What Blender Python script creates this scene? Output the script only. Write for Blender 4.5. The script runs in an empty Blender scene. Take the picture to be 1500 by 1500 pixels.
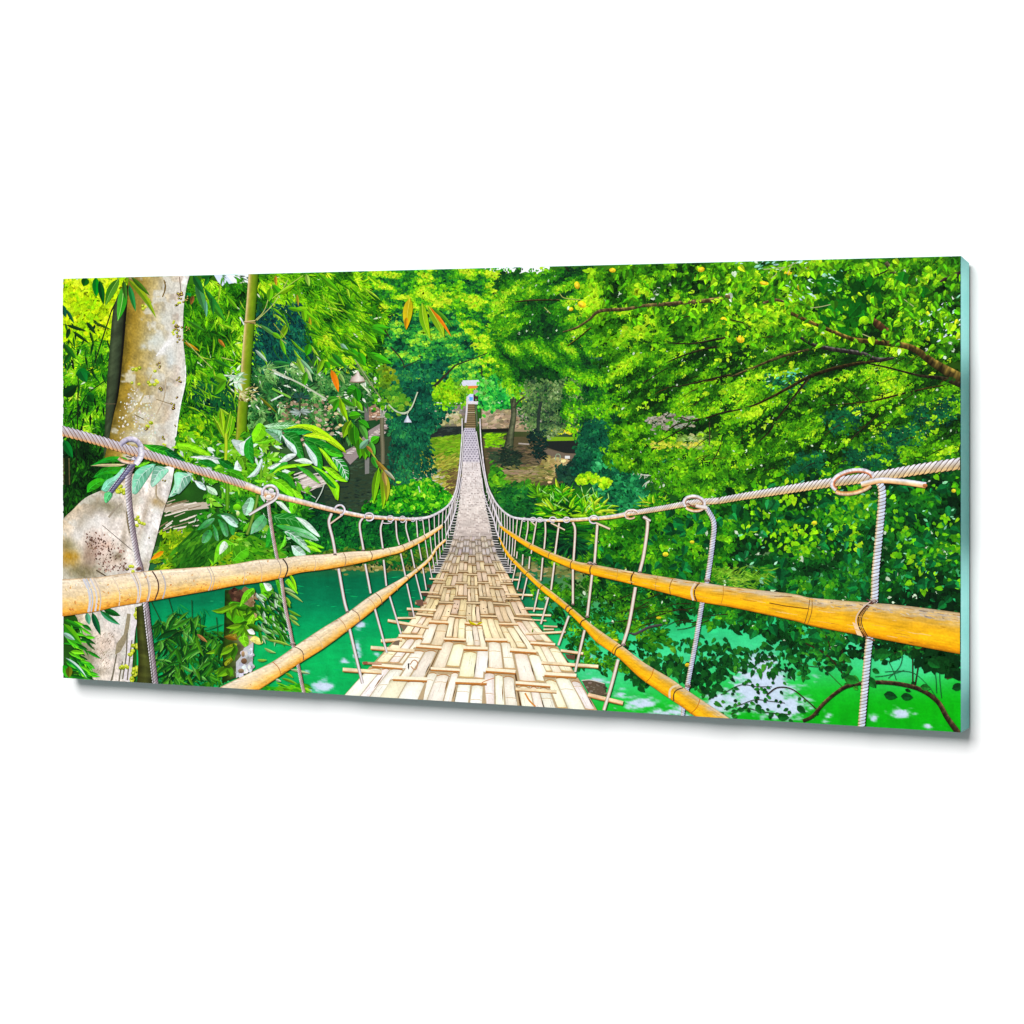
# A thick glass wall panel with a printed picture of a woven bamboo footbridge,
# hung close to a plain white wall and lit by a soft studio lamp.
import bpy, math, random
import numpy as np

rng = np.random.default_rng(11)
random.seed(11)

# ------------------------------------------------------------------ scene
scene = bpy.context.scene
world = bpy.data.worlds.new("World")
scene.world = world
world.use_nodes = True
world.node_tree.nodes["Background"].inputs[0].default_value = (1, 1, 1, 1)
world.node_tree.nodes["Background"].inputs[1].default_value = 0.29
scene.view_settings.view_transform = 'Standard'
scene.view_settings.look = 'None'
scene.view_settings.exposure = 0.0
scene.view_settings.gamma = 1.0
scene.view_settings.use_curve_mapping = False
scene.cycles.max_bounces = 6

PW, PH, PT = 1.25, 0.50, 0.0196       # the panel: width, height, thickness in metres
GAP = 0.003                           # air between its back and the wall
INK_GAIN = 0.80                       # print pigments: paper white reflects this much

# ------------------------------------------------------------------ measured layout -> panel plane
# The four corners of the print as measured on the photograph; every traced outline is
# rectified with them into flat panel coordinates (metres, origin at the panel's centre).
_src = [(93.0, 408.3), (1407.6, 375.2), (1406.4, 1072.9), (92.4, 993.0)]
_dst = [(-PW/2, PH/2), (PW/2, PH/2), (PW/2, -PH/2), (-PW/2, -PH/2)]
_A, _b = [], []
for (x, y), (u, v) in zip(_src, _dst):
    _A.append([x, y, 1, 0, 0, 0, -u*x, -u*y]); _b.append(u)
    _A.append([0, 0, 0, x, y, 1, -v*x, -v*y]); _b.append(v)
_h = np.linalg.solve(np.array(_A), np.array(_b))


def rectify(p):
    x, y = p[..., 0], p[..., 1]
    w = _h[6]*x + _h[7]*y + 1
    return np.stack([(_h[0]*x + _h[1]*y + _h[2]) / w, (_h[3]*x + _h[4]*y + _h[5]) / w], -1)


TILES = {'A': (85, 390, 4.412), 'B': (85, 690, 4.412), 'C': (400, 390, 4.412), 'D': (400, 710, 4.412),
         'E': (730, 380, 4.412), 'F': (730, 710, 4.167), 'G': (1070, 370, 4.167), 'H': (1070, 720, 4.167),
         'P': (500, 880, 7.5), 'Q': (690, 880, 6.522), 'R': (600, 740, 7.895), 'S': (630, 550, 7.5),
         'T': (260, 610, 5.556), 'U': (90, 830, 5.769), 'V': (310, 820, 6.818), 'W': (480, 520, 6.25),
         'X': (90, 620, 6.25), 'Y': (700, 600, 5.769), 'N': (880, 600, 7.5)}


def q(t, *v):
    ox, oy, s = TILES[t]
    a = np.array(v, float).reshape(-1, 2)
    return np.stack([ox + a[:, 0]/s, oy + a[:, 1]/s], -1)


def px(*v):
    return np.array(v, float).reshape(-1, 2)


def lin(c):
    c = np.clip(np.asarray(c, float), 0, 255) / 255.0
    return np.where(c <= 0.04045, c/12.92, ((c + 0.055)/1.055)**2.4)


# ------------------------------------------------------------------ value noise
_perm = rng.random((256, 256))


def vnoise(x, y):
    x = np.asarray(x, float); y = np.asarray(y, float)
    xi = np.floor(x).astype(int); yi = np.floor(y).astype(int)
    fx = x - xi; fy = y - yi
    fx = fx*fx*(3 - 2*fx); fy = fy*fy*(3 - 2*fy)
    a = _perm[xi % 256, yi % 256]; b = _perm[(xi+1) % 256, yi % 256]
    c = _perm[xi % 256, (yi+1) % 256]; d = _perm[(xi+1) % 256, (yi+1) % 256]
    return (a*(1-fx) + b*fx)*(1-fy) + (c*(1-fx) + d*fx)*fy


def fbm(x, y, o=3):
    s, a, t = 0, 0.5, 0
    for k in range(o):
        s = s + a*vnoise(x*2**k + 17*k, y*2**k + 31*k); t += a; a *= 0.55
    return s / t


# ------------------------------------------------------------------ materials
def new_mat(name):
    m = bpy.data.materials.new(name); m.use_nodes = True
    return m, m.node_tree, m.node_tree.nodes['Principled BSDF']


def ink_material(name, lo, hi):
    m, nt, b = new_mat(name)
    at = nt.nodes.new('ShaderNodeAttribute'); at.attribute_name = 'ink'
    tc = nt.nodes.new('ShaderNodeTexCoord')
    nz = nt.nodes.new('ShaderNodeTexNoise'); nz.inputs['Scale'].default_value = 420; nz.inputs['Detail'].default_value = 3
    mr = nt.nodes.new('ShaderNodeMapRange')
    mr.inputs[1].default_value = 0.25; mr.inputs[2].default_value = 0.75
    mr.inputs[3].default_value = lo; mr.inputs[4].default_value = hi
    mx = nt.nodes.new('ShaderNodeMix'); mx.data_type = 'RGBA'; mx.blend_type = 'MULTIPLY'; mx.inputs[0].default_value = 1.0
    nt.links.new(tc.outputs['Object'], nz.inputs['Vector'])
    nt.links.new(nz.outputs['Fac'], mr.inputs[0])
    nt.links.new(at.outputs['Color'], mx.inputs[6])
    nt.links.new(mr.outputs[0], mx.inputs[7])
    nt.links.new(mx.outputs[2], b.inputs['Base Color'])
    b.inputs['Roughness'].default_value = 0.35
    b.inputs['Specular IOR Level'].default_value = 0.08
    return m


INK_MAT = ink_material('printed_ink', .90, 1.12)
LEAF_MAT = ink_material('printed_ink_foliage', .64, 1.4)
BARK_MAT = ink_material('printed_ink_bark', .76, 1.26)

# ------------------------------------------------------------------ ink layers
EX, EY = PW/2 - 0.0002, PH/2 - 0.0002
LAYERS = []


def sh_clip(P, Cc):
    for ax, lim, sg in ((0, EX, 1), (0, -EX, -1), (1, EY, 1), (1, -EY, -1)):
        if len(P) == 0:
            return P, Cc
        nP, nC = [], []
        for i in range(len(P)):
            a, b = P[i-1], P[i]; ca, cb = Cc[i-1], Cc[i]
            ia = (lim - a[ax])*sg >= 0; ib = (lim - b[ax])*sg >= 0
            if ia != ib:
                t = (lim - a[ax]) / (b[ax] - a[ax])
                nP.append(a + (b-a)*t); nC.append(ca + (cb-ca)*t)
            if ib:
                nP.append(b); nC.append(cb)
        P, Cc = nP, nC
    return P, Cc


class Ink:
    """One motif of the print: a stack of flat coloured patches in the panel's plane."""

    def __init__(self, name, thick=0, grain=False):
        self.name, self.items, self.mat = name, [], LEAF_MAT if grain else INK_MAT
        LAYERS.append(self)

    def poly(self, p, c):
        p = np.asarray(p, float)
        c = np.asarray(c, float)
        if c.ndim == 1:
            c = np.repeat(c[None], len(p), 0)
        self.items.append((p[None], c[None], None))

    def batch(self, P, Cc, key=None):
        """P (n,k,2), Cc (n,3) or (n,k,3); key in 0..1 puts higher keys on top within the batch"""
        if Cc.ndim == 2:
            Cc = np.repeat(Cc[:, None, :], P.shape[1], 1)
        self.items.append((P, Cc, key))

    # -- drawing helpers
    def ribbon(self, up, lo, lanes, seg=3.0, jit=0.0, jscale=(9, 3), seed=0):
        up = resample(up, None, seg); n = len(up)
        lo = resample(lo, n)
        ts = np.array([l[0] for l in lanes], float); cols = np.array([l[1] for l in lanes], float)
        tt = (ts + 1)/2
        G = up[:, None, :]*(1-tt)[None, :, None] + lo[:, None, :]*tt[None, :, None]
        Cg = np.repeat(cols[None], n, 0)
        if jit:
            k = np.arange(n)[:, None]*seg/jscale[0] + seed*13.7; l = tt[None, :]*jscale[1] + seed*5.1
            f = 1 + jit*2*(fbm(k + 0*l, l + 0*k) - 0.5) + jit*0.5*(rng.random((n, len(ts))) - 0.5)
            Cg = np.clip(Cg*f[..., None], 0, 255)
        self.grid(G, Cg)

    def grid(self, G, Cg):
        P = np.stack([G[:-1, :-1], G[1:, :-1], G[1:, 1:], G[:-1, 1:]], 2).reshape(-1, 4, 2)
        Cc = np.stack([Cg[:-1, :-1], Cg[1:, :-1], Cg[1:, 1:], Cg[:-1, 1:]], 2).reshape(-1, 4, 3)
        self.batch(P, Cc)

    def field(self, up, lo, na, fn, seg=2.2):
        """a fine sheet between two outlines, coloured by fn(along 0..1, across 0..1, x, y)"""
        up = resample(up, None, seg); n = len(up); lo = resample(lo, n)
        t = np.linspace(0, 1, na)
        G = up[:, None, :]*(1-t)[None, :, None] + lo[:, None, :]*t[None, :, None]
        s = np.linspace(0, 1, n)[:, None] + 0*t[None]
        self.grid(G, np.clip(fn(s, t[None] + 0*s, G[..., 0], G[..., 1]), 0, 255))

    def tube(self, path, w, lanes, seg=2.5, jit=0.0, seed=0, jscale=(9, 3)):
        c, nrm, ww = frame(path, w, seg)
        self.ribbon_raw(c - nrm*ww[:, None]/2, c + nrm*ww[:, None]/2, lanes, jit, seed, seg, jscale)

    def ribbon_raw(self, up, lo, lanes, jit=0, seed=0, seg=2.5, jscale=(9, 3)):
        ts = (np.array([l[0] for l in lanes], float)+1)/2
        cols = np.array([l[1] for l in lanes], float)
        n = len(up)
        G = up[:, None, :]*(1-ts)[None, :, None] + lo[:, None, :]*ts[None, :, None]
        Cg = np.repeat(cols[None], n, 0)
        if jit:
            k = np.arange(n)[:, None]*seg/jscale[0] + seed*13.7; l = ts[None, :]*jscale[1] + seed*5.1
            f = 1 + jit*2*(fbm(k + 0*l, l + 0*k) - 0.5)
            Cg = np.clip(Cg*f[..., None], 0, 255)
        self.grid(G, Cg)

    def line(self, path, w, c, seg=3.0):
        c = np.asarray(c, float)
        self.tube(path, w, [(-1, c), (1, c)], seg)

    def rope(self, path, w, top, mid, bot, dark, pitch=0.62, skew=0.55, seg=1.5):
        """a laid rope: dark body with slanting strands"""
        c, nrm, ww = frame(path, w, seg)
        self.ribbon_raw(c - nrm*ww[:, None]*.47, c + nrm*ww[:, None]*.47,
                        [(-1, dark), (0, np.asarray(dark)*1.25), (1, dark)])
        s = np.concatenate([[0], np.cumsum(np.hypot(*(np.diff(c, axis=0)).T))])
        pos, out, cols = 0.0, [], []
        top, mid, bot = (np.asarray(v, float) for v in (top, mid, bot))

        def at(sv, off):
            sv = min(max(sv, 0), s[-1])
            cc = np.array([np.interp(sv, s, c[:, 0]), np.interp(sv, s, c[:, 1])])
            nn = np.array([np.interp(sv, s, nrm[:, 0]), np.interp(sv, s, nrm[:, 1])])
            return cc + nn*off*np.interp(sv, s, ww)/2
        while pos < s[-1]:
            wl = np.interp(pos, s, ww); p = wl*pitch
            k = skew*wl
            f = .93 + .14*random.random()
            lev = [(-1.0, -k, top), (-.72, -k*.55, np.minimum(top*1.06, 255)), (-.1, 0, (top+mid)/2), (.4, k*.45, mid), (.82, k*.7, bot), (1.04, k, bot*.9)]
            L = [at(pos + d + (p*.12 if abs(o) > .9 else 0), o) for o, d, _ in lev]
            Rr = [at(pos + d + p*(.80 if abs(o) < .9 else .5), o) for o, d, _ in lev]
            for i in range(len(lev)-1):
                out.append([L[i], Rr[i], Rr[i+1], L[i+1]])
                a, b = lev[i][2]*f, lev[i+1][2]*f
                cols.append([a, a*.9, b*.9, b])
            pos += p
        self.batch(np.array(out), np.clip(np.array(cols), 0, 255))

    def disc(self, x, y, rx, ry, c, hi=None, n=9, ang=0.0):
        a = np.linspace(0, 2*math.pi, n, endpoint=False)
        ex, ey = np.cos(a)*rx, np.sin(a)*ry
        ca, sa = math.cos(ang), math.sin(ang)
        p = np.stack([x + ex*ca - ey*sa, y + ex*sa + ey*ca], -1)
        c = np.asarray(c, float)
        cc = np.repeat(c[None], n, 0)
        cc = cc*(1 - .28*np.sin(a))[:, None]
        self.poly(p, np.clip(cc, 0, 255))
        if hi is not None:
            self.poly(p*.45 + np.array([x - rx*.25, y - ry*.3])*.55, hi)

    def leaf(self, a, b, w, c, c2=None, bend=0.0, vein=None, n=7, seg=None):
        """a leaf from stem a to tip b, two halves of differing tone and a midrib"""
        a = np.asarray(a, float); b = np.asarray(b, float)
        d = b - a; L = np.hypot(*d) + 1e-9; d /= L; nrm = np.array([-d[1], d[0]])
        t = np.linspace(0, 1, n)
        mid = a + np.outer(t*L, d) + np.outer(np.sin(t*math.pi)*bend*L, nrm)
        prof = (np.sin(np.pi*t**.8)**.85)*w/2
        c = np.asarray(c, float); c2 = c*.72 if c2 is None else np.asarray(c2, float)
        l, r = mid - nrm*prof[:, None], mid + nrm*prof[:, None]
        f = np.linspace(.92, 1.1, n)[:, None]
        hp, hc = [], []
        for e, cc in ((l, c), (r, c2)):
            hp.append(np.stack([mid[:-1], mid[1:], e[1:], e[:-1]], 1))
            hc.append(np.stack([cc*.9*f[:-1], cc*.9*f[1:], cc*f[1:], cc*f[:-1]], 1))
        self.batch(np.concatenate(hp), np.clip(np.concatenate(hc), 0, 255))
        if vein is not None:
            self.tube(mid, [max(.7, w*.07), .5], [(-1, vein), (1, vein)], max(3, L/6))

    def veined(self, pts, c, vein, base, tip, nv=7, w=.8):
        self.poly(pts, c)
        base, tip = np.asarray(base, float), np.asarray(tip, float)
        self.line([base, tip], w*1.4, vein, 6)


def smooth(path):
    p = np.asarray(path, float)
    if len(p) < 3:
        return p
    out = []
    e = np.vstack([2*p[0]-p[1], p, 2*p[-1]-p[-2]])
    for i in range(1, len(e)-2):
        p0, p1, p2, p3 = e[i-1], e[i], e[i+1], e[i+2]
        for t in np.linspace(0, 1, 10, endpoint=False):
            out.append(.5*((2*p1) + (-p0+p2)*t + (2*p0-5*p1+4*p2-p3)*t*t + (-p0+3*p1-3*p2+p3)*t**3))
    out.append(p[-1])
    return np.array(out)


def resample(path, n=None, seg=3.0):
    p = smooth(path)
    s = np.concatenate([[0], np.cumsum(np.hypot(*np.diff(p, axis=0).T))])
    if n is None:
        n = max(3, int(s[-1]/seg) + 1)
    t = np.linspace(0, s[-1], n)
    return np.stack([np.interp(t, s, p[:, 0]), np.interp(t, s, p[:, 1])], -1)


def frame(path, w, seg):
    path = np.asarray(path, float)
    c = resample(path, None, seg)
    d = np.gradient(c, axis=0)
    d /= np.hypot(d[:, 0], d[:, 1])[:, None] + 1e-9
    nrm = np.stack([-d[:, 1], d[:, 0]], -1)
    if np.isscalar(w):
        ww = np.full(len(c), float(w))
    else:
        w = np.asarray(w, float)
        if len(w) == len(path):
            sp = np.concatenate([[0], np.cumsum(np.hypot(*np.diff(path, axis=0).T))])
            ww = np.interp(np.linspace(0, 1, len(c)), sp/sp[-1], w)
        else:
            ww = np.interp(np.linspace(0, 1, len(c)), np.linspace(0, 1, len(w)), w)
    return c, nrm, ww


def inside(poly, x, y):
    poly = np.asarray(poly, float)
    r = np.zeros(len(x), bool)
    for i in range(len(poly)):
        x1, y1 = poly[i-1]; x2, y2 = poly[i]
        c = ((y1 > y) != (y2 > y)) & (x < (x2-x1)*(y-y1)/(y2-y1 + 1e-12) + x1)
        r ^= c
    return r


def sample_poly(poly, n, soft=4):
    poly = np.asarray(poly, float)
    lo, hi = poly.min(0), poly.max(0)
    X = np.zeros(0); Y = np.zeros(0)
    while len(X) < n:
        x = rng.uniform(lo[0], hi[0], n*3); y = rng.uniform(lo[1], hi[1], n*3)
        m = inside(poly, x, y)
        X = np.append(X, x[m]); Y = np.append(Y, y[m])
    return X[:n] + rng.normal(0, soft, n), Y[:n] + rng.normal(0, soft, n)


SHAPES = {'leaf': [(0, 0), (.22, .75), (.5, 1), (.8, .55), (1, 0), (.8, -.55), (.5, -1), (.22, -.75)],
          'blade': [(0, 0), (.3, 1), (.65, .75), (1, 0), (.65, -.75), (.3, -1)],
          'blob': [(-.5, 0), (-.3, .8), (.05, 1), (.4, .6), (.5, -.1), (.2, -.9), (-.25, -.8)],
          'heart': [(0, 0), (-.12, .5), (.12, 1), (.5, .85), (1, 0), (.5, -.85), (.12, -1), (-.12, -.5)]}


def ramp(cols, t):
    cols = np.asarray(cols, float)
    t = np.clip(t, 0, 1)*(len(cols)-1)
    return np.stack([np.interp(t, np.arange(len(cols)), cols[:, k]) for k in range(3)], -1)


def foliage(ink, poly, n, size, cols, shape='leaf', aspect=.42, ang=(0, 360), clump=(26, 18), bias=.42,
            amp=1.0, lit=1.6, rnd=.55, soft=4, sv=.5, speck=0.0, speckc=(235, 245, 225), two=False, seed=0, grow=0.0, aniso=None, sprig=0, step=.45, spread=38, rot=0.0):
    if sprig:
        ng = max(1, n//sprig)
        X0, Y0 = sample_poly(poly, ng, soft)
        D0 = np.radians(rng.uniform(ang[0], ang[1], ng))
        j = np.tile(np.arange(sprig), ng); gi = np.repeat(np.arange(ng), sprig)
        n = ng*sprig
        D = D0[gi] + (j - sprig/2)*rng.uniform(-.08, .08, ng)[gi]
        o = (j - (0 if step < .2 else sprig/2))*size*step
        X = X0[gi] + np.cos(D)*o + rng.normal(0, size*.06, n); Y = Y0[gi] + np.sin(D)*o + rng.normal(0, size*.06, n)
    else:
        X, Y = sample_poly(poly, n, soft)
    sx, sy = clump
    cr_, sr_ = math.cos(math.radians(rot)), math.sin(math.radians(rot))
    U_, V_ = X*cr_ + Y*sr_, -X*sr_ + Y*cr_
    n0 = fbm(U_/sx + seed*7.3, V_/sy + seed*3.1); n1 = fbm(U_/sx + seed*7.3, (V_ + sy*.45)/sy + seed*3.1)
    r = rng.random(n)
    if sprig:
        r = .55*rng.random(ng)[gi] + .45*r
    t = bias + amp*(n0 - .5) + lit*(n1 - n0)*.5 + rnd*(r - .5)
    Cc = ramp(cols, t)
    Cc *= rng.uniform(.88, 1.12, (n, 1)) * rng.uniform(.95, 1.05, (n, 3))
    if speck:
        m = rng.random(n) < speck
        Cc[m] = np.array(speckc)*rng.uniform(.85, 1.05, (m.sum(), 1))
    L = size*rng.uniform(1-sv, 1+sv, n)*(1 + grow*(t - .5))
    W = L*aspect*rng.uniform(.7, 1.3, n)*.5
    A = (D + np.radians(np.where(step < .2, (j - (sprig-1)/2)*spread*2/sprig, np.where(j % 2, spread, -spread)*rng.uniform(.6, 1.3, n))) if sprig else np.radians(rng.uniform(ang[0], ang[1], n))) + (0 if aniso is None else aniso*(fbm(X/60, Y/60) - .5))
    S = np.array(SHAPES[shape], float)
    if shape == 'blob':
        S = S[None]*rng.uniform(.75, 1.25, (n, len(S), 1))
    else:
        S = np.repeat(S[None], n, 0)
    lx, ly = S[..., 0]*L[:, None], S[..., 1]*W[:, None]
    if shape == 'blob':
        ly = S[..., 1]*(L*aspect*.7)[:, None]
    ca, sa = np.cos(A)[:, None], np.sin(A)[:, None]
    P = np.stack([X[:, None] + lx*ca - ly*sa, Y[:, None] + lx*sa + ly*ca], -1)
    key = np.clip(t*.32 + .68*(.7*rng.random(ng)[gi] + .3*rng.random(n) if sprig else rng.random(n)), 0, 1)
    if two:                                     # halves of differing tone
        k = S.shape[1]; h = k//2 + 1
        up = P[:, :h]; dn = np.concatenate([P[:, h-1:], P[:, :1]], 1)
        f = np.where(rng.random(n) < .5, 1.22, .8)[:, None]
        ink.batch(np.concatenate([up, dn]), np.clip(np.concatenate([Cc*f, Cc*(2.0-f)]), 0, 255), np.concatenate([key, key]))
    else:
        ink.batch(P, np.clip(Cc, 0, 255), key)


DZ = 0.9e-6                           # one coat of ink
SPAN = 12                             # coats taken by a scatter of leaves


def coats(items):
    """the coat each patch lies on: one above the highest patch under it"""
    bb = np.array([[P[..., 0].min(), P[..., 1].min(), P[..., 0].max(), P[..., 1].max()] for P, _, _ in items])
    span = np.array([1 if k is None else SPAN for _, _, k in items])
    top = np.zeros(len(items)); lev = np.zeros(len(items))
    for i in range(len(items)):
        b = bb[i]
        m = (bb[:i, 0] < b[2]) & (bb[:i, 2] > b[0]) & (bb[:i, 1] < b[3]) & (bb[:i, 3] > b[1])
        lev[i] = top[:i][m].max() if m.any() else 0
        top[i] = lev[i] + span[i]
    return lev, span, top.max()


def build_layer(L, z0, parent):
    faces, cols, zs = [], [], []
    lev, span, height = coats(L.items)
    for (P, Cc, key), lv, sp in zip(L.items, lev, span):
        UV = rectify(P); col = lin(Cc)*INK_GAIN
        n = len(P)
        z = z0 + DZ*(lv + (np.asarray(key)*(sp - 1) if key is not None else np.zeros(n)))
        mx, my = np.abs(UV[..., 0]).max(1), np.abs(UV[..., 1]).max(1)
        ok = (mx <= EX) & (my <= EY)
        out = (UV[..., 0].min(1) > EX) | (UV[..., 0].max(1) < -EX) | (UV[..., 1].min(1) > EY) | (UV[..., 1].max(1) < -EY)
        if ok.any():
            faces.append(UV[ok]); cols.append(col[ok]); zs.append(z[ok])
        for j in np.nonzero(~ok & ~out)[0]:
            p, c = sh_clip(list(UV[j]), list(col[j]))
            if len(p) >= 3:
                faces.append(np.array(p)[None]); cols.append(np.array(c)[None]); zs.append(z[j:j+1])
    V = []; Cl = []; starts = []; totals = []; at = 0
    for F, Cc, z in zip(faces, cols, zs):
        n, k = F.shape[:2]
        co = np.empty((n, k, 3)); co[..., 0] = F[..., 0]; co[..., 1] = -z[:, None]; co[..., 2] = F[..., 1]
        V.append(co.reshape(-1, 3)); Cl.append(Cc.reshape(-1, 3))
        starts.append(at + np.arange(n)*k); totals.append(np.full(n, k)); at += n*k
    V = np.concatenate(V); Cl = np.concatenate(Cl); starts = np.concatenate(starts); totals = np.concatenate(totals)
    me = bpy.data.meshes.new(L.name)
    me.vertices.add(len(V)); me.vertices.foreach_set('co', V.astype(np.float32).ravel())
    me.loops.add(len(V)); me.loops.foreach_set('vertex_index', np.arange(len(V), dtype=np.int32))
    me.polygons.add(len(starts)); me.polygons.foreach_set('loop_start', starts.astype(np.int32))
    me.polygons.foreach_set('loop_total', totals.astype(np.int32))
    me.update(calc_edges=True)
    a = me.color_attributes.new('ink', 'FLOAT_COLOR', 'CORNER')
    rgba = np.ones((len(Cl), 4), np.float32); rgba[:, :3] = Cl
    a.data.foreach_set('color', rgba.ravel())
    me.materials.append(L.mat)
    o = bpy.data.objects.new(L.name, me)
    scene.collection.objects.link(o)
    o.parent = parent
    return o, z0 + DZ*(height + 2)


# =================================================================== THE PRINT
# ---- under-colour of the whole picture: a fine sheet of colours blended between anchors
ANCH = [(95, 420, 120, 175, 5), (150, 440, 150, 200, 8), (110, 520, 60, 120, 8), (150, 600, 60, 130, 8), (110, 680, 12, 60, 10),
        (300, 440, 60, 130, 15), (290, 560, 15, 85, 30), (330, 600, 25, 110, 12), (340, 500, 60, 140, 20), (400, 480, 10, 75, 60),
        (420, 560, 60, 110, 70), (430, 610, 90, 120, 70), (470, 430, 80, 165, 10), (520, 470, 55, 140, 15), (560, 520, 25, 110, 30),
        (600, 440, 70, 165, 20), (660, 430, 80, 175, 15), (720, 430, 75, 165, 12), (620, 540, 20, 110, 50), (660, 560, 40, 110, 35),
        (610, 590, 20, 80, 50), (600, 640, 25, 65, 45), (640, 660, 90, 120, 25), (650, 700, 95, 105, 40), (540, 700, 38, 60, 45),
        (500, 720, 35, 58, 45), (600, 740, 5, 95, 20), (540, 790, 8, 75, 30), (620, 800, 15, 80, 20), (770, 420, 70, 150, 30),
        (800, 480, 45, 120, 12), (760, 540, 40, 125, 18), (800, 580, 45, 110, 30), (860, 560, 70, 150, 15), (880, 510, 40, 90, 75),
        (820, 610, 80, 105, 75), (780, 660, 80, 75, 45), (740, 690, 70, 85, 40), (870, 640, 8, 60, 55), (880, 700, 10, 75, 60),
        (740, 730, 30, 90, 35), (800, 730, 35, 130, 10), (860, 740, 50, 150, 10), (760, 800, 15, 85, 25), (950, 420, 90, 170, 10),
        (1000, 480, 45, 110, 8), (950, 560, 45, 105, 10), (1000, 620, 50, 110, 20), (960, 690, 30, 100, 35), (1100, 440, 60, 140, 10),
        (1200, 460, 20, 95, 12), (1300, 430, 60, 140, 12), (1390, 460, 80, 140, 20), (1100, 560, 45, 110, 12), (1250, 560, 45, 115, 10),
        (1380, 560, 40, 85, 10), (1150, 640, 45, 120, 10), (1260, 620, 8, 70, 45), (1380, 610, 8, 60, 50), (1300, 670, 40, 120, 10),
        (1000, 780, 25, 95, 15), (1100, 760, 18, 80, 15), (1250, 780, 8, 65, 15), (1380, 780, 5, 55, 18), (1100, 840, 15, 80, 18), (1380, 860, 5, 55, 18),
        (920, 860, 10, 75, 25), (1000, 900, 8, 65, 22), (1150, 930, 8, 75, 35)]
_an = np.array(ANCH, float)
base = Ink('printed_picture', 2e-6)
gx, gy = np.meshgrid(np.linspace(88, 1412, 180), np.linspace(366, 1082, 96), indexing='ij')
_d = ((gx[..., None] - _an[:, 0])**2 + (gy[..., None] - _an[:, 1])**2 + 60)**-1.6
gc = (_d[..., None]*_an[:, 2:]).sum(2)/_d.sum(2)[..., None]
gc *= (.62 + .4*fbm(gx/16, gy/12))[..., None]
base.grid(np.stack([gx, gy], -1), gc)

# ---- sky showing through at the top
sky = Ink('printed_sky_patch')
sky.poly(q('A', 1000, 40, 1240, 30, 1235, 120, 1180, 125, 1130, 150, 1080, 140, 1040, 110), (214, 226, 246))
sky.poly(q('A', 1090, 60, 1235, 50, 1230, 110, 1140, 120), (240, 244, 250))
sky = Ink('printed_sky_patch')
sky.poly(px(690, 392, 732, 390, 805, 386, 806, 398, 790, 404, 770, 398, 750, 405, 735, 402), (246, 249, 252))
sky.poly(q('E', 0, 40, 330, 30, 320, 60, 230, 50, 140, 62, 60, 88, 0, 98), (248, 250, 253))
sky = Ink('printed_sky_patch')
sky.poly(q('E', 300, 120, 380, 100, 440, 115, 440, 150, 350, 170, 290, 150), (240, 245, 252))
sky = Ink('printed_sky_patch')
sky.poly(q('A', 60, 85, 160, 80, 165, 105, 120, 108), (200, 222, 240))

# ---- river
river = Ink('printed_river', 12e-6)
wx, wy = np.meshgrid(np.linspace(200, 1412, 420), np.linspace(800, 1082, 190), indexing='ij')
left = ramp([(60, 100, 50), (0, 104, 66), (0, 120, 76), (0, 158, 90), (6, 176, 92), (6, 178, 88), (8, 172, 84)], (wy - 815)/200)
right = ramp([(90, 130, 80), (80, 160, 100), (36, 180, 96), (48, 205, 128), (66, 214, 142), (50, 205, 110), (20, 188, 40), (8, 170, 20)], (wy - 815)/235 + (wx - 1150)/2600)
k = np.clip((wx - 760)/90, 0, 1)[..., None]
wc = left*(1-k) + right*k
wc = wc*(1 + .13*(fbm(wx/30, wy/7) - .5) + .1*(fbm(wx/9, wy/3) - .5))[..., None]
m = np.exp(-(((wx - 1330)/80)**2 + ((wy - 975)/34)**2))[..., None]
wc = wc*(1-m*.8) + np.array([78, 222, 160])*m*.8
m = np.exp(-(((wx - 1360)/110)**2 + ((wy - 1045)/30)**2))[..., None]
wc = wc*(1-m*.85) + np.array([8, 178, 10])*m*.85
m = np.exp(-(((wx - 880)/50)**2 + ((wy - 860)/14)**2))[..., None]
wc = wc*(1-m) + np.array([112, 150, 62])*m
wc = wc*(1 + .16*(fbm(wx/12, wy/34) - .5) + .10*(fbm(wx/5, wy/1.7) - .5))[..., None]
sm = 0*wx
for cx, cy, rx, ry, k in ((1118, 1012, 52, 42, 1.25), (1112, 972, 30, 22, 1.1), (1150, 1035, 40, 26, 1.1), (1060, 1030, 40, 26, 1.0), (1085, 985, 22, 16, .8), (523, 955, 9, 17, .95), (527, 916, 9, 10, .9), (505, 968, 9, 5, .8), (551, 959, 7, 5, .85), (474, 1004, 17, 11, 1.05), (460, 1014, 24, 7, .8), (470, 935, 16, 8, .6), (444, 985, 14, 6, .6), (1322, 1045, 24, 9, .9), (1356, 1064, 10, 6, .9), (1280, 1050, 9, 9, .85), (1210, 1050, 12, 10, .75), (1192, 992, 14, 7, .6), (862, 962, 14, 6, .8), (872, 998, 26, 10, .8), (935, 1030, 34, 14, .9), (900, 1015, 20, 8, .7), (1000, 1035, 30, 14, .9), (980, 1045, 40, 10, .9)):
    sm = np.maximum(sm, k*np.exp(-(((wx - cx)/rx)**2 + ((wy - cy)/ry)**2)))
nz = fbm(wx/9 + 5, wy/4.2, 3) - .5
g = np.clip((sm + 1.1*nz - .36)/.55, 0, 1)
g = (g*g*(3 - 2*g))[..., None]
rc = np.array([198, 216, 236]) + 26*(fbm(wx/6, wy/3) - .4)[..., None]
wc = wc*(1-g) + rc*g
river.grid(np.stack([wx, wy], -1), np.clip(wc, 0, 255))
foliage(river, px(300, 850, 620, 835, 600, 1000, 300, 1000), 110, 10, [(0, 140, 80), (0, 156, 88), (10, 172, 96), (60, 196, 130)], 'blade', .1, (-8, 8), bias=.5, sv=.6)

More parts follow.
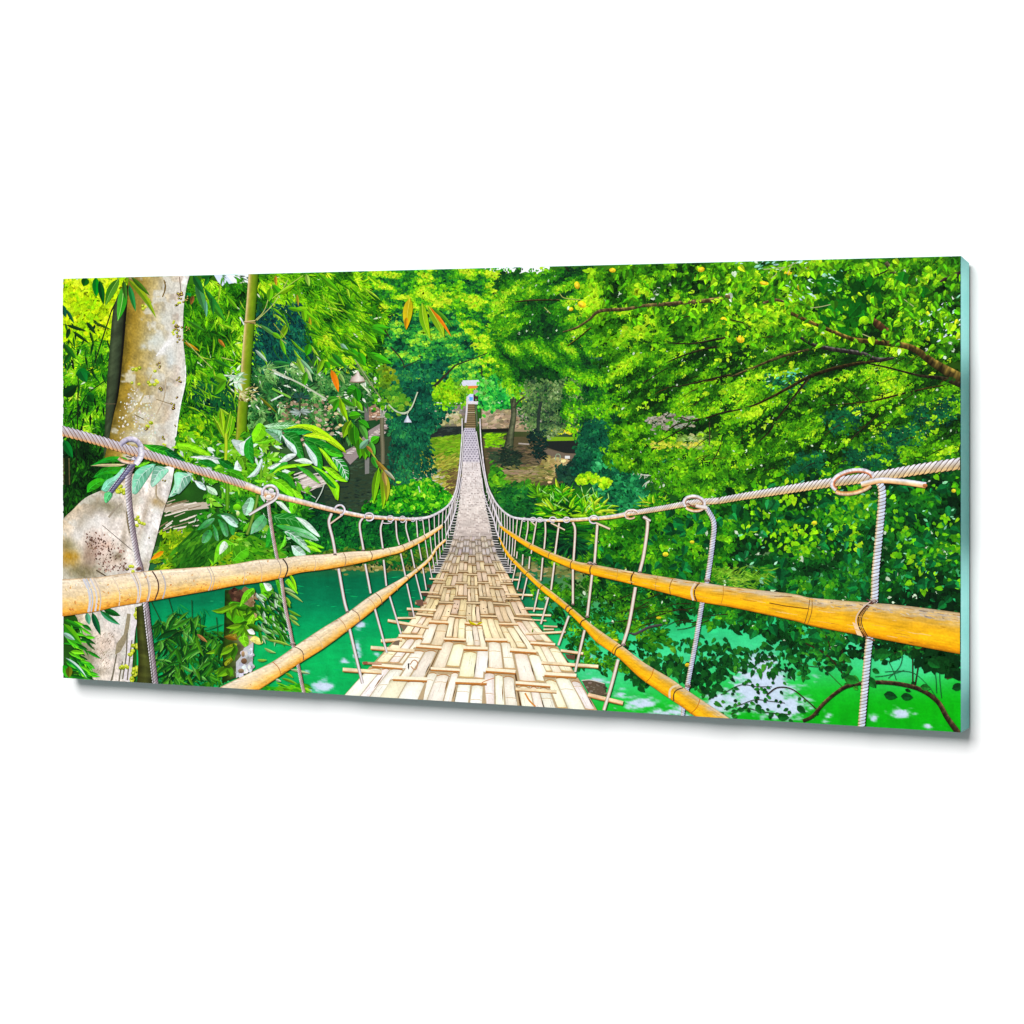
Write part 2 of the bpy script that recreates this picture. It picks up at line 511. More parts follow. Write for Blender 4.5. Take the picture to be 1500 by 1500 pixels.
# ---- far bank, lawn and soil
bank = Ink('printed_far_bank')
bank.poly(q('D', 300, 400, 560, 380, 800, 440, 1010, 480, 1010, 560, 300, 545), (126, 128, 56))
foliage(bank, px(470, 812, 640, 815, 632, 836, 470, 832), 260, 9, [(60, 80, 30), (110, 110, 50), (150, 142, 78), (186, 172, 110)], 'blob', .3, (-8, 8), bias=.5)
foliage(bank, px(752, 828, 870, 828, 872, 842, 760, 842), 160, 8, [(50, 80, 40), (100, 110, 50), (140, 140, 80), (170, 160, 110)], 'blob', .3, (-8, 8), bias=.5)
bank.poly(px(588, 640, 678, 640, 676, 712, 664, 736, 640, 740, 480, 760, 470, 690, 540, 640), (46, 62, 42))
foliage(bank, px(470, 690, 600, 650, 640, 720, 560, 760, 470, 745), 700, 9, [(24, 40, 34), (40, 62, 46), (58, 80, 56), (84, 100, 66)], 'blade', .2, (-30, 20), bias=.45)
bank.poly(px(622, 640, 674, 638, 674, 700, 660, 735, 640, 738, 618, 712, 605, 690), (112, 136, 34))
foliage(bank, px(622, 640, 674, 638, 673, 665, 640, 672, 618, 665), 300, 8, [(64, 118, 16), (92, 148, 18), (120, 168, 26), (150, 182, 44)], 'blade', .25, (-20, 20), bias=.5)
foliage(bank, px(606, 690, 622, 668, 672, 668, 668, 715, 650, 735, 628, 715), 420, 8, [(112, 116, 40), (140, 142, 46), (166, 168, 58), (192, 184, 84), (204, 188, 118)], 'blade', .25, (-40, 20), bias=.5, soft=2)
foliage(bank, px(650, 690, 672, 680, 672, 712, 655, 738), 120, 8, [(78, 62, 40), (104, 88, 52), (128, 110, 60)], 'blade', .25, (-40, 20), bias=.5, soft=2)
foliage(bank, px(596, 695, 640, 690, 650, 715, 600, 716), 90, 6, [(150, 130, 100), (190, 180, 150), (214, 205, 190)], 'blade', .3, (-40, 20), bias=.5, soft=2)
bank.poly(px(706, 640, 850, 640, 860, 700, 800, 712, 720, 712, 708, 690), (84, 76, 50))
foliage(bank, q('Y', 45, 210, 200, 210, 215, 320, 60, 330), 160, 6, [(60, 120, 10), (96, 170, 8), (140, 200, 14)], 'blade', .3, (-20, 20), bias=.6, soft=1)
foliage(bank, q('Y', 60, 330, 560, 290, 600, 460, 300, 490, 80, 440), 420, 9, [(58, 56, 42), (88, 80, 58), (118, 98, 72), (136, 116, 86)], 'blade', .22, (-15, 15), bias=.45, soft=2)
foliage(bank, q('Y', 60, 370, 300, 380, 320, 480, 120, 470), 160, 8, [(34, 50, 40), (50, 72, 48), (70, 90, 50)], 'blade', .22, (-15, 15), bias=.45, soft=2)
foliage(bank, q('Y', 540, 400, 760, 440, 740, 520, 640, 520, 620, 600, 590, 600, 590, 500), 180, 7, [(130, 110, 60), (170, 150, 88), (206, 184, 124), (224, 205, 160)], 'blob', .4, (-15, 15), bias=.5, soft=2)
foliage(bank, q('Y', 80, 480, 590, 480, 600, 600, 120, 620), 420, 8, [(76, 86, 38), (106, 112, 50), (136, 128, 70), (166, 148, 108)], 'blade', .22, (-12, 12), bias=.45, soft=2)
foliage(bank, q('Y', 190, 510, 460, 520, 450, 550, 200, 545), 60, 9, [(130, 110, 80), (164, 140, 110)], 'blade', .16, (-6, 6), bias=.5, soft=1)
# retaining wall with pale plants, dark log, low wall on the right
bank.poly(q('S', -60, 330, 385, 330, 380, 560, -60, 560), (118, 112, 92))
foliage(bank, q('S', -60, 330, 390, 335, 370, 430, -60, 420), 130, 7, [(96, 92, 88), (130, 122, 116), (158, 148, 144)], 'blob', .4, (-10, 10), bias=.5, soft=1)
foliage(bank, q('S', -60, 410, 340, 400, 350, 520, -60, 540), 170, 6, [(70, 90, 30), (128, 130, 70), (176, 170, 120), (205, 200, 170)], 'blob', .5, (-40, 40), bias=.5, soft=2)
bank.poly(q('S', -40, 590, 200, 560, 345, 560, 340, 640, 200, 660, -40, 690), (34, 42, 40))
foliage(bank, q('S', -40, 590, 340, 565, 340, 640, -40, 680), 80, 6, [(18, 26, 28), (40, 50, 46), (70, 84, 74)], 'blade', .3, (-20, 10), bias=.4, soft=1)
bank.poly(q('S', 565, 370, 1100, 380, 1100, 620, 570, 610), (150, 134, 104))
foliage(bank, q('S', 575, 380, 1100, 390, 1100, 560, 580, 590), 260, 7, [(104, 92, 62), (146, 128, 98), (180, 160, 130), (206, 190, 166)], 'blob', .4, (-30, 10), bias=.55, soft=2)
bank.poly(q('S', 570, 590, 860, 580, 860, 620, 570, 625), (26, 28, 24))
foliage(bank, q('E', 100, 980, 620, 960, 620, 1110, 280, 1120), 420, 6, [(70, 90, 60), (124, 130, 104), (176, 170, 150), (205, 196, 190)], 'blob', .5, (-40, 40), bias=.5, soft=3)
bank.poly(q('E', 280, 1145, 560, 1150, 555, 1175, 320, 1175), (120, 168, 24))
foliage(bank, q('E', 340, 1090, 560, 1095, 556, 1120, 340, 1125), 60, 5, [(120, 150, 20), (200, 200, 20), (225, 215, 60)], 'blob', .5, bias=.6, soft=1)
bank.poly(q('E', 300, 1175, 555, 1170, 550, 1260, 420, 1250, 310, 1215), (30, 36, 34))
bank.poly(q('E', 280, 1215, 440, 1255, 545, 1255, 545, 1295, 430, 1290, 340, 1270, 280, 1250), (112, 98, 82))
bank.poly(q('E', 430, 1270, 462, 1270, 462, 1288, 430, 1288), (226, 226, 222))
bank.line(q('E', 370, 1300, 372, 1262, 398, 1262, 398, 1300), 1.4, (140, 160, 130))
bank.line(q('E', 130, 1190, 200, 1195), 2, (170, 160, 150))

# ---- second, smaller footbridge on the left
span = Ink('printed_second_bridge', 8e-6)
span.poly(q('W', 120, 900, 250, 830, 380, 690, 480, 630, 590, 625, 595, 650, 500, 690, 420, 780, 290, 925, 205, 1005), (150, 136, 134))
for i in range(60):
    t = rng.random(); c0 = q('W', np.interp(t, [0, 1], [140, 500]), np.interp(t, [0, .5, 1], [920, 800, 640]))[0]
    span.line([c0, c0 + np.array([rng.uniform(4, 14), rng.uniform(-2, 6)])], .9, ramp([(120, 105, 100), (205, 190, 184), (226, 214, 210)], np.array([rng.random()]))[0])
span.poly(q('T', 900, 560, 1080, 480, 1180, 490, 1230, 530, 1100, 600, 1040, 625), (206, 192, 186))
for i in range(34):
    a = q('T', rng.uniform(930, 1180), rng.uniform(470, 600))[0]
    span.line([a, a + np.array([rng.uniform(10, 24), rng.uniform(-7, -3)])], rng.uniform(.8, 1.8), ramp([(120, 100, 90), (222, 208, 200), (240, 232, 226)], np.array([rng.random()]))[0])
span.poly(q('B', 640, 215, 1000, 200, 1000, 240, 640, 270), (190, 178, 160))
for i in range(40):
    a = q('B', rng.uniform(640, 860), rng.uniform(210, 420))[0]
    span.line([a, a + np.array([rng.uniform(10, 36), rng.uniform(-9, -3)])], rng.uniform(.8, 2.2), ramp([(120, 100, 70), (222, 208, 190), (240, 232, 222)], np.array([rng.random()]))[0])
span.poly(q('W', 520, 430, 600, 440, 605, 640, 510, 640), (112, 104, 92))
for i in range(12):
    y = 440 + i*16
    span.line(q('W', 520, y, 600, y + 3), 1.1, (186, 176, 164))
span.poly(q('W', 380, 430, 480, 432, 480, 590, 380, 600), (150, 120, 96))
for i in range(26):
    x, y = q('W', rng.uniform(380, 490), rng.uniform(440, 600))[0]
    span.disc(x, y, rng.uniform(1, 3), rng.uniform(.8, 1.6), ramp([(90, 60, 50), (190, 150, 120), (220, 200, 190)], np.array([rng.random()]))[0], n=7)
span.poly(q('W', 335, 440, 380, 438, 378, 600, 340, 610), (112, 108, 104))
span.poly(q('W', 340, 940, 382, 940, 380, 1085, 342, 1092), (124, 124, 120))
span.tube(q('W', 500, 570, 498, 700, 505, 860, 505, 1000), 6.2, [(-1, (76, 76, 56)), (0, (126, 122, 96)), (1, (88, 84, 60))])
for a in ((485, 440, 490, 560), (520, 430, 505, 560), (535, 440, 520, 560)):
    span.line(q('W', *a), 1.4, (206, 200, 190))
span.line(q('W', 450, 570, 560, 565), 1.6, (190, 180, 170))
span.poly(q('W', 372, 372, 430, 366, 440, 395, 436, 428, 376, 432), (232, 52, 70))
span.poly(q('W', 376, 392, 430, 385, 434, 404, 378, 412), (244, 150, 160))
span.poly(q('W', 430, 368, 470, 372, 500, 425, 436, 428), (150, 205, 236))

# ---- far tree crowns behind the bridge
C_FAR = [(8, 60, 36), (20, 96, 38), (36, 130, 26), (84, 178, 16), (140, 212, 14), (196, 228, 36)]
C_TEAL = [(5, 48, 34), (10, 80, 46), (20, 114, 52), (44, 150, 50), (92, 188, 50), (160, 218, 46)]
C_MID = [(8, 46, 24), (18, 78, 22), (30, 108, 18), (66, 152, 14), (116, 194, 14), (184, 226, 40)]
far = Ink('printed_far_trees', grain=True)
foliage(far, px(520, 398, 700, 392, 760, 405, 790, 470, 760, 560, 700, 560, 640, 480, 540, 470), 17000, 4.0, C_FAR, 'blob', .6, (-30, 30), clump=(26, 10), rot=12, bias=.56, amp=1.3, lit=4.2, rnd=.5, seed=1)
foliage(far, px(540, 470, 660, 460, 700, 530, 690, 565, 560, 560, 530, 520), 8500, 4.0, C_TEAL, 'blob', .6, (-30, 30), clump=(20, 9), rot=-8, bias=.46, amp=1.6, lit=4.4, rnd=.5, seed=2)
foliage(far, px(560, 540, 650, 530, 660, 600, 610, 660, 575, 640), 2600, 4.8, [(4, 44, 36), (8, 72, 52), (14, 96, 64), (30, 124, 66), (80, 160, 60)], 'blob', .6, clump=(20, 14), bias=.38, seed=3, lit=2)
foliage(far, px(500, 480, 560, 480, 560, 600, 500, 560), 1500, 4.8, C_MID, 'blob', .6, clump=(18, 12), bias=.45, seed=4, speck=.03)
foliage(far, px(640, 560, 690, 560, 695, 592, 640, 592), 900, 4, [(30, 100, 20), (70, 150, 14), (120, 195, 10), (170, 220, 20)], 'blob', .6, clump=(14, 10), bias=.6, seed=5, lit=2)
foliage(far, px(555, 570, 590, 565, 598, 600, 570, 606), 130, 7, [(10, 66, 40), (36, 116, 40), (90, 160, 30), (170, 200, 60)], 'blob', .6, bias=.6, seed=5)
foliage(far, px(556, 535, 575, 540, 578, 566, 560, 562), 60, 7, [(40, 100, 30), (110, 150, 20), (190, 180, 40)], 'blob', .6, bias=.6, seed=5)
foliage(far, px(735, 400, 880, 395, 900, 470, 860, 520, 740, 560, 720, 470), 12500, 4.5, C_MID, 'leaf', .55, (120, 170), clump=(44, 12), rot=-24, bias=.42, amp=1.8, lit=3.4, seed=6, speck=.007, speckc=(206, 228, 196), sprig=4)
foliage(far, px(700, 560, 740, 550, 772, 560, 772, 592, 735, 598, 705, 600), 900, 5.2, [(4, 70, 40), (14, 120, 50), (30, 165, 56), (90, 205, 60), (150, 220, 120)], 'blob', .55, clump=(16, 10), bias=.52, lit=2.6, seed=7)
foliage(far, px(730, 500, 870, 500, 885, 580, 850, 600, 770, 600, 730, 550), 8500, 4.2, C_MID, 'leaf', .5, (20, 70), clump=(34, 14), rot=30, bias=.43, amp=1.7, lit=3, seed=8, sprig=4)
foliage(far, px(770, 560, 850, 560, 870, 610, 800, 640, 765, 620), 2200, 4, [(28, 52, 40), (50, 84, 50), (84, 120, 62), (120, 150, 86), (170, 186, 140)], 'blob', .5, clump=(18, 12), bias=.42, seed=9, lit=2)
foliage(far, px(830, 560, 900, 540, 930, 620, 900, 660, 850, 650, 820, 610), 2600, 5, [(4, 40, 30), (14, 80, 26), (50, 134, 14), (110, 196, 10), (176, 226, 20)], 'leaf', .5, (20, 70), clump=(22, 14), bias=.45, amp=1.6, lit=3, seed=10, sprig=4)
foliage(far, px(868, 500, 915, 500, 912, 535, 880, 535), 160, 8, [(36, 74, 80), (60, 104, 104), (96, 132, 130)], 'blade', .3, (-50, -20), bias=.45, seed=4)
# limbs of the far trees
for p, w in ((q('C', 640, 200, 650, 300, 700, 380, 760, 470), 3.4), (q('C', 640, 300, 560, 240), 1.6), (q('C', 700, 370, 790, 300), 1.6), (q('C', 1030, 790, 1120, 700, 1180, 640), 4.4), (q('C', 1180, 640, 1290, 600, 1390, 560), 2.2), (q('C', 760, 520, 830, 600, 850, 660), 2.4), (q('C', 1350, 660, 1350, 760), 2.2), (q('C', 850, 650, 960, 600), 1.6)):
    far.line(p, [w, w*.6], (44, 44, 34))
far.tube(q('E', 95, 900, 100, 1000, 85, 1100, 65, 1220), [9, 8, 9, 14], [(-1, (40, 52, 34)), (-.2, (92, 98, 70)), (1, (34, 42, 32))], jit=.4)
far.line(q('E', 100, 960, 130, 920, 170, 890), 3, (54, 58, 42))
far.line(q('E', 85, 940, 100, 890), 3, (60, 64, 48))
far.line(q('E', 255, 1130, 262, 1000, 275, 920), 5, (40, 54, 46))
foliage(far, q('E', 190, 1110, 290, 1110, 295, 1290, 240, 1300, 200, 1220), 240, 6, [(8, 26, 26), (16, 44, 38), (30, 64, 50)], 'blade', .3, (-60, 60), bias=.4, seed=2, soft=2)
foliage(far, q('E', 0, 1220, 120, 1230, 140, 1330, 0, 1340), 160, 7, [(20, 36, 30), (36, 56, 40), (54, 76, 50)], 'blade', .3, (-40, 40), bias=.4, seed=2, soft=2)

# ---- hut and steps at the far end of the bridge
hut = Ink('printed_hut', 6e-6)
hut.poly(q('S', 255, 90, 300, 80, 360, 55, 545, 50, 560, 105, 470, 120, 270, 160), (214, 216, 232))
hut.poly(q('S', 270, 140, 350, 122, 350, 150, 275, 158), (214, 170, 150))
hut.poly(q('S', 350, 118, 520, 112, 525, 140, 350, 150), (226, 140, 60))
hut.poly(q('S', 480, 160, 610, 150, 620, 200, 480, 210), (172, 160, 160))
hut.poly(q('S', 400, 205, 478, 205, 478, 315, 392, 315), (206, 214, 246))
hut.poly(q('S', 432, 235, 472, 240, 470, 275, 436, 280), (90, 170, 226))
hut.poly(q('S', 478, 210, 535, 210, 530, 285, 480, 285), (62, 40, 44))
hut.poly(q('S', 410, 285, 530, 285, 525, 318, 410, 318), (224, 214, 226))
for i in range(46):
    hut.disc(*q('S', rng.uniform(60, 800), rng.uniform(284, 310))[0], .9, .8, (225, 225, 215), n=6)
hleaves = Ink('printed_shrub_by_hut', grain=True)
foliage(hleaves, q('S', 60, 140, 270, 120, 380, 200, 400, 280, 60, 290), 420, 4.2, [(30, 90, 20), (70, 150, 14), (120, 195, 10), (176, 222, 20)], 'blob', .6, clump=(12, 9), bias=.58, lit=2.4, seed=5, soft=2)
foliage(hleaves, q('S', 260, 110, 330, 60, 360, 60, 330, 120), 26, 4, [(60, 130, 30), (120, 190, 30)], 'blob', .6, bias=.5, soft=1.5)
foliage(hleaves, q('S', 545, 40, 640, 60, 700, 160, 720, 300, 560, 290, 540, 190, 590, 130), 420, 4.6, [(4, 70, 40), (14, 120, 50), (30, 165, 56), (90, 205, 60), (150, 220, 120)], 'blob', .55, clump=(12, 9), bias=.55, lit=2.6, seed=7, soft=2.5)
foliage(hleaves, q('S', 300, 120, 400, 130, 420, 200, 330, 190), 90, 3.6, [(60, 120, 20), (120, 180, 20), (206, 216, 150)], 'blob', .6, bias=.5, soft=1.5)
steps = Ink('printed_staircase')
steps.poly(q('S', 412, 315, 492, 315, 505, 585, 382, 585), (92, 78, 52))
for i in range(13):
    y = 325 + i*20.5
    x0, x1 = np.interp(y, [315, 585], [414, 386]), np.interp(y, [315, 585], [490, 502])
    steps.line(q('S', x0, y, x1, y), 1.1, (148, 128, 92) if i != 4 else (190, 178, 150))
steps.line(q('S', 412, 235, 404, 380, 390, 520), 2.6, (214, 206, 214))
steps.line(q('S', 505, 330, 520, 560), 2.0, (90, 100, 80))

# ---- shrubs and undergrowth on the far bank
shrub = Ink('printed_undergrowth', grain=True)
U_DK = [(2, 36, 22), (4, 66, 30), (8, 96, 34), (26, 130, 36), (80, 176, 40)]
U_BR = [(3, 44, 16), (6, 84, 20), (16, 122, 18), (48, 160, 18), (110, 206, 20), (180, 230, 60)]
foliage(shrub, px(590, 610, 626, 640, 634, 690, 610, 725, 570, 700, 575, 640), 1400, 5, [(4, 44, 38), (10, 74, 52), (20, 106, 66), (50, 140, 66)], 'leaf', .5, (20, 120), clump=(18, 14), bias=.45, seed=11, lit=2, soft=3)
foliage(shrub, px(558, 718, 625, 702, 662, 728, 672, 752, 640, 764, 540, 762, 530, 748), 2800, 6, U_BR, 'leaf', .55, (-40, 140), clump=(12, 9), bias=.48, lit=2.6, seed=12, soft=3)
foliage(shrub, px(440, 720, 480, 750, 560, 752, 660, 752, 668, 790, 630, 826, 520, 822, 440, 800), 7000, 5.4, U_DK, 'leaf', .5, (-40, 140), clump=(16, 11), bias=.42, lit=2.4, seed=13, soft=3)
foliage(shrub, px(470, 806, 640, 806, 636, 822, 470, 822), 260, 7, [(20, 66, 20), (50, 100, 20), (90, 130, 30), (120, 140, 50)], 'leaf', .5, (-40, 40), bias=.45, seed=13, soft=2)
shrub.line(q('D', 940, 10, 950, 50), 1.4, (190, 200, 190))
foliage(shrub, q('Y', 90, 470, 150, 500, 220, 640, 420, 640, 440, 760, 200, 820, 110, 690), 700, 7.5, [(10, 56, 26), (24, 92, 28), (60, 140, 24), (120, 190, 20)], 'leaf', .5, (-60, 60), clump=(16, 10), bias=.45, lit=2.4, seed=14, soft=3)
foliage(shrub, q('Y', 150, 690, 460, 700, 470, 900, 300, 920, 200, 840), 800, 7.5, [(8, 50, 28), (14, 84, 34), (30, 116, 36), (70, 156, 50)], 'leaf', .45, (-60, 60), clump=(16, 10), bias=.42, lit=2.4, seed=15, soft=3)
foliage(shrub, q('Y', 150, 880, 480, 920, 760, 960, 760, 1240, 560, 1300, 300, 1200, 200, 1050), 2600, 6, [(4, 40, 26), (8, 68, 30), (18, 100, 30), (50, 140, 24), (100, 180, 20)], 'leaf', .45, (-80, 80), clump=(18, 12), bias=.4, lit=2, seed=16, soft=3)
foliage(shrub, q('Y', 640, 500, 830, 450, 860, 640, 700, 640), 300, 7, [(14, 40, 38), (24, 66, 48), (44, 100, 56)], 'leaf', .45, (-80, 80), bias=.42, seed=16, soft=2)
foliage(shrub, q('E', 540, 1080, 640, 1040, 720, 1150, 740, 1330, 600, 1400, 480, 1400, 500, 1260), 2600, 5.4, [(5, 44, 36), (8, 70, 48), (16, 98, 58), (44, 132, 72)], 'leaf', .5, (-60, 100), clump=(18, 12), bias=.44, lit=1.8, seed=17, soft=3)
foliage(shrub, px(868, 660, 930, 690, 950, 740, 905, 750, 868, 720), 900, 8, [(4, 44, 34), (8, 74, 46), (16, 108, 58), (40, 150, 80), (80, 186, 120)], 'leaf', .5, (-60, 100), clump=(16, 12), bias=.42, lit=2, seed=18, soft=3)
for cx, cy, rx, ry in ((862, 701, 17, 7), (886, 708, 9, 6), (852, 704, 7, 4)):
    foliage(shrub, px(cx-rx, cy, cx-rx*.6, cy-ry, cx+rx*.6, cy-ry, cx+rx, cy, cx+rx*.5, cy+ry, cx-rx*.5, cy+ry), 130, 5, [(50, 120, 8), (100, 180, 6), (150, 215, 8), (190, 232, 30)], 'blob', .6, clump=(7, 5), bias=.6, lit=2.5, seed=19, soft=1)
foliage(shrub, px(866, 790, 960, 742, 1010, 760, 1000, 850, 900, 845, 830, 822, 838, 806), 4200, 5.6, [(14, 70, 12), (40, 120, 14), (84, 166, 12), (130, 205, 14), (186, 230, 40)], 'leaf', .5, (-60, 60), clump=(18, 10), bias=.5, lit=2.4, seed=20, soft=3, speck=.01)
foliage(shrub, px(800, 800, 870, 790, 875, 828, 800, 822), 420, 7, [(20, 80, 14), (60, 130, 14), (104, 176, 12), (150, 210, 20)], 'leaf', .5, (-60, 60), clump=(14, 9), bias=.5, lit=2.4, seed=21, soft=3)

# strap-leaved clumps by the water
strap = Ink('printed_strap_leaf_plant', grain=True)


def fan(ink, cx, cy, n, L, a0, a1, w, cols, droop=.25, bias=.5):
    for i in range(n):
        a = math.radians(rng.uniform(a0, a1)); l = L*rng.uniform(.6, 1.15)
        s = np.array([cx + rng.normal(0, L*.16), cy + rng.normal(0, L*.1)])
        e = s + np.array([math.cos(a)*l, -math.sin(a)*l*.8 + droop*l*abs(math.cos(a))])
        c = ramp(cols, np.array([bias + rng.uniform(-.5, .5)]))[0]
        ink.leaf(s, e, w*rng.uniform(.7, 1.3), c, c*.7, bend=rng.uniform(-.16, .16)*(1 if math.cos(a) > 0 else -1), n=5)


SG = [(4, 66, 16), (14, 112, 14), (44, 156, 10), (96, 206, 8), (160, 232, 20), (210, 240, 50)]
fan(strap, 826, 775, 150, 48, 10, 175, 5.0, [(3, 50, 24), (8, 88, 26), (24, 130, 24), (60, 170, 20)], .35, .4)
fan(strap, 828, 752, 170, 44, 5, 178, 5.0, SG, .3, .48)
fan(strap, 866, 752, 130, 34, -10, 120, 4.4, SG, .4, .62)
fan(strap, 823, 728, 60, 24, 20, 160, 4.2, SG, .1, .45)
fan(strap, 790, 725, 40, 22, 20, 160, 4.0, [(40, 110, 20), (80, 170, 16), (130, 210, 20)], .1, .5)
fan(strap, 962, 742, 120, 24, 10, 170, 3.4, SG, .1, .55)
fan(strap, 880, 772, 60, 30, -40, 60, 4, [(30, 110, 14), (90, 180, 10), (150, 220, 10)], .4, .6)
for i in range(26):
    x, y = rng.uniform(786, 900), rng.uniform(720, 752)
    strap.leaf((x, y), (x + rng.uniform(-12, 12), y - rng.uniform(5, 12)), 1.6, (190, 235, 150), (120, 200, 80), n=4)
fan(strap, 835, 795, 70, 30, 150, 390, 4.4, [(2, 40, 26), (6, 72, 34), (14, 104, 40), (40, 140, 40)], .3, .4)

# ---- fronds with pale ribs, right bank
palm = Ink('printed_banana_palm', 10e-6)
palm.leaf(*q('N', 690, 700, 580, 470), 9, (150, 210, 20), (104, 176, 12), bend=.05, vein=(200, 230, 90))
palm.leaf(*q('N', 640, 740, 565, 600), 9, (200, 220, 214), (160, 196, 180))
for b, e, bd in (((560, 720), (345, 585), -.22), ((640, 760), (480, 820), .1), ((790, 780), (660, 710), .2), ((700, 700), (840, 540), .1), ((650, 860), (690, 740), 0)):
    p0, p1 = q('N', *b)[0], q('N', *e)[0]
    d = p1 - p0; nn = np.array([-d[1], d[0]])
    pts = np.array([p0 + d*t + nn*bd*math.sin(t*math.pi) for t in np.linspace(0, 1, 9)])
    palm.line(pts, [1.6, .8], (222, 222, 206))
    for t in np.linspace(.1, 1, 12):
        c = p0 + d*t + nn*bd*math.sin(t*math.pi)
        palm.line([c, c + np.array([rng.uniform(-5, 1), rng.uniform(3, 8)])], .7, (190, 205, 180))
palm.leaf(*q('N', 820, 640, 800, 740), 5, (190, 226, 214), (110, 190, 150))
for i in range(34):
    a = q('N', rng.uniform(620, 860), rng.uniform(400, 560))[0]
    palm.leaf(a, a + np.array([rng.uniform(-14, 14), rng.uniform(2, 12)]), 4, ramp([(6, 80, 50), (10, 130, 60), (60, 180, 110)], np.array([rng.random()]))[0], n=5)

# ---- the leafy canopy on the right, its boughs and the low dark leaves under it
canopy = Ink('printed_right_canopy', grain=True)
R_UP = [(8, 40, 10), (20, 72, 10), (42, 112, 10), (78, 156, 10), (124, 198, 12), (182, 228, 30)]
R_DK = [(4, 32, 12), (6, 52, 16), (10, 78, 22), (22, 108, 28), (50, 142, 22), (130, 204, 14)]
foliage(canopy, px(866, 398, 1010, 384, 1010, 470, 960, 520, 880, 520, 862, 450), 5600, 6.4, R_UP, 'heart', .8, (100, 175), clump=(34, 16), rot=-12, bias=.48, amp=1.9, lit=2.6, seed=22, speck=.007, speckc=(206, 228, 196), sprig=4)
foliage(canopy, px(990, 388, 1406, 374, 1406, 520, 1290, 540, 1150, 520, 990, 500), 12500, 6.8, R_UP, 'heart', .75, (100, 180), clump=(44, 16), rot=-14, bias=.40, amp=2.1, lit=2.8, seed=23, speck=.007, speckc=(206, 228, 196), sprig=4)
foliage(canopy, px(880, 520, 960, 505, 1090, 500, 1090, 600, 1010, 640, 930, 620, 895, 560), 14000, 4.4, R_UP, 'leaf', .6, (120, 175), clump=(56, 12), rot=-26, bias=.36, amp=2.1, lit=3.2, seed=24, speck=.007, speckc=(206, 228, 196), sprig=5)
foliage(canopy, px(1060, 510, 1300, 520, 1406, 560, 1406, 690, 1200, 700, 1060, 690), 23000, 4.5, R_UP, 'leaf', .6, (125, 180), clump=(64, 13), rot=-22, bias=.40, amp=2.1, lit=3.4, seed=25, speck=.007, speckc=(206, 228, 196), sprig=5)
foliage(canopy, px(898, 640, 950, 610, 990, 640, 960, 690, 920, 690, 890, 672), 2200, 5.2, R_UP, 'leaf', .6, (10, 80), clump=(18, 10), bias=.48, lit=2.6, seed=26, speck=.007, speckc=(206, 228, 196), sprig=4)
foliage(canopy, px(940, 660, 1080, 640, 1090, 720, 1010, 735, 960, 710), 3400, 5.4, [(10, 50, 14), (30, 96, 14), (64, 144, 12), (110, 190, 12), (170, 224, 30)], 'leaf', .55, (-20, 80), clump=(20, 12), bias=.48, lit=2.4, seed=27, speck=.007, speckc=(206, 228, 196), sprig=4)
# gaps that look through to deep shade
for g, n in ((px(1205, 606, 1262, 595, 1255, 625, 1220, 634), 260), (px(1330, 600, 1398, 580, 1392, 612, 1340, 632), 330), (px(1290, 630, 1360, 625, 1350, 650, 1300, 650), 260), (px(1118, 552, 1180, 548, 1175, 566, 1120, 568), 120), (px(1240, 655, 1310, 650, 1320, 690, 1230, 690), 420), (px(1150, 668, 1210, 660, 1200, 690, 1150, 690), 200)):
    foliage(canopy, g, n*2, 5, [(6, 50, 36), (10, 78, 46), (18, 110, 56), (44, 152, 72)], 'leaf', .55, (-20, 80), bias=.4, seed=28, soft=3)
# distant pale openings
foliage(canopy, px(948, 612, 1016, 604, 1020, 622, 960, 632), 150, 6, [(110, 110, 90), (160, 156, 140), (205, 198, 190)], 'blob', .4, (-20, 20), bias=.55, soft=2)
foliage(canopy, px(992, 640, 1040, 636, 1040, 655, 990, 655), 110, 7, [(70, 120, 40), (120, 160, 60), (170, 180, 120)], 'blob', .4, (-20, 20), bias=.5, soft=2)
foliage(canopy, px(955, 648, 1030, 646, 1032, 655, 955, 657), 70, 6, [(120, 160, 20), (190, 200, 50), (205, 190, 110)], 'blob', .4, (-8, 8), bias=.5, soft=1)
over = Ink('printed_canopy_leaves', grain=True)
foliage(over, px(866, 398, 1406, 374, 1406, 480, 1100, 500, 960, 480, 870, 470), 420, 9, R_UP[1:], 'heart', .75, (20, 160), clump=(26, 16), bias=.46, amp=1.6, lit=2.2, seed=31, two=True, speck=.007, speckc=(206, 228, 196))
foliage(over, px(930, 500, 1100, 510, 1300, 560, 1406, 580, 1406, 690, 1060, 690, 950, 620), 900, 4.8, R_UP[1:], 'leaf', .6, (120, 178), clump=(26, 12), bias=.5, amp=1.8, lit=2.8, rot=-22, seed=32, speck=.007, speckc=(206, 228, 196), sprig=4)
foliage(over, px(1200, 395, 1290, 405, 1290, 440, 1250, 480, 1210, 470, 1190, 430), 110, 15, [(4, 50, 8), (10, 84, 12), (24, 120, 16)], 'heart', .9, (30, 150), bias=.45, seed=33, soft=3)
for cx, cy, r in ((1238, 432, 13), (1225, 452, 14), (1252, 455, 12), (1210, 466, 10), (1268, 466, 9), (1314, 478, 12), (1322, 410, 13), (1354, 428, 9)):
    cc = ramp([(6, 66, 10), (12, 96, 14), (30, 124, 24)], np.array([rng.random()]))[0]
    ta = rng.uniform(.6, 2.4)
    over.leaf((cx - r*math.cos(ta), cy - r*math.sin(ta)), (cx + r*math.cos(ta), cy + r*math.sin(ta)), r*1.7, cc, cc*1.25, vein=cc*1.4)
